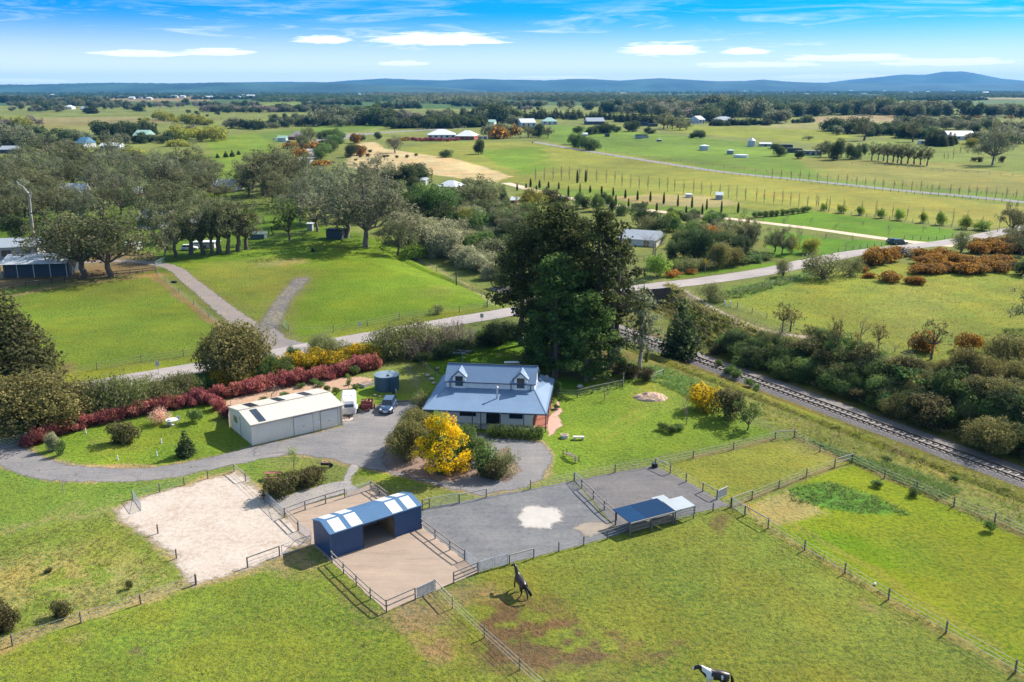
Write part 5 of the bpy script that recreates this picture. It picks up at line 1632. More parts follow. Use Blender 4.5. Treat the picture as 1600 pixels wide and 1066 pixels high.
def wattle():
    p = G(690, 737)
    rng = np.random.default_rng(77)
    H, Wd = 7.6, 8.0
    cl, gcl = [], []
    for i in range(60):
        az = rng.random() * 6.283; f = rng.random()
        r = Wd / 2 * (1 - f ** 2.2 * .75) * (.35 + .5 * rng.random()) * (.75 if f < .15 else 1)
        z = H * (.08 + .80 * f)
        q = Wd * (.055 + .055 * rng.random())
        cl.append((r * math.cos(az), r * math.sin(az), z, q, q, q * .9))
        if i % 3 == 0: gcl.append((r * .7 * math.cos(az), r * .7 * math.sin(az), z, q * 1.4, q * 1.4, q * 1.3))
    o = thing('wattle_tree', 'brilliant yellow flowering wattle tree in the garden island before the house', 'tree', p)
    rng2 = np.random.default_rng(5)
    link('blossom', crown_mesh('blossom', [leaves(cl, .75, .17, rng, 0, .6, .2)], LM['wattle']), o)
    link('crown', crown_mesh('crown', [leaves(gcl, .6, .2, rng2, 0, .7, .2)], LM['green']), o)
    mb = MB()
    for i in range(9):
        c = cl[i * 5]; limb(mb, (0, 0, -.1), c[:3], .12, .03, rng2, 3, .05, 5)
    mb.build('trunk', barkm, o)


wattle()


def box_hedge(name, label, a, b, wdt, hgt, kind='hedge', seed=3):
    a, b = Vector(a), Vector(b); L_ = (b - a).length
    rng = np.random.default_rng(seed)
    o = thing(name, label, 'hedge', a, math.atan2(b.y - a.y, b.x - a.x))
    n = max(2, int(L_ / .8)); cl = []
    for i in range(n):
        x = L_ * (i + .5) / n
        for y in (-.25 * wdt, .25 * wdt):
            for z in (hgt * .3, hgt * .7): cl.append((x, y * (1 + .1 * rng.normal()), z, .55, wdt * .33, hgt * .34 * (1 + .08 * rng.normal())))
    link('foliage', crown_mesh('foliage', [leaves(cl, .9, .15, rng, 0, .5, .3)], LM[kind]), o)
    mb = MB()
    for i in range(0, n, 2): mb.tube([(L_ * (i + .5) / n, 0, -.1), (L_ * (i + .5) / n, 0, hgt * .7)], .03, 4)
    mb.build('stem', barkm, o)


box_hedge('clipped_hedge', 'clipped dark green box hedge along the verandah, right of the front path', (-3.1, 105.0, 0), (3.9, 104.2, 0), 1.8, 1.45)
box_hedge('clipped_hedge', 'short clipped box hedge left of the front path', (-7.5, 105.6, 0), (-4.4, 105.3, 0), 1.6, 1.35, seed=4)
one('smallgreen', 869, 618, 595, 12, 'slim shrub at the back right corner of the verandah', 'shrub', name='bush')
one('smallgreen', 869, 640, 632, 9, 'tiny round shrub in the pebble bed beside the house', 'shrub', name='bush')
one('haw', 655, 640, 612, 30, 'green shrub at the left corner of the farmhouse', 'shrub', name='bush')
row('barepale', [(640, 598), (652, 618), (648, 606)], [560, 582, 574], [18, 16, 14], 'of three bare staked saplings left of the farmhouse', 'bare staked saplings', 'tree', 'sapling')
one('bare', 425, 632, 596, 34, 'bare brown tree behind the cream shed roof')
one('budding', 545, 607, 583, 16, 'thin young tree in the mulched bed behind the shed', name='sapling')
one('smallgreen', 553, 586, 569, 14, 'grey-green bush beside the water tank', 'shrub', name='bush')
row('smallgreen', [(512, 612), (525, 616), (555, 608), (545, 602)], [602, 604, 600, 594], [10, 10, 12, 8], 'of the small green mounds at the edge of the mulched bed', 'mounds at the mulch edge', 'shrub', 'bush')
row('smallgreen', [(445, 622), (470, 606), (490, 600), (412, 628), (500, 604)], [612, 598, 592, 620, 596], 12, 'among the seedlings planted in the mulched bed', 'seedlings in the mulch', 'shrub', 'seedling')
# big pines behind the house
def giant(px, by, top, wpx, kind, seed, label, nb=16, base=.12, shape='round', leaf=.34, dens=.62, trunks=1, name='pine_tree', bm=None, droop=0.0):
    p = G(px, by)
    lo, hi = 1, 60
    for _ in range(24):
        m_ = (lo + hi) / 2
        if PX(p[0], p[1], m_)[1] > top: lo = m_
        else: hi = m_
    H = lo; Wd = wpx * (p[1] * CP - (H / 2 - CAM_H) * SP) / 1400
    rng = np.random.default_rng(seed)
    mb = MB(); cl = []
    tr = H * .022
    for q in range(trunks):
        tx, ty = (rng.normal() * 1.6 * (trunks > 1), rng.normal() * 1.2 * (trunks > 1))
        limb(mb, (tx * .4, ty * .4, -.3), (tx, ty, H * .86), tr * 1.3, tr * .25, rng, 6, .008, 8)
    for i in range(nb * 3):
        f = base + (.97 - base) * (i + rng.random()) / (nb * 3)
        az = i * 2.4 + rng.normal() * .4
        if shape == 'round': R = Wd / 2 * (math.sin(math.pi * min(1, .12 + f * .93)) ** .55)
        else: R = Wd / 2 * (1.05 - f) ** .55
        rr = R * (.45 + .45 * rng.random())
        e = Vector((rr * math.cos(az), rr * math.sin(az), H * f - droop * rr * .3))
        limb(mb, (0, 0, H * f * .82), e, tr * .32, tr * .08, rng, 3, .03, 4)
        for j in range(4):
            k = (.5 + .5 * rng.random()) * max(Wd * .078, 1.15)
            t = .55 + .5 * rng.random()
            cl.append((e.x * t + rng.normal() * k * .8, e.y * t + rng.normal() * k * .8, H * f * (.9 + .1 * t) + rng.normal() * k * .35, k * 1.2, k * 1.2, k * .62))
    o = thing(name, label, 'tree', p)
    link('crown', crown_mesh('crown', [leaves(cl, dens, leaf, rng, .04, .6, .35, maxn=70000)], LM[kind]), o)
    mb.build('trunk', bm or barkm, o, True)
    return o


giant(868, 560, 312, 215, 'pine', 1, 'huge dark macrocarpa pine towering behind the farmhouse', 34, .14, 'round', trunks=2)
giant(942, 575, 322, 150, 'pine', 9, 'dark macrocarpa pine right of the tallest one behind the farmhouse', 18, .16, 'round', trunks=2)
giant(815, 540, 360, 100, 'pine', 6, 'dark leaning pine limb tree at the left of the big pine group', 9, .4, 'round', trunks=1)
giant(868, 590, 393, 118, 'pinegreen', 3, 'brighter green pine in front of the dark macrocarpas', 17, .10, 'round')
giant(915, 596, 452, 108, 'pinegreen', 12, 'lower green pine right of the timber hut', 13, .08, 'round')
giant(962, 566, 372, 92, 'gumgrey', 4, 'thin sparse eucalypt with grey leaves at the right of the big pines', 11, .38, 'round', leaf=.36, dens=.30, name='gum_tree', droop=.8)
giant(1000, 580, 458, 62, 'gumgrey', 14, 'wispy grey gum beside the railway line', 8, .3, 'round', leaf=.34, dens=.26, name='gum_tree', bm=bark_pale, droop=.8)
one('dark', 780, 540, 500, 40, 'dark shrub at the left foot of the pines', 'shrub', name='bush')
one('dark', 838, 572, 520, 44, 'dark shrub under the big pines', 'shrub', name='bush')
p_ = plant('conifer', 1063, 560, 466, 66, 'bristly dark green conifer beside the railway line', 'tree')
# right of the house
row('bare', [(944, 626), (1072, 664)], [600, 606], [24, 34], 'of two bare young trees on the right lawn', 'bare trees on the right lawn', 'tree')
one('gorsey', 1102, 640, 602, 48, 'bright yellow flowering bush on the right lawn', 'shrub', name='wattle_bush')
one('bush', 1140, 654, 610, 46, 'brown-green round bush beside the yellow one', 'shrub', name='bush')
one('oakish', 1168, 672, 630, 40, 'small tree with orange-brown leaves by the fence')
row('smallgreen', [(1035, 672), (1048, 676), (1060, 672)], [660, 664, 662], 16, 'of three little bushes in the round flower bed', 'flower bed bushes', 'shrub', 'bush')
row('bush', [(985, 588), (1010, 595), (970, 582)], [568, 575, 562], [30, 24, 26], 'of three scrubby bushes beyond the manure heap', 'scrub beyond the heap', 'shrub', 'bush')
row('smallgreen', [(1123, 574), (1150, 592), (1170, 604), (1010, 566), (1180, 612), (1140, 586)], [560, 576, 590, 548, 600, 570], [10, 14, 12, 9, 12, 14], 'of the little bushes growing on the ballast edge', 'bushes at the ballast edge', 'shrub', 'bush')
row('smallgreen', [(1385, 722), (1427, 775), (1490, 752), (1545, 830), (1370, 760)], [712, 762, 742, 812, 750], 14, 'of the weedy bushes in the rail reserve', 'bushes in the rail reserve', 'shrub', 'bush')
row('bush', [(6, 985), (0, 965), (98, 962), (202, 920), (76, 895)], [948, 935, 940, 908, 888], [34, 26, 24, 9, 10], 'of the scrubby bushes in the rough grass left of the sand arena', 'scrub in the rough grass', 'shrub', 'bush')
one('haw', 683, 490, 474, 18, 'small bush on the roadside of the green paddock', 'shrub', name='bush')

# cutting bank: scrub on the far side of the railway ----------------------
bank = []
for i in range(225):
    s = RN.uniform(6, 92); o_ = RN.uniform(5.6, 15.5)
    if s < 22 and o_ > 12: continue
    xy = RAIL_A + RAIL_U * s + RAIL_V * o_
    p = Vector((xy[0], xy[1], tz(xy[0], xy[1]) - .1))
    x, y = PX(*p)
    if x > 1680: continue
    k = RN.choice(['dark', 'green', 'dark', 'green', 'haw', 'dark', 'bush', 'tan' if s > 40 else 'green', 'smallgreen'])
    hh = RN.uniform(1.6, 3.6) * (1.25 if s > 45 else 1)
    c, t, H, Wd = RN.choice(proto(k))
    e = thing('bush', '', 'shrub', p, RN.random() * 6.28)
    w = hh * RN.uniform(.9, 1.5); e.scale = (w / Wd, w / Wd, hh / H)
    link('crown', c, e); link('trunk', t, e)
    bank.append(e)
number(bank, 'in the dense scrub on the railway cutting bank', 'scrub on the cutting bank', 'shrub')
row('twisted', [(1222, 520), (1235, 518), (1305, 560), (1336, 560), (1372, 548), (1455, 562), (1262, 560), (1300, 556)], [468, 478, 492, 515, 502, 495, 505, 520], [30, 38, 26, 16, 28, 60, 40, 24], 'of the crooked orange-tipped wattles along the top of the cutting', 'crooked wattles above the cutting', 'tree', 'wattle_tree')
row('tan', [(1568, 578), (1600, 572), (1500, 600), (1540, 606), (1580, 604), (1620, 600), (1478, 598), (1555, 640), (1600, 650), (1640, 640)], [526, 528, 536, 556, 562, 560, 560, 590, 600, 590], [52, 50, 40, 50, 46, 46, 30, 60, 60, 60], 'of the gold-tipped wattles at the right end of the cutting', 'gold-tipped wattles', 'tree', 'wattle_tree')
row('bare', [(1345, 535), (1418, 552), (1398, 550)], [485, 520, 530], [34, 26, 24], 'of three leafless trees on the path above the railway', 'leafless trees by the path', 'tree')
row('gorse', [(1440, 548), (1512, 548), (1300, 528)], [515, 520, 515], [30, 34, 16], 'of the rusty gorse bushes beside the crooked wattles', 'rusty gorse by the wattles', 'shrub', 'gorse_bush')

# right: gorse and hawthorns by the road ----------------------------------
row('haw', [(1110, 470), (1224, 432), (1288, 436), (1326, 430), (1502, 393), (1345, 412)], [442, 404, 394, 400, 360, 398], [36, 26, 56, 38, 32, 26], 'of the round grey-green hawthorns beside the road junction', 'hawthorns beside the junction', 'shrub', 'hawthorn_bush')
gg = along([(1440, 428), (1475, 424), (1510, 426), (1545, 424), (1575, 420)], 9, 3, 3) + along([(1450, 414), (1500, 412), (1560, 412)], 7, 3, 2)
row('gorse', gg, [p[1] - RN.uniform(12, 19) for p in gg], 32, 'in the large rusty orange gorse patch of the right-hand field', 'gorse patch in the right field', 'shrub', 'gorse_bush')
gg = along([(1525, 396), (1560, 394), (1600, 396)], 6, 4, 2) + along([(1540, 386), (1600, 382), (1640, 390)], 6, 3, 2)
row('gorse', gg, [p[1] - RN.uniform(12, 18) for p in gg], 32, 'in the gorse thicket at the right picture edge', 'gorse thicket at the right edge', 'shrub', 'gorse_bush')
gg = [(1360, 416), (1378, 412), (1390, 408), (1438, 404), (1455, 404), (1400, 398), (1370, 406), (1470, 402)]
row('gorse', gg, [390, 386, 388, 388, 390, 384, 388, 388], 26, 'in the gorse and bramble row beside the right-hand road', 'gorse beside the right-hand road', 'shrub', 'gorse_bush')
gg = [(1358, 434), (1388, 440), (1420, 443), (1433, 444), (1348, 425)]
row('gorse', gg, [426, 424, 432, 431, 417], [20, 32, 14, 24, 16], 'of the separate gorse clumps in the short grass', 'separate gorse clumps', 'shrub', 'gorse_bush')
row('fargrey', [(1410, 400), (1424, 400)], [385, 386], [22, 22], 'of two grey bushes in the bramble row', 'grey bushes in the brambles', 'shrub', 'bush')
row('gum', [(1582, 372), (1602, 388), (1596, 400)], [318, 350, 355], [44, 60, 50], 'of three dark trees at the right picture edge by the road', 'dark trees at the right edge', 'tree')
one('dark', 1600, 430, 402, 30, 'dark bush cut by the right picture edge', 'shrub', name='bush')
one('gumopen', 1640, 520, 415, 110, 'spreading gum at the right picture edge casting its shadow on the field')
# garden by the bend, right of the pines ----------------------------------
one('orange', 1052, 432, 422, 24, 'bright orange flowering shrub beside the road', 'shrub', name='shrub')
one('orange', 1080, 428, 420, 14, 'small orange shrub beside the road', 'shrub', name='shrub')
row('bright', [(1028, 432), (1022, 420), (1060, 418)], [396, 398, 404], [30, 24, 30], 'of the lime green shrubs right of the big pines', 'lime green shrubs', 'shrub', 'shrub')
row('haw', [(1072, 424), (1102, 422)], [402, 404], [36, 36], 'of two soft round shrubs around the yellow diamond sign', 'soft shrubs by the diamond sign', 'shrub', 'shrub')
row('smallgreen', [(1162, 412), (1182, 410), (1196, 406), (1172, 404), (1180, 400)], [400, 398, 396, 394, 392], [24, 22, 20, 20, 18], 'of the low bright round shrubs along the garden edge', 'low round shrubs at the garden edge', 'shrub', 'shrub')
row('tan', [(1122, 418), (1140, 414)], [380, 384], [30, 32], 'of two gold-leaved shrubs behind the diamond sign', 'gold-leaved shrubs', 'shrub', 'shrub')
row('dark', [(1058, 410), (1092, 412), (1100, 400), (1150, 402), (1160, 400)], [372, 355, 360, 366, 372], [26, 34, 34, 32, 30], 'of the blue-green trees in the garden beyond the bridge', 'blue-green garden trees', 'tree')
row('gum', [(1135, 382), (1165, 380), (1175, 386), (1210, 394), (1222, 398)], [352, 338, 344, 356, 354], [28, 36, 30, 32, 26], 'of the garden gum trees beyond the bridge', 'garden gums beyond the bridge', 'tree')
row('yellow', [(1262, 396), (1236, 396)], [372, 366], [32, 18], 'of two bright yellow-green trees by the white gate', 'yellow-green trees by the gate', 'tree')
one('orange', 1115, 378, 352, 26, 'orange-leaved tree in the garden beyond the bridge')
one('purple', 1066, 382, 360, 16, 'small purple-leaved tree in the garden beyond the bridge')
row('bare', [(1024, 402), (1248, 392), (1020, 398), (1245, 385)], [354, 352, 360, 345], [46, 16, 40, 18], 'of the grey leafless trees in the garden beyond the bridge', 'leafless garden trees', 'tree')
row('dark', [(1008, 358), (1030, 366)], [322, 338], [44, 30], 'of two dark round trees beyond the pine tops', 'dark trees beyond the pines', 'tree')
row('green', [(1052, 362), (1062, 348), (1075, 350), (1084, 340), (1050, 340), (1110, 342), (1125, 344), (1112, 338)], [338, 328, 332, 326, 324, 330, 331, 328], [24, 18, 16, 20, 14, 18, 20, 10], 'of the round dark shrubs along the cream gravel drive', 'shrubs along the gravel drive', 'tree')
one('pink', 1098, 372, 350, 20, 'faint pinkish bare shrub near the orange tree', 'shrub', name='shrub')
mass(['green', 'haw', 'dark', 'bright', 'gumgrey'], [(1005, 360), (1060, 352), (1130, 352), (1200, 365), (1130, 400), (1040, 395)], 22, (18, 34), 'in the mixed shrubbery between the gravel drive and the road bend', 'mixed shrubbery by the road bend')
row('smallgreen', along([(1180, 340), (1215, 338), (1262, 331)], 11, 1, .5), 10, 9, 'in the clipped round shrub row at the end of the dry garden', 'clipped round shrub row', 'shrub', 'shrub')
row('bright', [(1288, 329), (1315, 333), (1343, 336), (1376, 341), (1406, 344), (1441, 348), (1472, 352), (1508, 358), (1535, 360)], [317, 319, 321, 325, 325, 330, 332, 336, 344], [10, 14, 12, 14, 16, 13, 17, 17, 24], 'in the row of young yellow-green trees behind the mown strip', 'young yellow-green trees', 'tree')
row('poplar', along([(835, 283), (910, 281), (1000, 296), (1100, 305), (1262, 326), (1290, 330)], 34, 2, .5), 25, 6, 'in the nearer row of bare poplars behind the cypress drive', 'nearer bare poplar row', 'tree', 'poplar_tree', jit=2)
row('poplar', along([(1272, 328), (1300, 331), (1360, 338), (1420, 344), (1520, 356), (1560, 362)], 13, 3, .8), 27, 5.5, 'in the bare poplars among the young yellow-green trees', 'bare poplars by the mown strip', 'tree', 'poplar_tree', jit=4)
row('poplar', along([(1205, 279), (1310, 288), (1450, 302), (1600, 313)], 28, 2, .5), 19, 5.5, 'in the farther row of bare poplars beside the grey lane', 'poplars beside the grey lane', 'tree', 'poplar_tree', jit=2)
row('bare', [(1230, 345), (1266, 350), (1305, 357), (1348, 354), (1388, 359), (1442, 362), (1468, 364), (1290, 374), (1332, 378), (1322, 385), (1387, 372)], [334, 338, 346, 344, 348, 350, 354, 362, 364, 376, 352], 12, 'of the small leafless trees on the mown strips by the drive', 'leafless trees on the mown strips', 'tree')
row('pencil', [(808, 298), (822, 294), (829, 292), (838, 297), (843, 294), (857, 294), (854, 301), (873, 296), (870, 307), (888, 307), (906, 311), (922, 301), (940, 305), (958, 307), (977, 310), (996, 313), (1016, 315),
    (962, 322), (982, 324), (1004, 327), (1026, 330), (1037, 319), (1059, 322), (1081, 325), (1104, 328), (1127, 333), (1153, 333), (1072, 333), (1097, 336), (940, 300)],
    [286, 286, 278, 289, 280, 283, 291, 284, 294, 289, 285, 289, 291, 292, 295, 297, 298, 303, 309, 313, 316, 299, 303, 305, 309, 312, 315, 321, 317, 290], 3.6, 'in the rows of dark pencil cypresses lining the cream gravel drive', 'pencil cypresses along the gravel drive', 'tree', 'cypress_tree')
row('pencil', [(902, 273 + 13), (915, 285)], [264, 264], 4, 'of two taller dark poplars above the cypress drive', 'two taller poplars', 'tree', 'poplar_tree')

# left gums ---------------------------------------------------------------
one('gum', 134, 433, 316, 140, 'large dark-trunked gum by the yard fence, left of a pair')
one('gum', 175, 432, 328, 130, 'large dark-trunked gum by the yard fence, right of a pair')
one('gum', 90, 420, 345, 90, 'gum overhanging the open machinery shed')
row('gumtall', [(275, 402), (298, 398), (318, 397), (342, 396), (356, 396), (372, 393), (385, 390), (332, 398)], [322, 320, 325, 300, 304, 302, 318, 312], [56, 60, 54, 62, 54, 60, 50, 50], 'of the tall gums standing in a row beside the farm track', 'tall gums beside the farm track', 'tree')
row(['gum', 'gumgrey'], [(240, 372), (285, 376), (268, 350), (300, 350), (225, 345), (190, 340), (160, 345), (130, 350), (160, 320), (210, 308), (255, 312), (290, 318), (250, 300), (300, 300)],
    [308, 305, 280, 290, 275, 268, 285, 300, 250, 250, 232, 260, 240, 258], [64, 64, 60, 60, 62, 66, 50, 55, 60, 62, 74, 56, 60, 60], 'of the grey-brown gums massed around the left farm buildings', 'gums around the left farm buildings', 'tree')
row(['gum', 'gumgrey'], [(18, 358), (40, 340), (70, 352), (95, 345), (12, 318), (50, 305), (85, 300), (115, 300), (140, 296), (20, 290), (75, 280), (105, 272), (150, 275), (185, 272), (215, 270), (35, 270), (270, 278), (310, 282), (328, 290)],
    [288, 280, 290, 285, 258, 250, 248, 244, 242, 248, 242, 238, 236, 238, 236, 240, 238, 240, 248], [66, 66, 60, 62, 58, 58, 54, 52, 50, 50, 50, 46, 50, 48, 48, 48, 52, 48, 44], 'of the gums filling the far left of the picture behind the yard', 'gums at the far left', 'tree')
def dead_gum():
    p = G(53, 372)
    o = thing('dead_gum_tree', 'dead white gum trunk with a bare leaning branch at the left', 'tree', p)
    s = depth_of(p) / 1400; rng = np.random.default_rng(4)
    k = 88 * s / 1.0
    mb = MB()
    limb(mb, (0, 0, -.3), (.3, 0, k * .78), k * .03, k * .02, rng, 5, .015, 8)
    limb(mb, (.3, 0, k * .78), (-k * .16, 0, k), k * .024, k * .006, rng, 4, .03, 6)
    limb(mb, (.2, 0, k * .6), (k * .06, .3, k * .82), k * .015, k * .005, rng, 3, .04, 5)
    mb.build('trunk', pm('dead_wood', (.42, .37, .33), (.28, .23, .20), 1), o, True)
dead_gum()
one('dark', 30, 372, 335, 38, 'dark green round tree at the left above the machinery shed')
one('dark', 8, 345, 318, 36, 'dark tree at the left picture edge behind the yard')
one('bright', 325, 322, 299, 24, 'round light green tree beside the stepped-roof shed')
one('gumgrey', 255, 408, 345, 46, 'leaning grey gum beside the yard gate', lean=.12)
row('gum', [(412, 306), (440, 302), (395, 296), (465, 296), (388, 308)], [232, 226, 240, 234, 262], [70, 66, 50, 60, 44], 'of the large gums on the green rise left of the railway bend', 'large gums left of the railway bend', 'tree')
one('gumopen', 572, 386, 262, 150, 'wide spreading gum with white limbs standing over the paddock edge')
one('gumgrey', 542, 372, 268, 110, 'twin-trunked gum behind the black animal shelter')
row('gumgrey', [(496, 362), (470, 352), (508, 350), (450, 345), (530, 345), (475, 330), (510, 325)], [290, 285, 262, 300, 266, 275, 258], [56, 44, 60, 36, 60, 44, 50], 'of the grey gums in the shaded paddock', 'grey gums in the shaded paddock', 'tree')
one('oakish', 453, 376, 312, 56, 'dark spreading tree in front of the rail fence')
one('gum', 621, 399, 336, 52, 'small leaning gum at the top of the green paddock')
one('bright', 647, 406, 379, 34, 'round olive-green bush at the top of the green paddock', 'shrub', name='bush')
one('gum', 425, 318, 262, 50, 'gum with low spreading crown in the green meadow')
one('bare', 412, 350, 330, 30, 'leafless brown tree behind the roadside gums')
# creek line: cream-flowering shrubs and mixed trees
row('cream', [(628, 362), (655, 378), (672, 392), (690, 402), (706, 398), (668, 372), (695, 385), (720, 412), (735, 418), (752, 424), (770, 436), (600, 340), (640, 350), (612, 320), (585, 315)],
    [332, 340, 350, 352, 358, 340, 350, 384, 385, 392, 410, 318, 325, 292, 290], [46, 50, 48, 48, 46, 44, 44, 40, 44, 40, 36, 40, 40, 40, 36], 'of the cream-flowering shrubs along the creek', 'cream-flowering shrubs along the creek', 'shrub', 'flowering_shrub')
row('green', [(680, 352), (700, 345), (660, 335), (640, 330), (612, 312), (715, 365), (740, 385), (760, 395), (735, 400), (780, 400), (800, 385)], [285, 292, 285, 292, 296, 330, 350, 360, 368, 362, 350], [52, 46, 42, 40, 24, 44, 44, 42, 36, 44, 44], 'of the green trees in the creek wood', 'green trees in the creek wood', 'tree')
row('gum', [(748, 332), (740, 340), (762, 338), (730, 356), (775, 352), (795, 350), (812, 345), (790, 372), (770, 380)], [270, 280, 290, 312, 310, 316, 318, 322, 340], [62, 50, 44, 44, 46, 40, 40, 50, 40], 'of the grey gums in the creek wood', 'grey gums in the creek wood', 'tree')
row('dark', [(640, 292), (652, 288), (625, 292), (606, 292), (648, 300), (770, 410), (750, 412), (790, 428), (785, 450), (720, 345)], [252, 256, 262, 264, 275, 372, 380, 395, 415, 325], [34, 36, 30, 26, 32, 40, 36, 34, 30, 36], 'of the dark trees in the creek wood', 'dark trees in the creek wood', 'tree')
row('cream', [(800, 410), (770, 392), (812, 420), (745, 372)], [372, 350, 388, 340], [44, 44, 40, 40], 'of the pale-flowering shrubs left of the big pines', 'pale shrubs left of the pines', 'shrub', 'flowering_shrub')
one('bare', 800, 375, 325, 40, 'bare pale-limbed tree left of the big pines')
one('conifer', 787, 322, 289, 22, 'pointed dark conifer beyond the creek wood')
row('yellow', [(828, 324), (572, 285), (735, 362)], [294, 258, 322], [38, 12, 40], 'of three yellow-green trees near the creek', 'yellow-green creek trees', 'tree')
row('grey', [(592, 288), (700, 308), (712, 308), (722, 310), (688, 306)], [262, 288, 290, 292, 290], [30, 20, 20, 18, 16], 'of the grey-mauve leafless shrubs by the silver-roofed cottage', 'leafless shrubs by the cottage', 'shrub', 'bare_bush')
mass(['gum', 'green', 'gumgrey', 'dark', 'haw'], [(590, 300), (700, 325), (830, 330), (840, 400), (790, 440), (740, 400), (640, 350)], 34, (26, 46), 'in the undergrowth trees of the creek wood', 'undergrowth trees of the creek wood')
row(['dark', 'bush', 'green'], [(840, 312), (862, 318), (905, 322), (912, 326), (932, 330), (942, 322), (952, 326), (956, 332), (972, 336), (998, 328), (880, 320)], [302, 296, 300, 306, 302, 300, 304, 312, 318, 316, 305], [18, 28, 18, 16, 18, 12, 14, 10, 20, 24, 18], 'of the dark shrubs beyond the tops of the big pines', 'shrubs beyond the pine tops', 'shrub', 'bush')
# railway bend hedges
row('green', along([(505, 248), (512, 238), (520, 230), (528, 222)], 7, 4, 1), 20, 24, 'of the green trees right of the railway bend', 'green trees right of the railway bend', 'tree')
row(['dark', 'gorse'], [(548, 246), (560, 243), (555, 224), (565, 220)], [224, 226, 208, 210], [20, 18, 16, 14], 'of the dark bushes at the corner of the straw field', 'dark bushes by the straw field', 'tree')
row('farorange', [(495, 236), (478, 232), (470, 245), (615, 222), (628, 220), (500, 262), (508, 258), (452, 232), (465, 240)], [220, 222, 230, 216, 215, 250, 248, 222, 228], 24, 'of the orange and rust bushes near the railway bend', 'rust bushes near the railway bend', 'shrub', 'gorse_bush')
row('gum', [(480, 230), (472, 238), (486, 222)], [196, 205, 200], [18, 20, 16], 'of three gums left of the railway bend', 'gums left of the railway bend', 'tree')
row('dark', [(512, 217), (525, 213), (499, 218), (592, 218), (747, 241), (697, 246)], [202, 200, 206, 206, 217, 234], [14, 10, 12, 12, 20, 17], 'of the separate round trees around the straw field', 'round trees around the straw field', 'tree')
one('gumgrey', 617, 239, 210, 30, 'lone spreading gum standing on the straw field')
row('bush', [(636, 247), (620, 247), (600, 246), (575, 245), (563, 246), (556, 251), (578, 238), (650, 244), (605, 245)], [242, 243, 242, 240, 242, 248, 234, 240, 242], 6, 'of the tiny yellow-green bushes on the straw field', 'tiny bushes on the straw field', 'shrub', 'bush')

# mid distance right -------------------------------------------------------
row(['dark', 'gum'], [(826, 215), (842, 214), (856, 216), (840, 212), (820, 205), (835, 207)], [198, 192, 197, 196, 195, 198], [18, 22, 18, 18, 14, 16], 'of the trees beside the white sheds and sea-green roof', 'trees beside the sea-green roof', 'tree')
row('green', [(905, 231), (897, 226), (915, 233), (922, 235), (930, 235)], [208, 209, 212, 215, 219], [22, 20, 22, 20, 16], 'of the green trees in the clump beside the grey lane', 'clump beside the grey lane', 'tree')
row('dark', [(904, 208), (920, 211), (928, 210), (946, 209), (952, 209), (965, 207), (988, 206), (1012, 208), (1018, 209), (982, 205), (935, 209)], [197, 198, 198, 191, 193, 197, 188, 198, 203, 190, 194], [14, 14, 14, 18, 18, 10, 19, 10, 14, 16, 14], 'of the round trees on the bright meadow edge', 'round trees on the meadow edge', 'tree')
row('gum', [(1037, 202), (1050, 203), (1063, 204), (1072, 203), (1043, 200), (1058, 200)], [176, 180, 188, 186, 180, 182], [24, 22, 22, 18, 24, 22], 'of the tall gums at the right end of the cypress belt', 'gums at the end of the cypress belt', 'tree')
row('dark', [(1083, 216), (1095, 216), (1090, 214)], [207, 205, 203], [14, 14, 18], 'of the bushes alone in the meadow', 'bushes alone in the meadow', 'shrub', 'bush')
row(['dark', 'gum'], [(1217, 244), (1250, 248), (1263, 219), (1282, 245), (1295, 246), (1306, 250), (1314, 246), (1330, 249), (1345, 248), (1290, 240)], [224, 234, 212, 222, 220, 216, 222, 224, 222, 220], [22, 12, 18, 22, 22, 24, 24, 22, 14, 20], 'of the dark trees right of the three stables', 'dark trees right of the stables', 'tree')
row('gumtall', [(1362, 251), (1372, 251), (1386, 254), (1395, 254), (1408, 256), (1418, 256), (1428, 257), (1438, 258), (1448, 259), (1380, 252), (1402, 255)], [220, 222, 220, 221, 222, 223, 224, 227, 226, 222, 224], [16, 16, 18, 18, 20, 20, 20, 18, 16, 16, 18], 'in the line of tall gums casting a shadow on the right meadow', 'tall gum line in the right meadow', 'tree')
one('gumtall', 1350, 220, 180, 32, 'large dark gum in the right-hand tree belt')
one('gumtall', 1426, 222, 184, 22, 'slim tall gum before the dark hedge')
row('pine', [(1452, 228), (1462, 228), (1472, 229), (1483, 228), (1490, 226)], [204, 204, 205, 206, 208], [16, 18, 18, 16, 14], 'in the dense dark cypress hedge before the long house', 'dense dark hedge before the long house', 'tree', 'cypress_tree')
one('yellow', 1514, 231, 216, 19, 'round bright yellow-green tree before the long house')
one('gumopen', 1550, 258, 190, 52, 'leaning dead-limbed gum alone in the right meadow', lean=.1)
row('bush', [(1530, 253), (1522, 252), (1565, 254), (1541, 236), (1538, 235)], [245, 246, 244, 226, 226], 9, 'of the small bushes around the leaning gum', 'small bushes around the leaning gum', 'shrub', 'bush')
row('poplar', [(1489, 250), (1475, 249), (1481, 249), (1500, 240)], [228, 238, 238, 226], 5, 'of the thin bare trees right of the tall gum line', 'thin bare trees by the gum line', 'tree', 'poplar_tree')
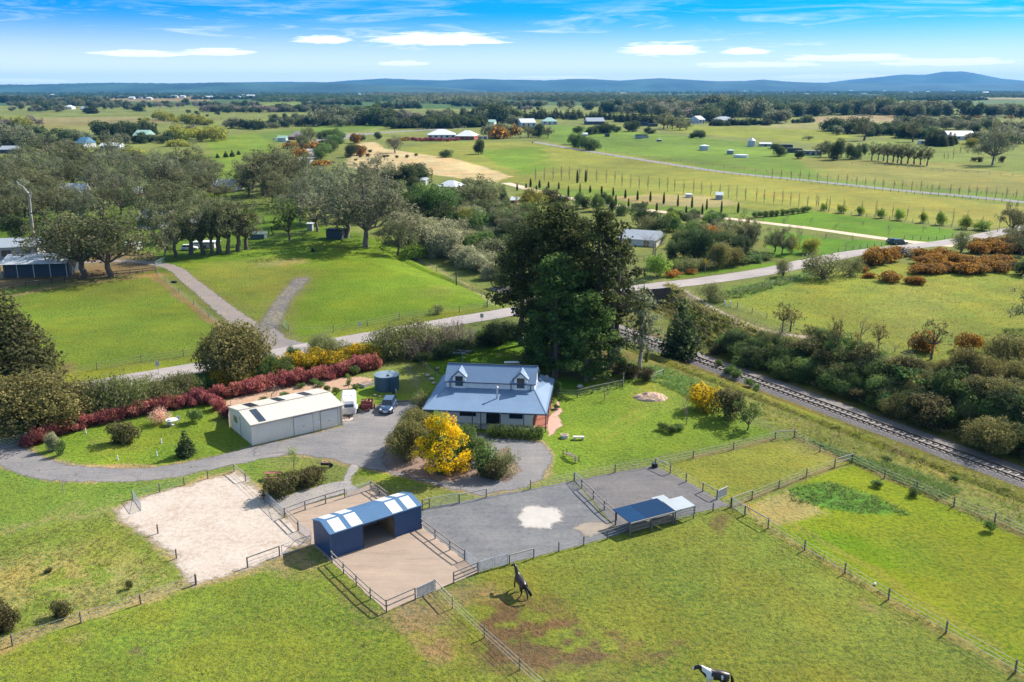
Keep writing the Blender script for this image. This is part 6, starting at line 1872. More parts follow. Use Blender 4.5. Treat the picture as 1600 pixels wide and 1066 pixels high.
# left mid
row('conifer', [(340, 247), (353, 246), (363, 245), (373, 242)], [239, 236, 234, 234], [7, 9, 8, 6], 'of the tiny conifers in a line across the left meadow', 'tiny conifers in the left meadow', 'tree')
row('farred', [(6, 224), (14, 222)], [211, 212], [16, 12], 'of two dark red bushes at the left edge', 'red bushes at the left edge', 'shrub', 'bush')
one('farorange', 84, 234, 225, 9, 'small bright orange shrub by the left trees', 'shrub', name='shrub')
row('faryellow', along([(135, 226), (160, 225), (180, 225)], 6, 3, 1), 9, 16, 'of the pale yellow shrubs above the long white shed', 'pale yellow shrubs above the long shed', 'shrub', 'shrub')
row('faryellow', [(200, 246), (212, 246), (268, 229), (280, 228), (288, 229)], [229, 232, 219, 218, 221], [26, 22, 20, 22, 16], 'of the green-yellow willows in the left meadow', 'willows in the left meadow', 'tree', 'willow_tree')

mass(['gum', 'gumgrey', 'gum', 'gumtall'], [(-10, 262), (120, 255), (335, 268), (345, 318), (240, 345), (140, 345), (40, 375), (-10, 380)], 26, (42, 62), 'filling the gum wood around the left farm buildings', 'gum wood filling the left', wr=(.9, 1.3), mind=14)
mass(['gum', 'gumgrey'], [(380, 285), (480, 280), (600, 290), (620, 350), (560, 352), (500, 345), (440, 335)], 14, (34, 52), 'in the loose gums north of the shaded paddock', 'loose gums beyond the shaded paddock', wr=(.9, 1.3), mind=12)
mass(['green', 'cream', 'gumgrey', 'dark'], [(620, 320), (760, 340), (840, 360), (830, 430), (770, 440), (700, 400), (650, 370)], 18, (30, 44), 'in the thick creek scrub', 'thick creek scrub', wr=(.9, 1.3), mind=9)

row(['bare', 'twisted', 'bare', 'oakish', 'gumgrey'], [(1215, 560), (1258, 578), (1300, 592), (1352, 600), (1405, 622), (1452, 632), (1500, 655), (1548, 668), (1590, 690)], 62, 40, 'of the thin irregular trees rising out of the cutting scrub', 'thin trees in the cutting scrub', jit=10)
B = belt
B(['faryellow'], [(246, 187), (270, 190), (300, 193), (326, 196)], 22, 12, 'in the golden willow line across the left plain', 'golden willow line', 2, 1.5, (1.0, 1.4))
B(['faryellow'], [(268, 214), (290, 216), (320, 218), (342, 218)], 16, 18, 'in the golden willow grove right of the green gable roof', 'golden willow grove', 5, 4, (.9, 1.3))
B(['faryellow', 'fargrey'], [(268, 205), (300, 208), (330, 212)], 10, 12, 'behind the golden willow grove', 'trees behind the willow grove', 5, 2)
B(['faryellow'], [(220, 190), (228, 190)], 2, 8, 'of two yellow bushes on the left plain', 'yellow bushes on the plain', 1, .5)
B(['farpine', 'farround'], [(155, 212), (175, 214), (195, 213), (215, 211), (232, 212), (240, 208)], 16, 20, 'of the dark pines around the green gable roof', 'pines around the green gable', 5, 3)
B(['farround', 'fargum'], [(150, 224), (185, 225), (230, 224), (262, 224)], 16, 14, 'in the dark trees before the green gable roof', 'trees before the green gable', 6, 2)
B(['fargum', 'farround'], [(52, 222), (80, 228), (110, 232), (130, 226)], 18, 22, 'in the gum clump around the blue-roofed left farmhouse', 'gums around the left farmhouse', 6, 4)
B(['fargum'], [(0, 222), (20, 228), (45, 232)], 10, 26, 'in the gum clump at the far left beside the red bushes', 'far left gum clump', 6, 4)
B(['fargrey', 'faryellow'], [(0, 198), (30, 196), (60, 195)], 12, 14, 'in the grey willow scrub at the far left', 'grey scrub at the far left', 5, 4)
B(['farround'], [(62, 173), (70, 174), (77, 172)], 3, 12, 'of three round dark trees on the left plain', 'round trees on the left plain', 1, .5)
B(['farpine'], [(134, 176), (145, 177)], 3, 14, 'of the pointed dark trees on the left plain', 'pointed trees on the left plain', 2, 1)
B(['farround', 'fargum'], [(118, 167), (145, 168), (180, 169), (205, 172), (220, 175)], 20, 12, 'in the dark tree line across the left plain', 'dark tree line on the left plain', 4, 2.5)
B(['farround', 'fargum', 'fargrey'], [(220, 166), (260, 167), (300, 166), (340, 168), (400, 168)], 30, 9, 'in the tree line left of the red roof', 'tree line left of the red roof', 5, 2)
B(['farround'], [(0, 161), (20, 160), (35, 161)], 8, 10, 'in the dark clump at the left plain edge', 'dark clump at the left plain edge', 3, 1)
B(['farround', 'fargum'], [(45, 162), (75, 160), (110, 162)], 14, 8, 'in the scattered trees below the long blue ridge', 'scattered trees below the ridge', 6, 2)
B(['fargum'], [(20, 172), (55, 174), (100, 174)], 10, 10, 'in the thin gums on the left plain', 'thin gums on the left plain', 6, 2)
B(['farround'], [(330, 175), (370, 176), (400, 177)], 8, 8, 'in the dark row under the small houses', 'dark row under the houses', 5, 1)
B(['fargum', 'farround'], [(357, 200), (372, 200), (385, 201), (400, 202)], 9, 14, 'in the dark gum row left of the railway', 'dark gum row left of the railway', 3, 1)
B(['fargum', 'farround'], [(400, 203), (425, 200), (445, 198), (470, 196)], 14, 13, 'in the gum row behind the brown hip-roofed house', 'gum row behind the hip-roofed house', 4, 2)
B(['fargum', 'farround'], [(425, 190), (450, 190), (475, 188)], 9, 10, 'in the gums on the pale field left of the pines', 'gums on the pale field', 5, 1)
B(['fargum', 'farpine', 'farround'], [(485, 194), (505, 193), (525, 195), (545, 194), (575, 192), (610, 194)], 30, 22, 'in the tall dark wood behind the blue-roofed house', 'wood behind the blue-roofed house', 6, 4)
B(['fargrey', 'fargum'], [(560, 182), (600, 184), (640, 186), (660, 188)], 18, 14, 'in the grey leafless wood beyond the blue-roofed house', 'grey wood beyond the blue roof', 5, 3)
B(['farround', 'fargum'], [(400, 171), (425, 172), (455, 173), (480, 176)], 16, 9, 'in the blue-green belt above the pale field', 'belt above the pale field', 4, 2)
B(['farpine'], [(590, 170), (620, 170), (655, 169)], 14, 11, 'in the dark pine block on the far plain', 'dark pine block', 2, 1)
B(['farpine'], [(680, 162), (708, 163)], 9, 6, 'in the smaller pine block on the far plain', 'smaller pine block', 2, .5)
B(['farpine', 'farround'], [(610, 200), (650, 200), (700, 199), (755, 197)], 40, 16, 'in the long dark cypress belt above the white homestead', 'cypress belt above the homestead', 3, 3)
B(['farpine', 'fargum'], [(660, 190), (700, 188), (745, 186)], 22, 14, 'in the plantation behind the cypress belt', 'plantation behind the cypress belt', 4, 2)
B(['farround', 'fargum'], [(760, 190), (775, 190), (790, 188), (800, 195)], 12, 24, 'in the tall dark trees left of the white sheds', 'tall dark trees left of the sheds', 5, 3)
B(['fargum', 'farorange'], [(770, 215), (785, 216), (800, 214)], 9, 18, 'in the gums at the foot of the tall dark trees', 'gums at the foot of the dark trees', 4, 2)
B(['farred'], [(632, 219), (660, 221), (700, 221), (715, 220)], 24, 5, 'in the red hedge before the white homestead', 'red hedge before the homestead', 1, .3, (.9, 1.2), 'shrub')
B(['farpine'], [(818, 186), (850, 185), (900, 186), (950, 188), (1000, 191), (1035, 192)], 60, 14, 'in the long dark cypress belt behind the meadow farms', 'cypress belt behind the meadow', 2, 2, (.6, .9))
B(['fargum', 'farround'], [(950, 176), (975, 176), (1005, 178)], 12, 18, 'in the big gums rising above the cypress belt', 'big gums above the cypress belt', 5, 2)
B(['fargum', 'farround', 'fargrey'], [(1025, 178), (1060, 180), (1095, 184), (1115, 190)], 26, 20, 'in the mixed trees left of the wide low farmhouse', 'mixed trees by the wide farmhouse', 6, 5)
B(['fargum', 'farround'], [(1100, 180), (1130, 180), (1160, 182), (1200, 182)], 26, 24, 'in the tall wood behind the wide low farmhouse', 'tall wood behind the wide farmhouse', 6, 3)
B(['farpine', 'farround'], [(1112, 197), (1150, 196), (1200, 196)], 24, 9, 'in the dark hedge along the wide low farmhouse', 'hedge along the wide farmhouse', 2, .6)
B(['fargum'], [(1204, 192), (1220, 193), (1228, 192)], 6, 18, 'of the gums beside the brown field house', 'gums beside the brown field house', 3, 1)
B(['farround'], [(1240, 193), (1255, 192), (1268, 191)], 6, 8, 'in the hedge under the brown field house', 'hedge under the brown field house', 2, .6)
B(['fargum', 'farround'], [(1215, 180), (1260, 180), (1300, 177), (1340, 177)], 34, 18, 'in the wood left of the brown field', 'wood left of the brown field', 6, 3)
B(['fargum', 'farround'], [(1320, 178), (1360, 178), (1400, 181), (1430, 182), (1480, 180)], 40, 20, 'in the large gum wood beyond the brown field', 'gum wood beyond the brown field', 6, 3)
B(['fargum', 'farround'], [(1510, 182), (1550, 181), (1590, 184), (1650, 184)], 20, 18, 'in the gum wood at the right horizon field', 'gum wood at the right', 6, 3)
B(['farorange'], [(1500, 184), (1540, 186), (1590, 186), (1650, 187)], 16, 4, 'in the line of orange gorse below the right gum wood', 'orange gorse line', 5, 1, (1, 1.6), 'shrub')
B(['fargum', 'farround', 'farround'], [(1296, 206), (1330, 208), (1380, 212), (1420, 214), (1460, 214)], 44, 18, 'in the broad belt of trees across the right fields', 'broad belt across the right fields', 6, 4)
B(['farround', 'fargum', 'fargum'], [(1400, 200), (1450, 200), (1500, 202), (1560, 206), (1620, 208)], 44, 16, 'in the belt of trees above the long right-hand house', 'belt above the long house', 7, 5)
B(['farround', 'fargrey', 'fargum'], [(1520, 222), (1550, 226), (1590, 224), (1640, 226)], 22, 18, 'in the trees right of the long house', 'trees right of the long house', 6, 4)
B(['farround', 'fargrey'], [(812, 172), (838, 172)], 5, 7, 'of the grey trees on the dark crop field', 'grey trees on the crop field', 4, 1)
B(['fargum', 'farround'], [(870, 168), (905, 170), (950, 166), (980, 164)], 16, 10, 'in the loose trees beyond the cypress belt', 'loose trees beyond the cypress belt', 8, 3)
B(['farround'], [(300, 178), (311, 178), (330, 182), (342, 178), (304, 183)], 7, 5, 'of the small round trees on the middle left plain', 'small round trees on the plain', 8, 2)
# woods on the far plain that read as one mass
wood('woodland', 'dark', [[(-200, 146), (200, 147), (560, 146), (560, 152), (200, 153), (-200, 152)], [(400, 152), (640, 155), (640, 160), (400, 160)]], (40, 30), 12, 1, 'dark woodland strips below the ridge on the left of the far plain')
wood('woodland', 'gum', [[(560, 147), (800, 146), (1000, 147), (1000, 156), (800, 158), (600, 156)], [(620, 156), (780, 158), (780, 164), (620, 162)]], (34, 26), 13, 2, 'blue-green woodland across the middle of the far plain')
wood('woodland', 'dark', [[(795, 157), (900, 152), (1010, 154), (1200, 152), (1210, 168), (1090, 172), (1000, 170), (960, 162)], [(1000, 145), (1600, 144), (1600, 148), (1000, 149)]], (32, 22), 13, 3, 'dense dark woodland right of the middle of the far plain')
wood('woodland', 'dark', [[(1200, 150), (1330, 152), (1440, 156), (1300, 166), (1200, 165)], [(1380, 148), (1600, 149), (1620, 153), (1400, 153)]], (42, 28), 12, 4, 'broken woodland among houses on the right of the far plain')
wood('woodland', 'dark', [[(-300, 141.5), (2000, 141.5), (2000, 144), (-300, 144)]], (200, 110), 16, 5, 'farthest dark tree line under the hills')

for k in range(44):
    y = RN.choice([147, 149, 151, 153, 156, 159, 162, 166, 170, 175]) + RN.uniform(-1, 1)
    x = RN.uniform(-60, 1600); w = RN.uniform(50, 190)
    if 560 < x < 900 and y > 168: continue
    belt([['farround', 'fargum'], ['farpine', 'farround'], ['fargum', 'fargrey']][k % 3], [(x, y), (x + w, y + RN.uniform(-.8, .8))], int(w / 3.2), max(3, (y - 138) * .28), '', '', 2, .6)
far_mass()
# ---------------------------------------------------------------- fences
def fence(name, label, posts, h=1.05, segs=None, cat='fence', group=None, pw=.11, pm_=None, rails=(.55, 1.0), wires=(.3, .6, .95), rm=None, lev=None):
    """posts: feet in the photograph; segs[i] = 'w' wires, 'r' rails, 'R' one top rail and wires, 'n' nothing between posts i and i+1"""
    P = [G(*p) if lev is None else G(p[0], p[1], lev) for p in posts]
    f = thing(name, label, cat, P[0], 0, group)
    O = P[0]
    m = pm_ or post_m
    for p in P:
        q = p - O
        MB().beam(q + Vector((0, 0, -.15)), q + Vector((0, 0, h * RN.uniform(.97, 1.04))), pw, pw).build('post', m, f)
    segs = segs or 'w' * (len(P) - 1)
    for i, s in enumerate(segs):
        a, b = P[i] - O, P[i + 1] - O
        zs = rails if s == 'r' else (rails[-1],) if s == 'R' else ()
        d = (b - a).normalized(); off = Vector((d.y, -d.x, 0)) * (pw * .5 + .025)
        for z in zs:
            MB().beam(a + off + Vector((0, 0, z * h)), b + off + Vector((0, 0, z * h)), .045, .11).build('rail', rm or rail_t, f)
        if s in 'wR':
            for z in wires if s == 'w' else wires[:-1]:
                w = MB(); a2, b2 = a + off + Vector((0, 0, z * h)), b + off + Vector((0, 0, z * h))
                w.beam(a2, b2, .022, .022)
                w.build('wire', wire_m, f)
    return f


def gate(label, a, b, h=1.1, style='mesh', m=None, name='gate', lift=.08):
    A, Bq = G(*a), G(*b)
    L_ = (Bq - A).length
    g = thing(name, label, 'gate', A, math.atan2(Bq.y - A.y, Bq.x - A.x))
    m = m or steel
    fr = MB()
    r = .028
    fr.tube([(0.05, 0, lift), (L_ - .05, 0, lift)], r); fr.tube([(0.05, 0, h), (L_ - .05, 0, h)], r)
    fr.tube([(0.05, 0, lift), (0.05, 0, h)], r); fr.tube([(L_ - .05, 0, lift), (L_ - .05, 0, h)], r)
    fr.build('frame', m, g)
    if style == 'X':
        x = MB(); x.tube([(0.05, 0, lift), (L_ / 2, 0, h)], r); x.tube([(L_ / 2, 0, h), (L_ - .05, 0, lift)], r); x.tube([(0.05, 0, h), (L_ / 2, 0, lift)], r); x.tube([(L_ / 2, 0, lift), (L_ - .05, 0, h)], r)
        x.build('brace', m, g)
    elif style == 'bars':
        x = MB()
        for i in range(5): x.tube([(0.05, 0, lift + (h - lift) * (i + 1) / 6), (L_ - .05, 0, lift + (h - lift) * (i + 1) / 6)], .018)
        x.build('bars', m, g)
    elif style == 'panel':
        x = MB(); n = max(3, int(L_ / .4))
        for i in range(n): x.box(.06 + (L_ - .12) * i / n, .06 + (L_ - .12) * (i + .94) / n, -.012, .012, lift + .03, h - .03)
        x.build('boards', pm('pale_gate_board', (.58, .52, .47), (.48, .43, .39), 3), g)
    else:
        x = MB(); n = int(L_ / .14)
        for i in range(1, n): x.box(L_ * i / n - .006, L_ * i / n + .006, -.006, .006, lift, h)
        for i in range(1, 7): x.box(.05, L_ - .05, -.008, .004, lift + (h - lift) * i / 7 - .006, lift + (h - lift) * i / 7 + .006)
        x.build('mesh', m, g)
        MB().tube([(0.05, 0, lift), (L_ - .05, 0, h)], .018).build('brace', m, g)
    return g


F_ = fence
F_('paddock_fence', 'wire fence with timber posts across the lower left foreground', [(-60, 1035), (20, 1009), (127, 973), (220, 944), (306, 913)], 1.0)
F_('paddock_fence', 'row of three lone posts at the left edge of the white sand arena', [(247, 834), (276, 873), (307, 914)], 1.0, 'nn')
F_('paddock_fence', 'short wire fence along the lower edge of the white sand arena', [(387, 887), (437, 869)], 1.05, 'R')
F_('paddock_fence', 'wire fence along the top of the white sand arena with one pale rail', [(208, 779), (250, 769), (288, 758), (325, 748), (366, 737), (384, 752), (412, 779)], 1.0, 'wwwRRw', rm=timber_pale)
gate('mesh gate at the left corner of the white sand arena', (208, 780), (221, 799), 1.0)
gate('mesh gate between the white sand arena and the grey path', (414, 781), (443, 808), 1.0)
F_('yard_fence', 'two-rail timber fence round the small pen behind the stable', [(466, 830), (445, 809), (477, 797), (509, 787), (539, 778)], 1.05, 'rrrr')
F_('yard_fence', 'two-rail timber fence from the lawn to the back of the stable', [(580, 765), (593, 773), (606, 783)], 1.05, 'rr')
gate('mesh gate of the small pen behind the stable', (541, 778), (579, 766), 1.0)
gate('braced steel gate left of the stable', (440, 868), (486, 852), 1.05, 'X')
gate('small steel gate between the pen rails and the stable', (467, 831), (487, 846), 1.0, 'bars')
F_('yard_fence', 'two-rail timber fence along the left of the stable yard', [(519, 879), (537, 897), (557, 916), (579, 937), (604, 957), (649, 937)], 1.15, 'rrrrr')
F_('yard_fence', 'two-rail timber fence right of the stable beside the grey arena', [(659, 826), (680, 842), (703, 860), (726, 876)], 1.1, 'rrr')
F_('yard_fence', 'short three-rail timber fence at the lower right of the stable yard', [(709, 911), (747, 895)], 1.1, 'r', rails=(.3, .65, 1.0))
gate('pale boarded gate at the front of the stable yard', (651, 936), (679, 923), 1.05, 'panel')
gate('light steel gate between stable yard and grey arena', (728, 877), (746, 893), 1.05, 'bars')
F_('paddock_fence', 'pale single-rail fence leading away from the stable yard gate', [(680, 922), (707, 951), (757, 997), (812, 1047), (850, 1082)], 1.1, 'Rwww', rm=timber_pale, pw=.08)
gate('mesh gate left leaf between the stable yard and the grey arena', (749, 895), (771, 888), 1.1)
gate('mesh gate right leaf at the corner of the grey arena', (772, 888), (794, 882), 1.1)
F_('paddock_fence', 'wire fence with posts along the lower edge of the two grey arenas', [(796, 882), (834, 872), (873, 862), (912, 852), (949, 842), (984, 830), (1020, 821), (1052, 815), (1085, 803), (1114, 799), (1142, 792)], 1.0, 'Rwwwwwwwww', rm=timber_pale)
F_('yard_fence', 'short rail fence between stable and mesh gate at the top of the arena', [(660, 796), (671, 793)], 1.05, 'r')
gate('wide mesh gate at the top left corner of the grey arena', (673, 793), (717, 786), 1.1)
F_('paddock_fence', 'fence along the top of the grey arenas below the lawn', [(718, 786), (760, 777), (829, 764), (897, 751), (961, 738), (1024, 728), (1083, 716), (1146, 702), (1211, 686), (1241, 684)], 1.0, 'RwwwwwwwR', rm=timber_pale)
gate('white mesh gate at the top of the rail dividing the arenas', (898, 751), (908, 762), 1.1)
F_('yard_fence', 'two-rail timber fence dividing the two grey arenas', [(909, 763), (927, 780), (944, 797), (963, 813)], 1.1, 'rrr')
F_('paddock_fence', 'fence along the right side of the darker grey arena', [(1024, 729), (1047, 740), (1072, 753), (1098, 768), (1120, 780)], 1.05, 'RwwR', rm=timber_pale)
gate('open white barred gate at the right corner of the dark arena', (1121, 781), (1136, 774), 1.05, 'panel', m=white_m)
F_('paddock_fence', 'fence round the small right-hand paddock from corner to corner', [(1142, 792), (1175, 780), (1217, 763), (1260, 745), (1304, 730), (1331, 722)], 1.05, 'Rwwwr', rm=timber_pale)
F_('paddock_fence', 'post and wire fence along the railway reserve', [(1241, 684), (1281, 706), (1331, 722), (1382, 747), (1432, 766), (1490, 792), (1554, 816), (1610, 842), (1680, 878)], 1.1)
F_('paddock_fence', 'long wire fence running down the right foreground', [(1164, 805), (1200, 826), (1257, 860), (1320, 896), (1388, 937), (1478, 989), (1586, 1051), (1650, 1090)], 1.1, 'Rwwwwww', rm=timber_pale)
gate('mesh gate at the corner of the lush right paddock', (1143, 792), (1163, 805), 1.05)
F_('yard_fence', 'black wire fence descending beside the left of the farmhouse', [(636, 552), (650, 562), (664, 575), (680, 588), (693, 598)], 1.2, 'RRRR', pm_=black_m, rm=black_m, pw=.07)
F_('yard_fence', 'single-rail timber fence behind the right of the farmhouse', [(870, 620), (902, 621), (925, 615), (949, 610), (972, 605)], 1.1, 'wRRR')
F_('yard_fence', 'wire fence running back from the single rail to the pines', [(973, 605), (974, 590), (950, 578)], 1.2, 'Rw')
F_('yard_fence', 'short pale rail beside the soil heap', [(1015, 596), (1036, 588)], 1.1, 'R', rm=timber_pale)
F_('paddock_fence', 'fallen timber rails under the big pines', [(935, 588), (960, 598)], .35, 'r', rails=(.9,))
# across the road
F_('paddock_fence', 'dark timber rail fence between left yard and paddock', along([(-40, 462), (60, 448), (140, 436), (244, 426)], 15), 1.2, 'r' * 14, pm_=dark_post, rm=dark_post)
F_('paddock_fence', 'wire fence down the right side of the left paddock', [(246, 430), (258, 440), (280, 458), (303, 477), (326, 496), (350, 514)], 1.1)
F_('paddock_fence', 'post and wire fence along the road edge of the left paddock', [(100, 588), (152, 578), (221, 566), (287, 557), (327, 550)], 1.2)
F_('paddock_fence', 'post and wire fence along the road edge of the middle paddock', [(451, 517), (521, 519), (574, 510), (624, 499), (672, 494), (718, 488), (761, 481), (781, 476)], 1.3)
F_('paddock_fence', 'wire fence down the creek side of the middle paddock', [(640, 404), (660, 412), (682, 424), (710, 440), (738, 456), (752, 464), (761, 474)], 1.2)
F_('paddock_fence', 'short dark rail at the roadside corner of the middle paddock', [(762, 480), (771, 470), (781, 475)], 1.3, 'rr')
F_('paddock_fence', 'rail fence behind the shaded paddock trees', [(418, 373), (430, 372), (446, 371), (462, 369), (478, 367)], 1.2, 'rrrr')
gate('green steel gate at the mouth of the farm track', (440, 507), (451, 517), 1.3, 'bars', m=pm('gate_green', (.20, .36, .28)))
gate('pale green steel gate at the top of the farm track', (243, 418), (256, 411), 1.4, 'bars', m=MATS['gate_green'])
F_('paddock_fence', 'fence along the right-hand road below the bend', along([(1148, 462), (1200, 448), (1254, 436), (1300, 428)], 8), 1.1)
F_('paddock_fence', 'fence beside the dirt path above the cutting', [(1131, 478), (1152, 482), (1175, 490), (1198, 498), (1240, 510), (1270, 520), (1330, 535), (1345, 540), (1425, 560)], 1.1, lev=0.0)
F_('paddock_fence', 'fence along the near edge of the mown strips by the drive', along([(1310, 394), (1350, 388), (1400, 380), (1411, 378)], 10), 1.1)
F_('paddock_fence', 'fence along the far edge of the road before the hawthorns', along([(1413, 374), (1450, 376), (1480, 373), (1500, 368)], 8), 1.1)
F_('paddock_fence', 'fence along the near side of the grey lane', along([(860, 228), (935, 242), (1030, 257), (1130, 272), (1250, 285), (1400, 301), (1590, 319)], 60), 1.3, wires=(.5, .95))
F_('paddock_fence', 'fence along the far side of the grey lane', along([(880, 226), (990, 242), (1100, 258), (1250, 276), (1400, 290), (1600, 309)], 44), 1.3, wires=(.5, .95))
F_('paddock_fence', 'white rail fence crossing the right meadow', along([(1330, 257), (1400, 262), (1500, 270), (1600, 276)], 16), 1.3, 'r' * 15, rm=rail_t)
F_('paddock_fence', 'fence behind the young yellow-green trees', along([(1270, 329), (1400, 345), (1500, 357), (1570, 364)], 26), 1.2)

# ---------------------------------------------------------------- entrance gate
gp_ = G(20, 698)
gate('double steel entrance gate at the left end of the drive', (-4, 703), (40, 693), 1.2, 'bars')
g = thing('gate_post', 'timber gate post beside the red hedge', 'post', G(43, 696)); MB().beam((0, 0, -.1), (0, 0, 1.6), .2, .2).build('post', post_m, g); MB().box(-.12, .12, -.12, .12, 1.6, 1.66).build('cap', timber_pale, g)
s = thing('entrance_sign', 'pale board sign standing at the entrance gate among bushes', 'sign', G(54, 672)); MB().slab([(-.6, 0, 1.6), (.5, 0, 2.1), (.55, .1, 2.1), (-.55, .1, 1.6)], .8).build('board', white_m, s); MB().beam((0, .06, 0), (0, .06, 1.2), .08, .08).build('post', post_m, s)

# ---------------------------------------------------------------- railway
def railway():
    def at(s_, o_, z): p = RAIL_A + RAIL_U * s_ + RAIL_V * o_; return Vector((p[0], p[1], RAIL_Z + z))
    V, F = [], []
    n = 60
    for i in range(n + 1):
        s_ = -60 + 200 * i / n
        for o_, z in ((-2.2, -.02), (-1.45, .28), (1.45, .28), (2.2, .05), (3.8, .02)):
            w = .25 * noise.noise(Vector((s_ * .4, o_, 2))) if abs(o_) > 2 else 0
            V.append(at(s_, o_ + w, z))
    for i in range(n):
        for k in range(4): F.append((i * 5 + k, (i + 1) * 5 + k, (i + 1) * 5 + k + 1, i * 5 + k + 1))
    F = [f[::-1] for f in F]
    tag(link('ballast', np_mesh('ballast', V, F, ballast)), kind='structure')
    t = thing('railway_track', 'single railway track on pale sleepers in the cutting', 'railway track', at(0, 0, 0), math.atan2(RAIL_U[1], RAIL_U[0]))
    rm_ = pm('rail_steel', (.10, .075, .06), (.07, .05, .045), rough=.5, metal=.3)
    sl = pm('sleeper_concrete', (.36, .32, .28), (.26, .23, .20), 4, .9)
    for o_ in (-.8, .8):
        MB().box(-60, 140, o_ - .07, o_ + .07, .40, .43).box(-60, 140, o_ - .035, o_ + .035, .43, .53).box(-60, 140, o_ - .05, o_ + .05, .53, .57).build('rail', rm_, t)
    me = None
    for i in range(100):
        x = -13 + i * .98
        o = MB().box(-.12, .12, -1.25, 1.25, .25, .39).build('sleeper', sl, t) if me is None else link('sleeper', me, t)
        me = o.data; o.location.x = x
    # far bend
    pts = [G(466, 262), G(474, 255), G(481, 246), G(487, 238), G(490, 231), G(492, 225), G(500, 219), G(520, 213), G(560, 208)]
    ribbon('ballast', pts, 9, pm('far_ballast', (.30, .28, .29), (.36, .33, .33), .2), .06, .2, 5)
    t = thing('railway_track', 'far curved railway track at the bend beyond the gum trees', 'railway track', pts[0])
    sp = [v for v in spline([(p.x, p.y, 0) for p in pts], 4)]
    for o_ in (-1.2, 1.2):
        a = []
        for i, p in enumerate(sp):
            d = (sp[min(i + 1, len(sp) - 1)] - sp[max(0, i - 1)]).normalized()
            a.append(Vector((p.x + d.y * o_ - pts[0].x, p.y - d.x * o_ - pts[0].y, .2)))
        MB().tube(a, .12, 4).build('rail', rm_, t)


railway()


def bridge():
    """timber-faced abutment and deck where the road crosses the cutting"""
    a = G(1012, 457, 0); b = G(1047, 453.5, 0)
    t = thing('road_bridge', 'low dark timber road bridge over the railway cutting', 'bridge', a)
    tm = pm('bridge_timber', (.13, .10, .085), (.08, .065, .055), 3, .9)
    e = Vector((-7, -4.0, 0)); q = b - a
    d = q.normalized()
    for k in range(14):
        z = .55 - k * .33
        x1 = q.length
        MB().beam(d * -15 + Vector((0, -.3, z)), d * x1 + Vector((0, -.3, z)), .18, .30).build('plank', tm, t)
    for k in range(8): MB().beam(d * (q.length - 1 - k * 3.2) + Vector((0, -.5, -4)), d * (q.length - 1 - k * 3.2) + Vector((0, -.5, .8)), .25, .25).build('pile', tm, t)
    MB().slab([tuple(d * -22 + Vector((0, -.2, -.05))), tuple(d * q.length + Vector((0, -.2, -.05))), tuple(d * q.length + Vector((0, 7, -.05))), tuple(d * -22 + Vector((0, 7, -.05)))], .5).build('deck', tm, t)


bridge()

# ---------------------------------------------------------------- vehicles
def wheel(par, x, y, r=.33, w=.22):
    t = MB().tube([(x, y - w / 2, r), (x, y + w / 2, r)], r, 20).build('wheel', pm('tyre', (.02, .02, .022), rough=.9), par)
    s = 1 if y > 0 else -1
    MB().tube([(x, y + s * w * .3, r), (x, y + s * (w / 2 + .012), r)], r * .6, 14).build('rim', steel, t)


def car(px, py, rz, label, paint):
    c = thing('parked_car', label, 'car', G(px, py), rz)
    # rings along the length, front at +x
    def ring(x, hw, z0, z1, hs, top): return [(x, -hw, z0), (x, -hw * 1.0, z1), (x, -hs, top), (x, hs, top), (x, hw, z1), (x, hw, z0)]
    b = MB().loft([ring(-2.2, .72, .45, .75, .62, .92), ring(-2.1, .84, .28, .8, .72, 1.02), ring(-1.3, .9, .22, .85, .8, 1.0), ring(0, .91, .2, .85, .82, .97), ring(1.1, .9, .2, .82, .78, .98), ring(1.8, .86, .24, .74, .66, .86), ring(2.15, .74, .32, .6, .5, .72), ring(2.25, .6, .4, .55, .4, .62)])
    body = b.build('body', paint, c, True)
    m = body.modifiers.new('bevel', 'BEVEL'); m.width = .08; m.segments = 2
    def r2(x, hw, z, t=None): return [(x, -hw, z), (x, hw, z)]
    MB().add([(-1.95, -.76, .95), (1.15, -.78, .95), (.45, -.60, 1.50), (-1.5, -.58, 1.52), (-1.95, .76, .95), (1.15, .78, .95), (.45, .60, 1.50), (-1.5, .58, 1.52)],
             [(0, 1, 2, 3), (7, 6, 5, 4), (3, 2, 6, 7), (1, 5, 6, 2), (0, 3, 7, 4)]).build('window', glass, c)
    MB().slab([(-1.52, -.60, 1.56), (.42, -.62, 1.54), (.42, .62, 1.54), (-1.52, .60, 1.56)], .05).build('roof', paint, c)
    for y in (-1, 1):
        MB().beam((1.17, y * .77, .96), (.43, y * .60, 1.52), .07, .06).build('pillar', paint, c)
        MB().beam((-1.96, y * .75, .96), (-1.5, y * .58, 1.53), .12, .06).build('pillar', paint, c)
        MB().beam((-.45, y * .775, .96), (-.45, y * .60, 1.52), .08, .04).build('pillar', paint, c)
        MB().box(1.86, 2.16, y * .62 - .13, y * .62 + .13, .60, .78).build('headlight', white_m, c)
        MB().box(.78, .92, y * .98 - .1, y * .98 + .1, .93, 1.06).build('mirror', paint, c)
        wheel(c, 1.35, y * .82); wheel(c, -1.35, y * .82)
    MB().box(2.2, 2.29, -.26, .26, .38, .5).build('number_plate', white_m, c)
    MB().box(2.17, 2.27, -.4, .4, .54, .64).build('grille', steel, c)
    return c


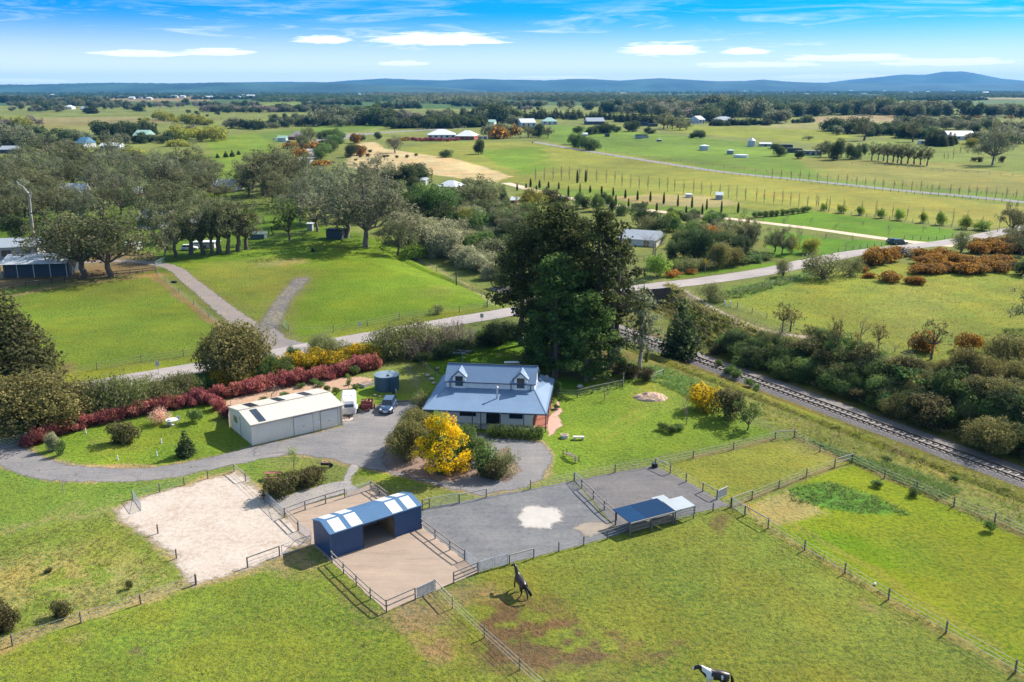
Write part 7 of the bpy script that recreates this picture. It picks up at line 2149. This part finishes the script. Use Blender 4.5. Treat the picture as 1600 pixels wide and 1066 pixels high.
navy = pm('navy_car_paint', (.03, .07, .15), (.026, .06, .13), rough=.18, spec=.9)
car(607, 640, -math.pi / 2 - .06, 'dark blue hatchback parked on the gravel facing the camera', navy)
FARC = [(1375, 234 + 150, 'white_p')]
car(1397, 381, .1, 'dark green ute-like car standing at the entrance of the cream drive, left of two', pm('green_paint', (.06, .10, .07), rough=.3))
car(1405, 382, .1, 'dark green vehicle at the entrance of the cream drive, right of two', MATS['green_paint'])
car(448, 222.5, 0, 'white car parked left of the brown hip-roofed house', white_m)
car(452, 223.5, .2, 'red car parked beside the brown hip-roofed house', rd)
car(184, 234.5, 0, 'white car beside the long white shed with blue doors', white_m)
car(430, 219, 0, 'white car on the grass left of the sage shed', white_m)
car(70, 428, 0, 'white vehicle standing inside the machinery shed', white_m)
car(296, 391, .2, 'white car behind the tall roadside gums', white_m)


def horse_float():
    c = thing('horse_float', 'white twin horse float with dark front window beside the cream shed', 'horse trailer', G(546, 644), -math.pi / 2 + .17)
    w = pm('float_white', (.80, .80, .80), (.72, .73, .74), 1.5, .3)
    def ring(x, k, top, z0=.45): return [(x, -.98 * k, z0), (x, -1.0 * k, top - .28), (x, -.80 * k, top), (x, .80 * k, top), (x, 1.0 * k, top - .28), (x, .98 * k, z0)]
    body = MB().loft([ring(-2.0, 1, 2.5), ring(1.0, 1, 2.5), ring(1.6, .95, 2.42), ring(1.95, .82, 2.2), ring(2.1, .74, 1.9)]).build('body', w, c, True)
    m = body.modifiers.new('bevel', 'BEVEL'); m.width = .06; m.segments = 2
    MB().loft([[(1.55, -.96, .47), (1.55, -.96, 1.3), (1.55, .96, 1.3), (1.55, .96, .47)], [(2.16, -.78, .47), (2.16, -.78, 1.3), (2.16, .78, 1.3), (2.16, .78, .47)]]).build('stone_guard', steel, c)
    MB().add([(2.03, -.6, 1.62), (2.10, -.6, 1.44), (2.19, -.6, 1.42), (2.10, -.6, 1.86), (2.03, .6, 1.62), (2.10, .6, 1.44), (2.19, .6, 1.42), (2.10, .6, 1.86)], [(0, 1, 2, 3), (7, 6, 5, 4), (3, 2, 6, 7), (0, 4, 5, 1), (1, 5, 6, 2), (0, 3, 7, 4)]).build('window', glass, c)
    MB().box(-1.5, -.9, -1.03, -1.0, 1.6, 2.0).build('side_window', glass, c)
    for x, y in ((.4, -.35), (.5, .35)): MB().box(x - .12, x + .12, y - .12, y + .12, 2.5, 2.58).build('roof_vent', steel, c)
    MB().tube([(2.1, -.6, .45), (3.2, 0, .48), (2.1, .6, .45)], .06).build('drawbar', black_m, c)
    MB().tube([(3.0, 0, .05), (3.0, 0, .75)], .05).build('jockey_stand', black_m, c)
    for x in (-.55, .2):
        for y in (-1.02, 1.02): wheel(c, x, y, .31, .2)
    for y in (-1.0, 1.0): MB().box(-1.0, .65, y - .14, y + .14, .62, .7).build('mudguard', w, c)


horse_float()


def box_trailer():
    c = thing('box_trailer', 'rust-red box trailer loaded with timber scraps', 'trailer', G(574, 638), -math.pi / 2 + .1)
    m = pm('rust_red', (.22, .05, .04), (.16, .04, .035), 3, .8)
    b = MB(); b.box(-1.2, 1.2, -.8, -.76, .45, .95); b.box(-1.2, 1.2, .76, .8, .45, .95); b.box(1.16, 1.2, -.76, .76, .45, .95); b.box(-1.2, -1.16, -.76, .76, .45, .95); b.box(-1.16, 1.16, -.76, .76, .45, .5)
    b.build('tray', m, c)
    for y in (-.72, .72): MB().beam((1.15, y, .5), (1.15, y, 1.5), .08, .08).build('corner_post', m, c)
    MB().box(1.17, 1.22, -.74, .74, 1.0, 1.35).build('headboard', m, c)
    MB().tube([(1.2, -.5, .5), (2.2, 0, .5), (1.2, .5, .5)], .045).build('drawbar', m, c)
    for y in (-.95, .95): wheel(c, 0, y, .3, .18)
    load = thing('scrap_load', 'pale broken timber and bricks lying in the red trailer', 'scrap', G(574, 638) + Vector((0, 0, .52)), -math.pi / 2)
    r = random.Random(3); mb = MB()
    for i in range(26):
        a = Vector((r.uniform(-1, .9), r.uniform(-.6, .6), r.uniform(.02, .5))); d = Vector((r.uniform(-.5, .5), r.uniform(-.4, .4), r.uniform(-.1, .15)))
        mb.beam(a, a + d, .1, .07)
    mb.build('scrap', pm('scrap_wood', (.50, .34, .24), (.30, .17, .12), 4), load)


box_trailer()

# ---------------------------------------------------------------- garden furniture and small things
def sm(name, label, cat, px, py): return thing(name, label, cat, G(px, py))
t = sm('garden_table', 'round white garden table on the oval lawn', 'table', 269, 664)
MB().tube([(0, 0, .68), (0, 0, .74)], .75, 20).build('table_top', white_m, t); MB().tube([(0, 0, 0), (0, 0, .68)], .06).build('leg', white_m, t); MB().tube([(0, 0, 0), (0, 0, .05)], .3, 12).build('foot', white_m, t)
for px, py, w_ in ((264, 667, 'left of'), (278, 661, 'right of')):
    t = sm('garden_chair', f'small grey garden chair {w_} the round white table', 'chair', px, py)
    MB().box(-.22, .22, -.22, .22, .42, .46).build('seat', steel, t); MB().box(-.22, .22, .2, .24, .46, .9).build('backrest', steel, t)
    for x in (-.2, .2):
        for y in (-.2, .2): MB().beam((x, y, 0), (x, y, .42), .03, .03).build('leg', steel, t)
t = sm('picnic_table', 'brown timber picnic table on the lawn by the shrub row', 'table', 427, 748)
MB().box(-.9, .9, -.38, .38, .7, .75).build('table_top', pm('red_timber', (.30, .13, .08), (.22, .10, .06), 3), t)
for y in (-.7, .7): MB().box(-.9, .9, y - .14, y + .14, .42, .46).build('bench', MATS['red_timber'], t)
for x in (-.6, .6):
    MB().beam((x, -.7, 0), (x, .1, .7), .08, .06).build('leg', timber, t); MB().beam((x, .7, 0), (x, -.1, .7), .08, .06).build('leg', timber, t)
t = sm('flower_cart', 'dark iron cart ornament with flowers on the lawn', 'ornament', 509, 730)
MB().box(-.5, .4, -.3, .3, .35, .6).build('tub', black_m, t); MB().tube([(.6, -.05, .25), (.6, .05, .25)], .25, 14).build('wheel', black_m, t)
for y in (-.25, .25): MB().beam((.6, y * .5, .28), (-1.0, y, .6), .05, .05).build('handle', timber, t)
link('flowers', crown_mesh('flowers', [leaves([(0, 0, .68, .4, .28, .14)], .8, .08, np.random.default_rng(1), .3)], LM['pink']), t)
for px, py, lab in ((898, 683, 'round pale stone planter on the right lawn'),):
    t = sm('stone_planter', 'round pale concrete ring on the lawn right of the house', 'planter', 882, 684)
    MB().tube([(0, 0, 0), (0, 0, .42)], .5, 20).build('ring', concrete, t); MB().tube([(0, 0, .42), (0, 0, .44)], .4, 20).build('soil', bark, t)
    t = sm('stone_bench', 'low pale stone bench on the lawn right of the concrete ring', 'bench', 904, 687)
    MB().box(-.7, .7, -.25, .25, .3, .42).build('seat', concrete, t)
    for x in (-.5, .5): MB().box(x - .1, x + .1, -.2, .2, 0, .3).build('leg', concrete, t)
t = sm('garden_bench', 'small timber ornamental bridge seat on the lawn above the arena fence', 'bench', 892, 718)
for k in range(7): MB().box(-1.3 + k * .38, -1.0 + k * .38, -.3, .3, .35 + .25 * math.sin(k / 6 * 3.14), .4 + .25 * math.sin(k / 6 * 3.14)).build('slat', timber, t)
t.rotation_euler.z = -1.0
for x, y in ((-1.2, -.28), (-1.2, .28), (1.2, -.28), (1.2, .28)): MB().beam((x, y, 0), (x, y, .9), .07, .07).build('post', timber, t)
st = pm('stone_white', (.75, .72, .68), (.6, .58, .55), 4)
for px, py, lab in ((134, 677, 'small white ornament on the lawn, left of the olive bush'), (252, 693, 'small white ornament on the lawn right of the olive bush'), (184, 719, 'small white ornament on the lawn by the drive'), (245, 713, 'small white ornament left of the small conifer')):
    t = sm('garden_ornament', lab, 'ornament', px, py)
    MB().tube([(0, 0, 0), (0, 0, .1), (0, 0, .3), (0, 0, .5), (.05, 0, .65)], [.13, .10, .06, .10, .03], 10).build('figure', st, t, True)
t = sm('garden_arch', 'thin rusty metal hoop sculpture on the oval lawn', 'ornament', 145, 704)
MB().tube([(-.5, 0, 0), (-.55, 0, .6), (-.2, 0, 1.0), (.3, 0, 1.0), (.55, 0, .6), (.4, .1, .2), (-.1, .2, .1)], .03, 6).build('hoop', timber, t)
t = sm('clothes_line', 'square rotary clothes line on the back lawn', 'clothes line', 723, 566)
MB().tube([(0, 0, 0), (0, 0, 1.7)], .04).build('pole', steel, t)
for k in range(4):
    a = math.radians(25 + 90 * k); MB().tube([(0, 0, 1.55), (1.7 * math.cos(a), 1.7 * math.sin(a), 1.75)], .025).build('arm', steel, t)
w = MB()
for r_ in (.8, 1.2, 1.6):
    for k in range(4):
        a, b = math.radians(25 + 90 * k), math.radians(115 + 90 * k); w.tube([(r_ * math.cos(a), r_ * math.sin(a), 1.7), (r_ * math.cos(b), r_ * math.sin(b), 1.7)], .012, 4)
w.build('line', wire_m, t)
rock_m = pm('rock', (.33, .28, .24), (.22, .19, .17), 3)
def rock(px, py, r, lab, m=None, name='rock', cat='rock', fl=.6, seed=1):
    o = thing(name, lab, cat, G(px, py))
    rr = random.Random(seed); rings = []
    for i in range(6):
        a = math.pi * (i + .3) / 6.3
        rings.append([(r * math.sin(a) * math.cos(t * .785) * rr.uniform(.8, 1.15), r * math.sin(a) * math.sin(t * .785) * rr.uniform(.8, 1.15), r * fl * (1 - math.cos(a)) * .5 * 2 * .8) for t in range(8)])
    MB().loft(rings).build('stone', m or rock_m, o)
for i, (px, py, r, w_) in enumerate([(668, 588, .6, 'pale rock at the garden edge, uppermost of a line'), (674, 594, .7, 'large pale rock in the middle of the garden edge line'), (678, 600, .5, 'pale rock nearest the house in the garden edge line'), (684, 577, .6, 'brown rock on the back lawn by the clothes line'),
                                     (586, 619, .5, 'dark rock beside the parked car lawn'), (594, 621, .4, 'pale flat rock behind the parked car'), (906, 606, .8, 'grey rock pile in the back garden'), (926, 594, .5, 'brown rock in the back garden under pines'), (780, 556, .5, 'brown rock on the back lawn behind the dormers')]):
    rock(px, py, r * .6, w_, pm('pale_rock', (.55, .50, .46), (.38, .33, .3), 3) if i < 3 or i in (5, 6) else None, seed=i)
t = thing('trestle_table', 'pale trestle table behind the farmhouse ridge', 'table', G(800, 573)); MB().box(-1.2, 1.2, -.4, .4, .7, .76).build('table_top', white_m, t)
for x in (-1, 1): MB().beam((x, 0, 0), (x, 0, .7), .06, .5).build('leg', steel, t)
# raised bed at the end of the mulched bed
t = sm('raised_bed', 'pale timber sided bed end behind the horse float', 'planter', 577, 604)
MB().box(-1.0, 1.0, -.05, .05, 0, .5).build('side', timber_pale, t); MB().box(-1.0, -.9, .05, 1.6, 0, .5).build('side', timber_pale, t); MB().box(-.88, 1.0, .06, 1.6, .05, .35).build('soil', bark, t)
t.rotation_euler.z = .9
# lawn edging sleeper
e = thing('lawn_edging', 'low timber edging between gravel yard and lawn', 'edging', G(620, 628)); MB().beam((0, 0, .06), G(668, 625) - G(620, 628) + Vector((0, 0, .06)), .1, .14).build('edging', timber, e)


def heap(name, label, px, py, w, d, h, m, seed, logs=None, cat='heap'):
    p = G(px, py); o = thing(name, label, cat, p)
    V, F = [], []
    n, k = 24, 9
    for i in range(k + 1):
        t = i / k
        for j in range(n):
            a = 6.283 * j / n
            r = (1 - t) * (1 + .22 * noise.noise(Vector((math.cos(a) * 2, math.sin(a) * 2, seed))))
            x, y = r * w / 2 * math.cos(a), r * d / 2 * math.sin(a)
            z = h * (1 - (1 - t) ** 2) * (1 + .3 * noise.noise(Vector((x * 1.3, y * 1.3, seed + 4)))) + .22 * h * noise.noise(Vector((x * 3, y * 3, seed))) * (t > 0) - .05 * (t == 0)
            V.append((x, y, z))
    F = [(i * n + j, i * n + (j + 1) % n, (i + 1) * n + (j + 1) % n, (i + 1) * n + j) for i in range(k) for j in range(n)]
    link('mound', np_mesh('mound', V, F, m), o)
    return o


heap('mulch_heap', 'pale orange straw and mulch heap on the right lawn', 1017, 622, 5.0, 3.4, .75, pm('heap_straw', (.46, .31, .22), (.32, .19, .13), 2.5, .95, fine=(6, .6, (.66, .50, .38)), bump=.9), 1)
heap('soil_heap', 'brown soil and leaf heap by the scrub', 1000, 588, 4.6, 3.0, .8, pm('heap_soil', (.22, .13, .09), (.15, .09, .065), 2.5, .95, fine=(7, .5, (.32, .21, .15)), bump=.9), 2)
# poles and road signs
def signpost(label, px, py, hpx, board, shape, writing=None):
    p = G(px, py); s_ = depth_of(p) / 1400; h = hpx * s_ * 1.02
    o = thing('road_sign', label, 'sign', p)
    MB().tube([(0, 0, 0), (0, 0, h)], .045).build('post', steel, o)
    w = .5
    if shape == 'diamond': MB().add([(0, -.06, h + .1), (w, -.06, h - .4), (0, -.06, h - .9), (-w, -.06, h - .4), (0, -.09, h + .1), (w, -.09, h - .4), (0, -.09, h - .9), (-w, -.09, h - .4)], [(0, 1, 2, 3), (7, 6, 5, 4), (0, 4, 5, 1), (1, 5, 6, 2), (2, 6, 7, 3), (3, 7, 4, 0)]).build('board', board, o)
    else: MB().box(-.3, .3, -.08, -.05, h - .75, h).build('board', board, o)
    if shape == 'diamond':
        MB().tube([(-.12, -.10, h - .62), (-.1, -.10, h - .38), (.02, -.10, h - .28), (.14, -.10, h - .3)], .035, 6).build('arrow', black_m, o)
signpost('yellow diamond warning sign with black symbol beside the road bend', 1102, 425, 19, pm('sign_yellow', (.85, .45, .01), rough=.5), 'diamond')
signpost('back of a road sign on the verge beside the left paddock', 248, 586, 22, steel, 'board')
signpost('back of a grey road sign on the verge of the middle paddock', 563, 520, 17, steel, 'board')
signpost('grey road sign at the roadside left of the big pines', 753, 506, 16, steel, 'board')
t = sm('power_pole', 'tall dark timber pole beside the creek side fence', 'pole', 713, 446)
MB().tube([(0, 0, 0), (0, 0, 5.2)], [.16, .11]).build('pole', dark_post, t); MB().box(-.5, .5, -.05, .05, 4.9, 5.0).build('crossarm', dark_post, t)
for px, py, lab in ((1132, 478, 'white marker post beside the dirt path, left of two'), (1141, 480, 'white marker post beside the dirt path, right of two'), (1362 - 101, 404, 'white gate pillar by the yellow-green trees')):
    t = sm('marker_post', lab, 'post', px, py); MB().beam((0, 0, 0), (0, 0, 1.1), .2, .2).build('post', white_m, t); MB().box(-.13, .13, -.13, .13, 1.1, 1.16).build('cap', white_m, t)
t = sm('trough', 'dark water trough lying in the short grass by the farm track gate', 'trough', 272, 442); MB().box(-.6, .6, -.3, .3, 0, .4).build('tub', black_m, t); MB().box(-.5, .5, -.2, .2, .4, .41).build('water', glass, t)
t = sm('mounting_block', 'small dark mounting block in the green paddock', 'mounting block', 490, 393); MB().box(-.5, .5, -.4, .4, 0, .5).build('step', black_m, t); MB().box(-.5, 0, -.4, .4, .5, 1.0).build('step', black_m, t)
t = sm('water_trough', 'round black tub at the corner of the dark arena', 'trough', 1023, 730); MB().tube([(0, 0, 0), (0, 0, .5)], .35, 16).build('tub', black_m, t); MB().tube([(0, 0, .5), (0, 0, .51)], .3, 16).build('water', glass, t)
t = sm('wall_tap', 'small grey tap and hose bracket on the arena divider fence', 'tap', 947, 792); MB().tube([(0, 0, 0), (0, 0, .9), (.5, -.1, .95), (.9, -.1, .95)], .035).build('pipe', steel, t)
t = sm('halter', 'orange halter and rope hanging on the pale rail fence', 'halter', 1169, 803); t.location.z += .5; MB().tube([(0, 0, 0), (.15, 0, .35), (-.1, .02, .6), (-.15, .0, .25), (.02, 0, 0), (.08, 0, -.3)], .05).build('strap', pm('orange_strap', (.85, .25, .03)), t)
t = sm('concrete_slab', 'round pale concrete pad at the corner of the cream shed', 'slab', 541, 655); MB().tube([(0, 0, 0), (0, 0, .08)], .9, 20).build('pad', pm('pale_pad', (.58, .46, .40), (.5, .40, .34), 3), t)
rock(1367, 914 - 0, .14, 'small white ball lying by the right foreground fence', white_m, 'ball', 'ball', 1.0, 5)


# ---------------------------------------------------------------- horses
def skin_body(name, V, E_, R, mat, par, sub=2):
    me = bpy.data.meshes.new(name); me.from_pydata(V, E_, []); me.update()
    o = link(name, me, par)
    o.modifiers.new('skin', 'SKIN')
    for i, r in enumerate(R):
        me.skin_vertices[0].data[i].radius = (r, r) if isinstance(r, (int, float)) else r
    me.skin_vertices[0].data[0].use_root = True
    s = o.modifiers.new('sub', 'SUBSURF'); s.levels = s.render_levels = sub
    dg = bpy.context.evaluated_depsgraph_get(); dg.update()
    m2 = bpy.data.meshes.new_from_object(o.evaluated_get(dg))
    o.modifiers.clear(); o.data = m2
    m2.name = name
    m2.materials.clear(); m2.materials.append(mat)
    m2.polygons.foreach_set('use_smooth', np.ones(len(m2.polygons), bool)); m2.update()
    return o


def horse(label, p, rz, pose, coat, mane_m, paint=None):
    """built facing +x; pose = dict of leg joint offsets"""
    h = thing('horse', label, 'horse', p, rz); K = 1.16
    # 0 pelvis
    V = [(-.62, 0, 1.28), (-.25, 0, 1.22), (.15, 0, 1.20), (.55, 0, 1.24), (.82, 0, 1.40)]
    R = [(.33, .36), (.35, .40), (.34, .39), (.31, .40), (.24, .34)]
    E_ = [(0, 1), (1, 2), (2, 3), (3, 4)]
    nk = pose.get('neck', [(1.02, 0, 1.62), (1.22, 0, 1.84)])
    hd = pose.get('head', [(1.38, 0, 1.86), (1.62, 0, 1.66), (1.78, 0, 1.52)])
    i0 = 4
    for q, r in zip(nk + hd, [(.17, .29), (.13, .21), (.13, .18), (.10, .14), (.075, .085)]):
        V.append(q); R.append(r); E_.append((i0, len(V) - 1)); i0 = len(V) - 1
    # croup
    V.append((-.85, 0, 1.22)); R.append((.17, .2)); E_.append((0, len(V) - 1))
    for side in (-1, 1):
        y = .17 * side
        f = pose['front'][0 if side < 0 else 1]; b = pose['hind'][0 if side < 0 else 1]
        ch = [(3, None)] + [(None, (x, y * (1 if k else .9), z)) for k, (x, z) in enumerate(f)]
        prev = 3
        for (x, z), r in zip(f, (.17, .115, .08, .06, .075)):
            V.append((x, y, z)); R.append(r); E_.append((prev, len(V) - 1)); prev = len(V) - 1
        prev = 0
        for (x, z), r in zip(b, (.25, .16, .092, .064, .075)):
            V.append((x, y * 1.05, z)); R.append(r); E_.append((prev, len(V) - 1)); prev = len(V) - 1
    body = skin_body('body', V, E_, R, coat, h)
    if paint:
        me = body.data; n = len(me.vertices); co = np.empty(n * 3, np.float32); me.vertices.foreach_get('co', co); co = co.reshape(-1, 3)
        a = me.color_attributes.new('coat', 'FLOAT_COLOR', 'POINT')
        w = np.array([paint(*c) for c in co], np.float32)
        a.data.foreach_set('color', np.stack([w, w, w, np.ones(n)], 1).astype(np.float32).ravel())
    poll = Vector(nk[-1])
    for s_ in (-1, 1): MB().add([tuple(poll + Vector((.04, s_ * .04, .10))), tuple(poll + Vector((.12, s_ * .06, .10))), tuple(poll + Vector((.08, s_ * .10, .09))), tuple(poll + Vector((.09, s_ * .08, .27)))], [(0, 1, 3), (1, 2, 3), (2, 0, 3), (0, 2, 1)]).build('ear', mane_m[1], h)
    mb = MB()
    a, b = Vector((.72, 0, 1.66)), poll + Vector((.02, 0, .16))
    m1 = Vector(nk[0]) + Vector((-.08, 0, .20))
    for k in range(10):
        t = k / 9; q = (a.lerp(m1, t * 2) if t < .5 else m1.lerp(b, t * 2 - 1))
        mb.beam(q + Vector((0, .0, .02)), q + Vector((-.06, -.11, -.22)), .12, .035)
    mb.build('mane', mane_m[0], h)
    tl = pose['tail']
    MB().tube([(-.98, 0, 1.28)] + tl, [.06, .10, .13, .12, .04][:len(tl) + 1], 8).build('tail', mane_m[2], h, True)
    return h


blk = pm('horse_dark_coat', (.022, .012, .011), (.035, .02, .017), 3, .35, spec=.5)
blm = pm('horse_mane_black', (.008, .008, .009), rough=.6)
stand_f = [(.62, 1.0), (.60, .68), (.62, .40), (.62, .10), (.66, .03)]
stand_h = [(-.62, 1.0), (-.50, .78), (-.78, .52), (-.74, .12), (-.69, .03)]
trot_f = [(.74, 1.0), (.92, .74), (1.06, .46), (1.0, .14), (1.06, .06)]
trot_f2 = [(.62, 1.0), (.60, .68), (.62, .42), (.38, .30), (.30, .22)]
trot_h = [(-.60, 1.0), (-.60, .76), (-.96, .54), (-1.08, .14), (-1.03, .03)]
trot_h2 = [(-.62, 1.0), (-.40, .78), (-.58, .52), (-.42, .14), (-.36, .04)]
horse('dark brown horse trotting away across the paddock with tail swinging', G(814, 928), math.radians(112), dict(front=[trot_f2, trot_f], hind=[trot_h, trot_h2], neck=[(1.0, .0, 1.66), (1.14, .03, 1.98)], head=[(1.28, .05, 2.10), (1.56, .12, 1.98), (1.80, .18, 1.84)],
      tail=[(-1.2, -.08, 1.15), (-1.4, -.2, .9), (-1.55, -.3, .62)]), blk, (blm, blk, blm))


def pinto():
    m, N, L, b = nodes('pinto_coat')
    at = N.new('ShaderNodeAttribute'); at.attribute_name = 'coat'
    tc = N.new('ShaderNodeTexCoord')
    f = N.new('ShaderNodeMath'); f.operation = 'ADD'; L.new(at.outputs['Fac'], f.inputs[0]); L.new(nramp(N, L, nnoise(N, L, tc.outputs['Object'], 4, 2), .3, .7, -.15, .15), f.inputs[1])
    col = nmix(N, L, nramp(N, L, f.outputs[0], .45, .55), (.018, .014, .015), (.72, .68, .64))
    L.new(col, b.inputs['Base Color']); b.inputs['Roughness'].default_value = .4
    def paint(x, y, z):
        w = 0.0
        if .42 < x < .98 and z > .75 and not (x > .80 and z < 1.42): w = 1          # shoulder and neck base
        if .55 < x < 1.15 and z > 1.5: w = 1
        if x > 1.12: w = 0
        if .3 < x <= .5 and 1.0 < z < 1.25: w = 1
        if -.40 < x < -.28 and z > 1.05: w = 1
        if z < .55: w = 1
        if x > 1.68: w = 1
        return w
    wm = pm('horse_mane_white', (.7, .64, .56), rough=.7)
    horse('black and white pinto horse standing side-on at the bottom edge', G(1119, 1077), math.radians(172), dict(front=[stand_f, stand_f], hind=[stand_h, stand_h], neck=[(1.05, 0, 1.58), (1.26, 0, 1.74)], head=[(1.40, 0, 1.76), (1.62, 0, 1.62), (1.80, 0, 1.50)],
          tail=[(-1.08, 0, 1.0), (-1.1, 0, .7), (-1.08, 0, .45)]), m, (wm, blk, blm), paint)


pinto()


# cattle and horses in far paddocks
def grazer(label, px, py, m, s_=1.0, cat='horse'):
    h = thing(cat, label, cat, G(px, py), RN.uniform(0, 6.28))
    V = [(-.6, 0, 1.1), (0, 0, 1.05), (.6, 0, 1.1), (1.0, 0, .9), (1.2, 0, .45), (1.4, 0, .25)]
    E_ = [(0, 1), (1, 2), (2, 3), (3, 4), (4, 5)]; R = [.3, .32, .28, .16, .12, .07]
    for x in (-.6, .55):
        for y in (-.18, .18):
            V += [(x, y, .6), (x, y, .05)]; R += [.12, .06]; E_ += [(0 if x < 0 else 2, len(V) - 2), (len(V) - 2, len(V) - 1)]
    skin_body('body', V, E_, R, m, h, 1); h.scale = (s_, s_, s_)
    MB().tube([(-.95, 0, 1.2), (-1.1, 0, .5)], [.05, .03], 5).build('tail', m, h)


for px, py, lab in ((832, 224, 'dark grazing horse at the left end of the grey lane'), (813, 216, 'dark horse in the meadow near the white farm shed'), (345, 186, 'tiny dark cow on the left plain, nearest the willows'), (385, 178, 'tiny dark cow far out on the left plain')):
    grazer(lab, px, py, blk, 1.3, 'cow' if 'cow' in lab else 'horse')


# ---------------------------------------------------------------- rough grass, weeds, stones: too many to count
def tufts(name, label, poly, n, size, kind, seed, avoid=None, blades=5, tall=1.0, lev=None, cat='grass'):
    rng = np.random.default_rng(seed)
    W_ = [tuple(G(*p) if lev is None else G(p[0], p[1], lev))[:2] for p in poly]
    xs = [p[0] for p in W_]; ys = [p[1] for p in W_]
    X = rng.uniform(min(xs), max(xs), n * 2); Y = rng.uniform(min(ys), max(ys), n * 2)
    k = inpoly(X, Y, W_); X, Y = X[k][:n], Y[k][:n]
    cl = np.array([noise.noise(Vector((x * .35, y * .35, seed))) for x, y in zip(X, Y)])
    k = cl > -.18 - rng.random(len(X)) * .3; X, Y = X[k], Y[k]
    m = len(X)
    Z = terrain(X, Y)
    m5 = m * blades
    bx = np.repeat(X, blades) + rng.normal(size=m5) * size * .3; by = np.repeat(Y, blades) + rng.normal(size=m5) * size * .3
    bz = np.repeat(Z, blades)
    az = rng.random(m5) * 6.283; h = size * tall * (.4 + .8 * rng.random(m5)) * np.repeat(.5 + rng.random(m), blades)
    w = size * .16 * (.6 + .8 * rng.random(m5)); ln = h * (.8 + 1.3 * rng.random(m5))
    az2 = rng.random(m5) * 6.283
    base = np.stack([bx, by, bz - .02], 1)
    side = np.stack([np.cos(az), np.sin(az), np.zeros(m5)], 1) * w[:, None]
    tip = base + np.stack([np.cos(az2) * ln, np.sin(az2) * ln, h], 1)
    V = np.stack([base - side, base + side, tip + side * .3, tip - side * .3], 1).reshape(-1, 3)
    F = np.arange(m5 * 4).reshape(-1, 4)
    me = np_mesh(name, V, F, LM[kind])
    at = me.attributes.new('leaf', 'FLOAT_COLOR', 'FACE')
    t = np.clip(np.repeat(rng.random(m), blades) * .7 + rng.random(m5) * .3, 0, 1); q = (np.repeat(rng.random(m), blades) < .25) * 1.0
    at.data.foreach_set('color', np.stack([t, q, t * 0, t * 0 + 1], 1).astype(np.float32).ravel())
    tag(link(name, me), label, cat, kind='stuff')


tufts('long_grass', 'long rough grass in the railway reserve between fence and track', [(1050, 560), (1240, 640), (1620, 778), (1700, 830), (1700, 885), (1560, 822), (1440, 775), (1335, 722), (1245, 684), (1120, 620), (1020, 575)], 5500, .28, 'grass', 1)
tufts('weeds', 'lush green weeds along the fence in the railway reserve', [(1250, 682), (1340, 715), (1420, 735), (1500, 770), (1470, 780), (1335, 724)], 2600, .32, 'weed', 2)
tufts('weeds', 'lush weeds beside the soil heap and scrub', [(960, 565), (1040, 578), (1130, 612), (1100, 632), (1030, 600), (975, 590)], 2500, .35, 'weed', 3)
tufts('weeds', 'thick bright weeds in the right-hand paddock', [(1228, 765), (1290, 752), (1370, 775), (1425, 805), (1380, 806), (1300, 795), (1240, 785)], 350, .3, 'weed', 4, blades=5)
tufts('weeds', 'weeds on the bank under the road bend', [(1110, 462), (1200, 440), (1250, 430), (1240, 440), (1170, 462), (1115, 475)], 1800, .6, 'weed', 5)
tufts('long_grass', 'rough brown-green grass on the railway cutting bank', [(1000, 470), (1050, 458), (1110, 484), (1200, 520), (1480, 592), (1700, 650), (1700, 760), (1480, 680), (1300, 612), (1130, 550)], 9000, .7, 'grass', 6)
tufts('long_grass', 'uneven tussock grass in the rough paddock left of the sand arena', [(-60, 860), (170, 800), (300, 910), (-60, 1030)], 2600, .16, 'grass', 7)
tufts('long_grass', 'pale grass tufts along the foot of the fences', [(1164, 805), (1200, 820), (1600, 1050), (1600, 1066), (1200, 832)], 1600, .2, 'grass', 8)
tufts('long_grass', 'tussocks in the field right of the cutting', [(1130, 475), (1260, 438), (1600, 420), (1660, 600), (1480, 580), (1250, 515)], 5000, .2, 'grass', 9, blades=4)
tufts('long_grass', 'short grass tufts in the wide foreground paddock', [(700, 980), (760, 900), (1140, 800), (1210, 832), (1600, 1075), (900, 1090)], 7000, .12, 'grass', 10, blades=4)
tufts('long_grass', 'short grass tufts in the foreground paddock below the stable', [(-30, 1040), (310, 918), (520, 880), (600, 965), (700, 960), (840, 1090), (-30, 1090)], 7000, .12, 'grass', 11, blades=4)
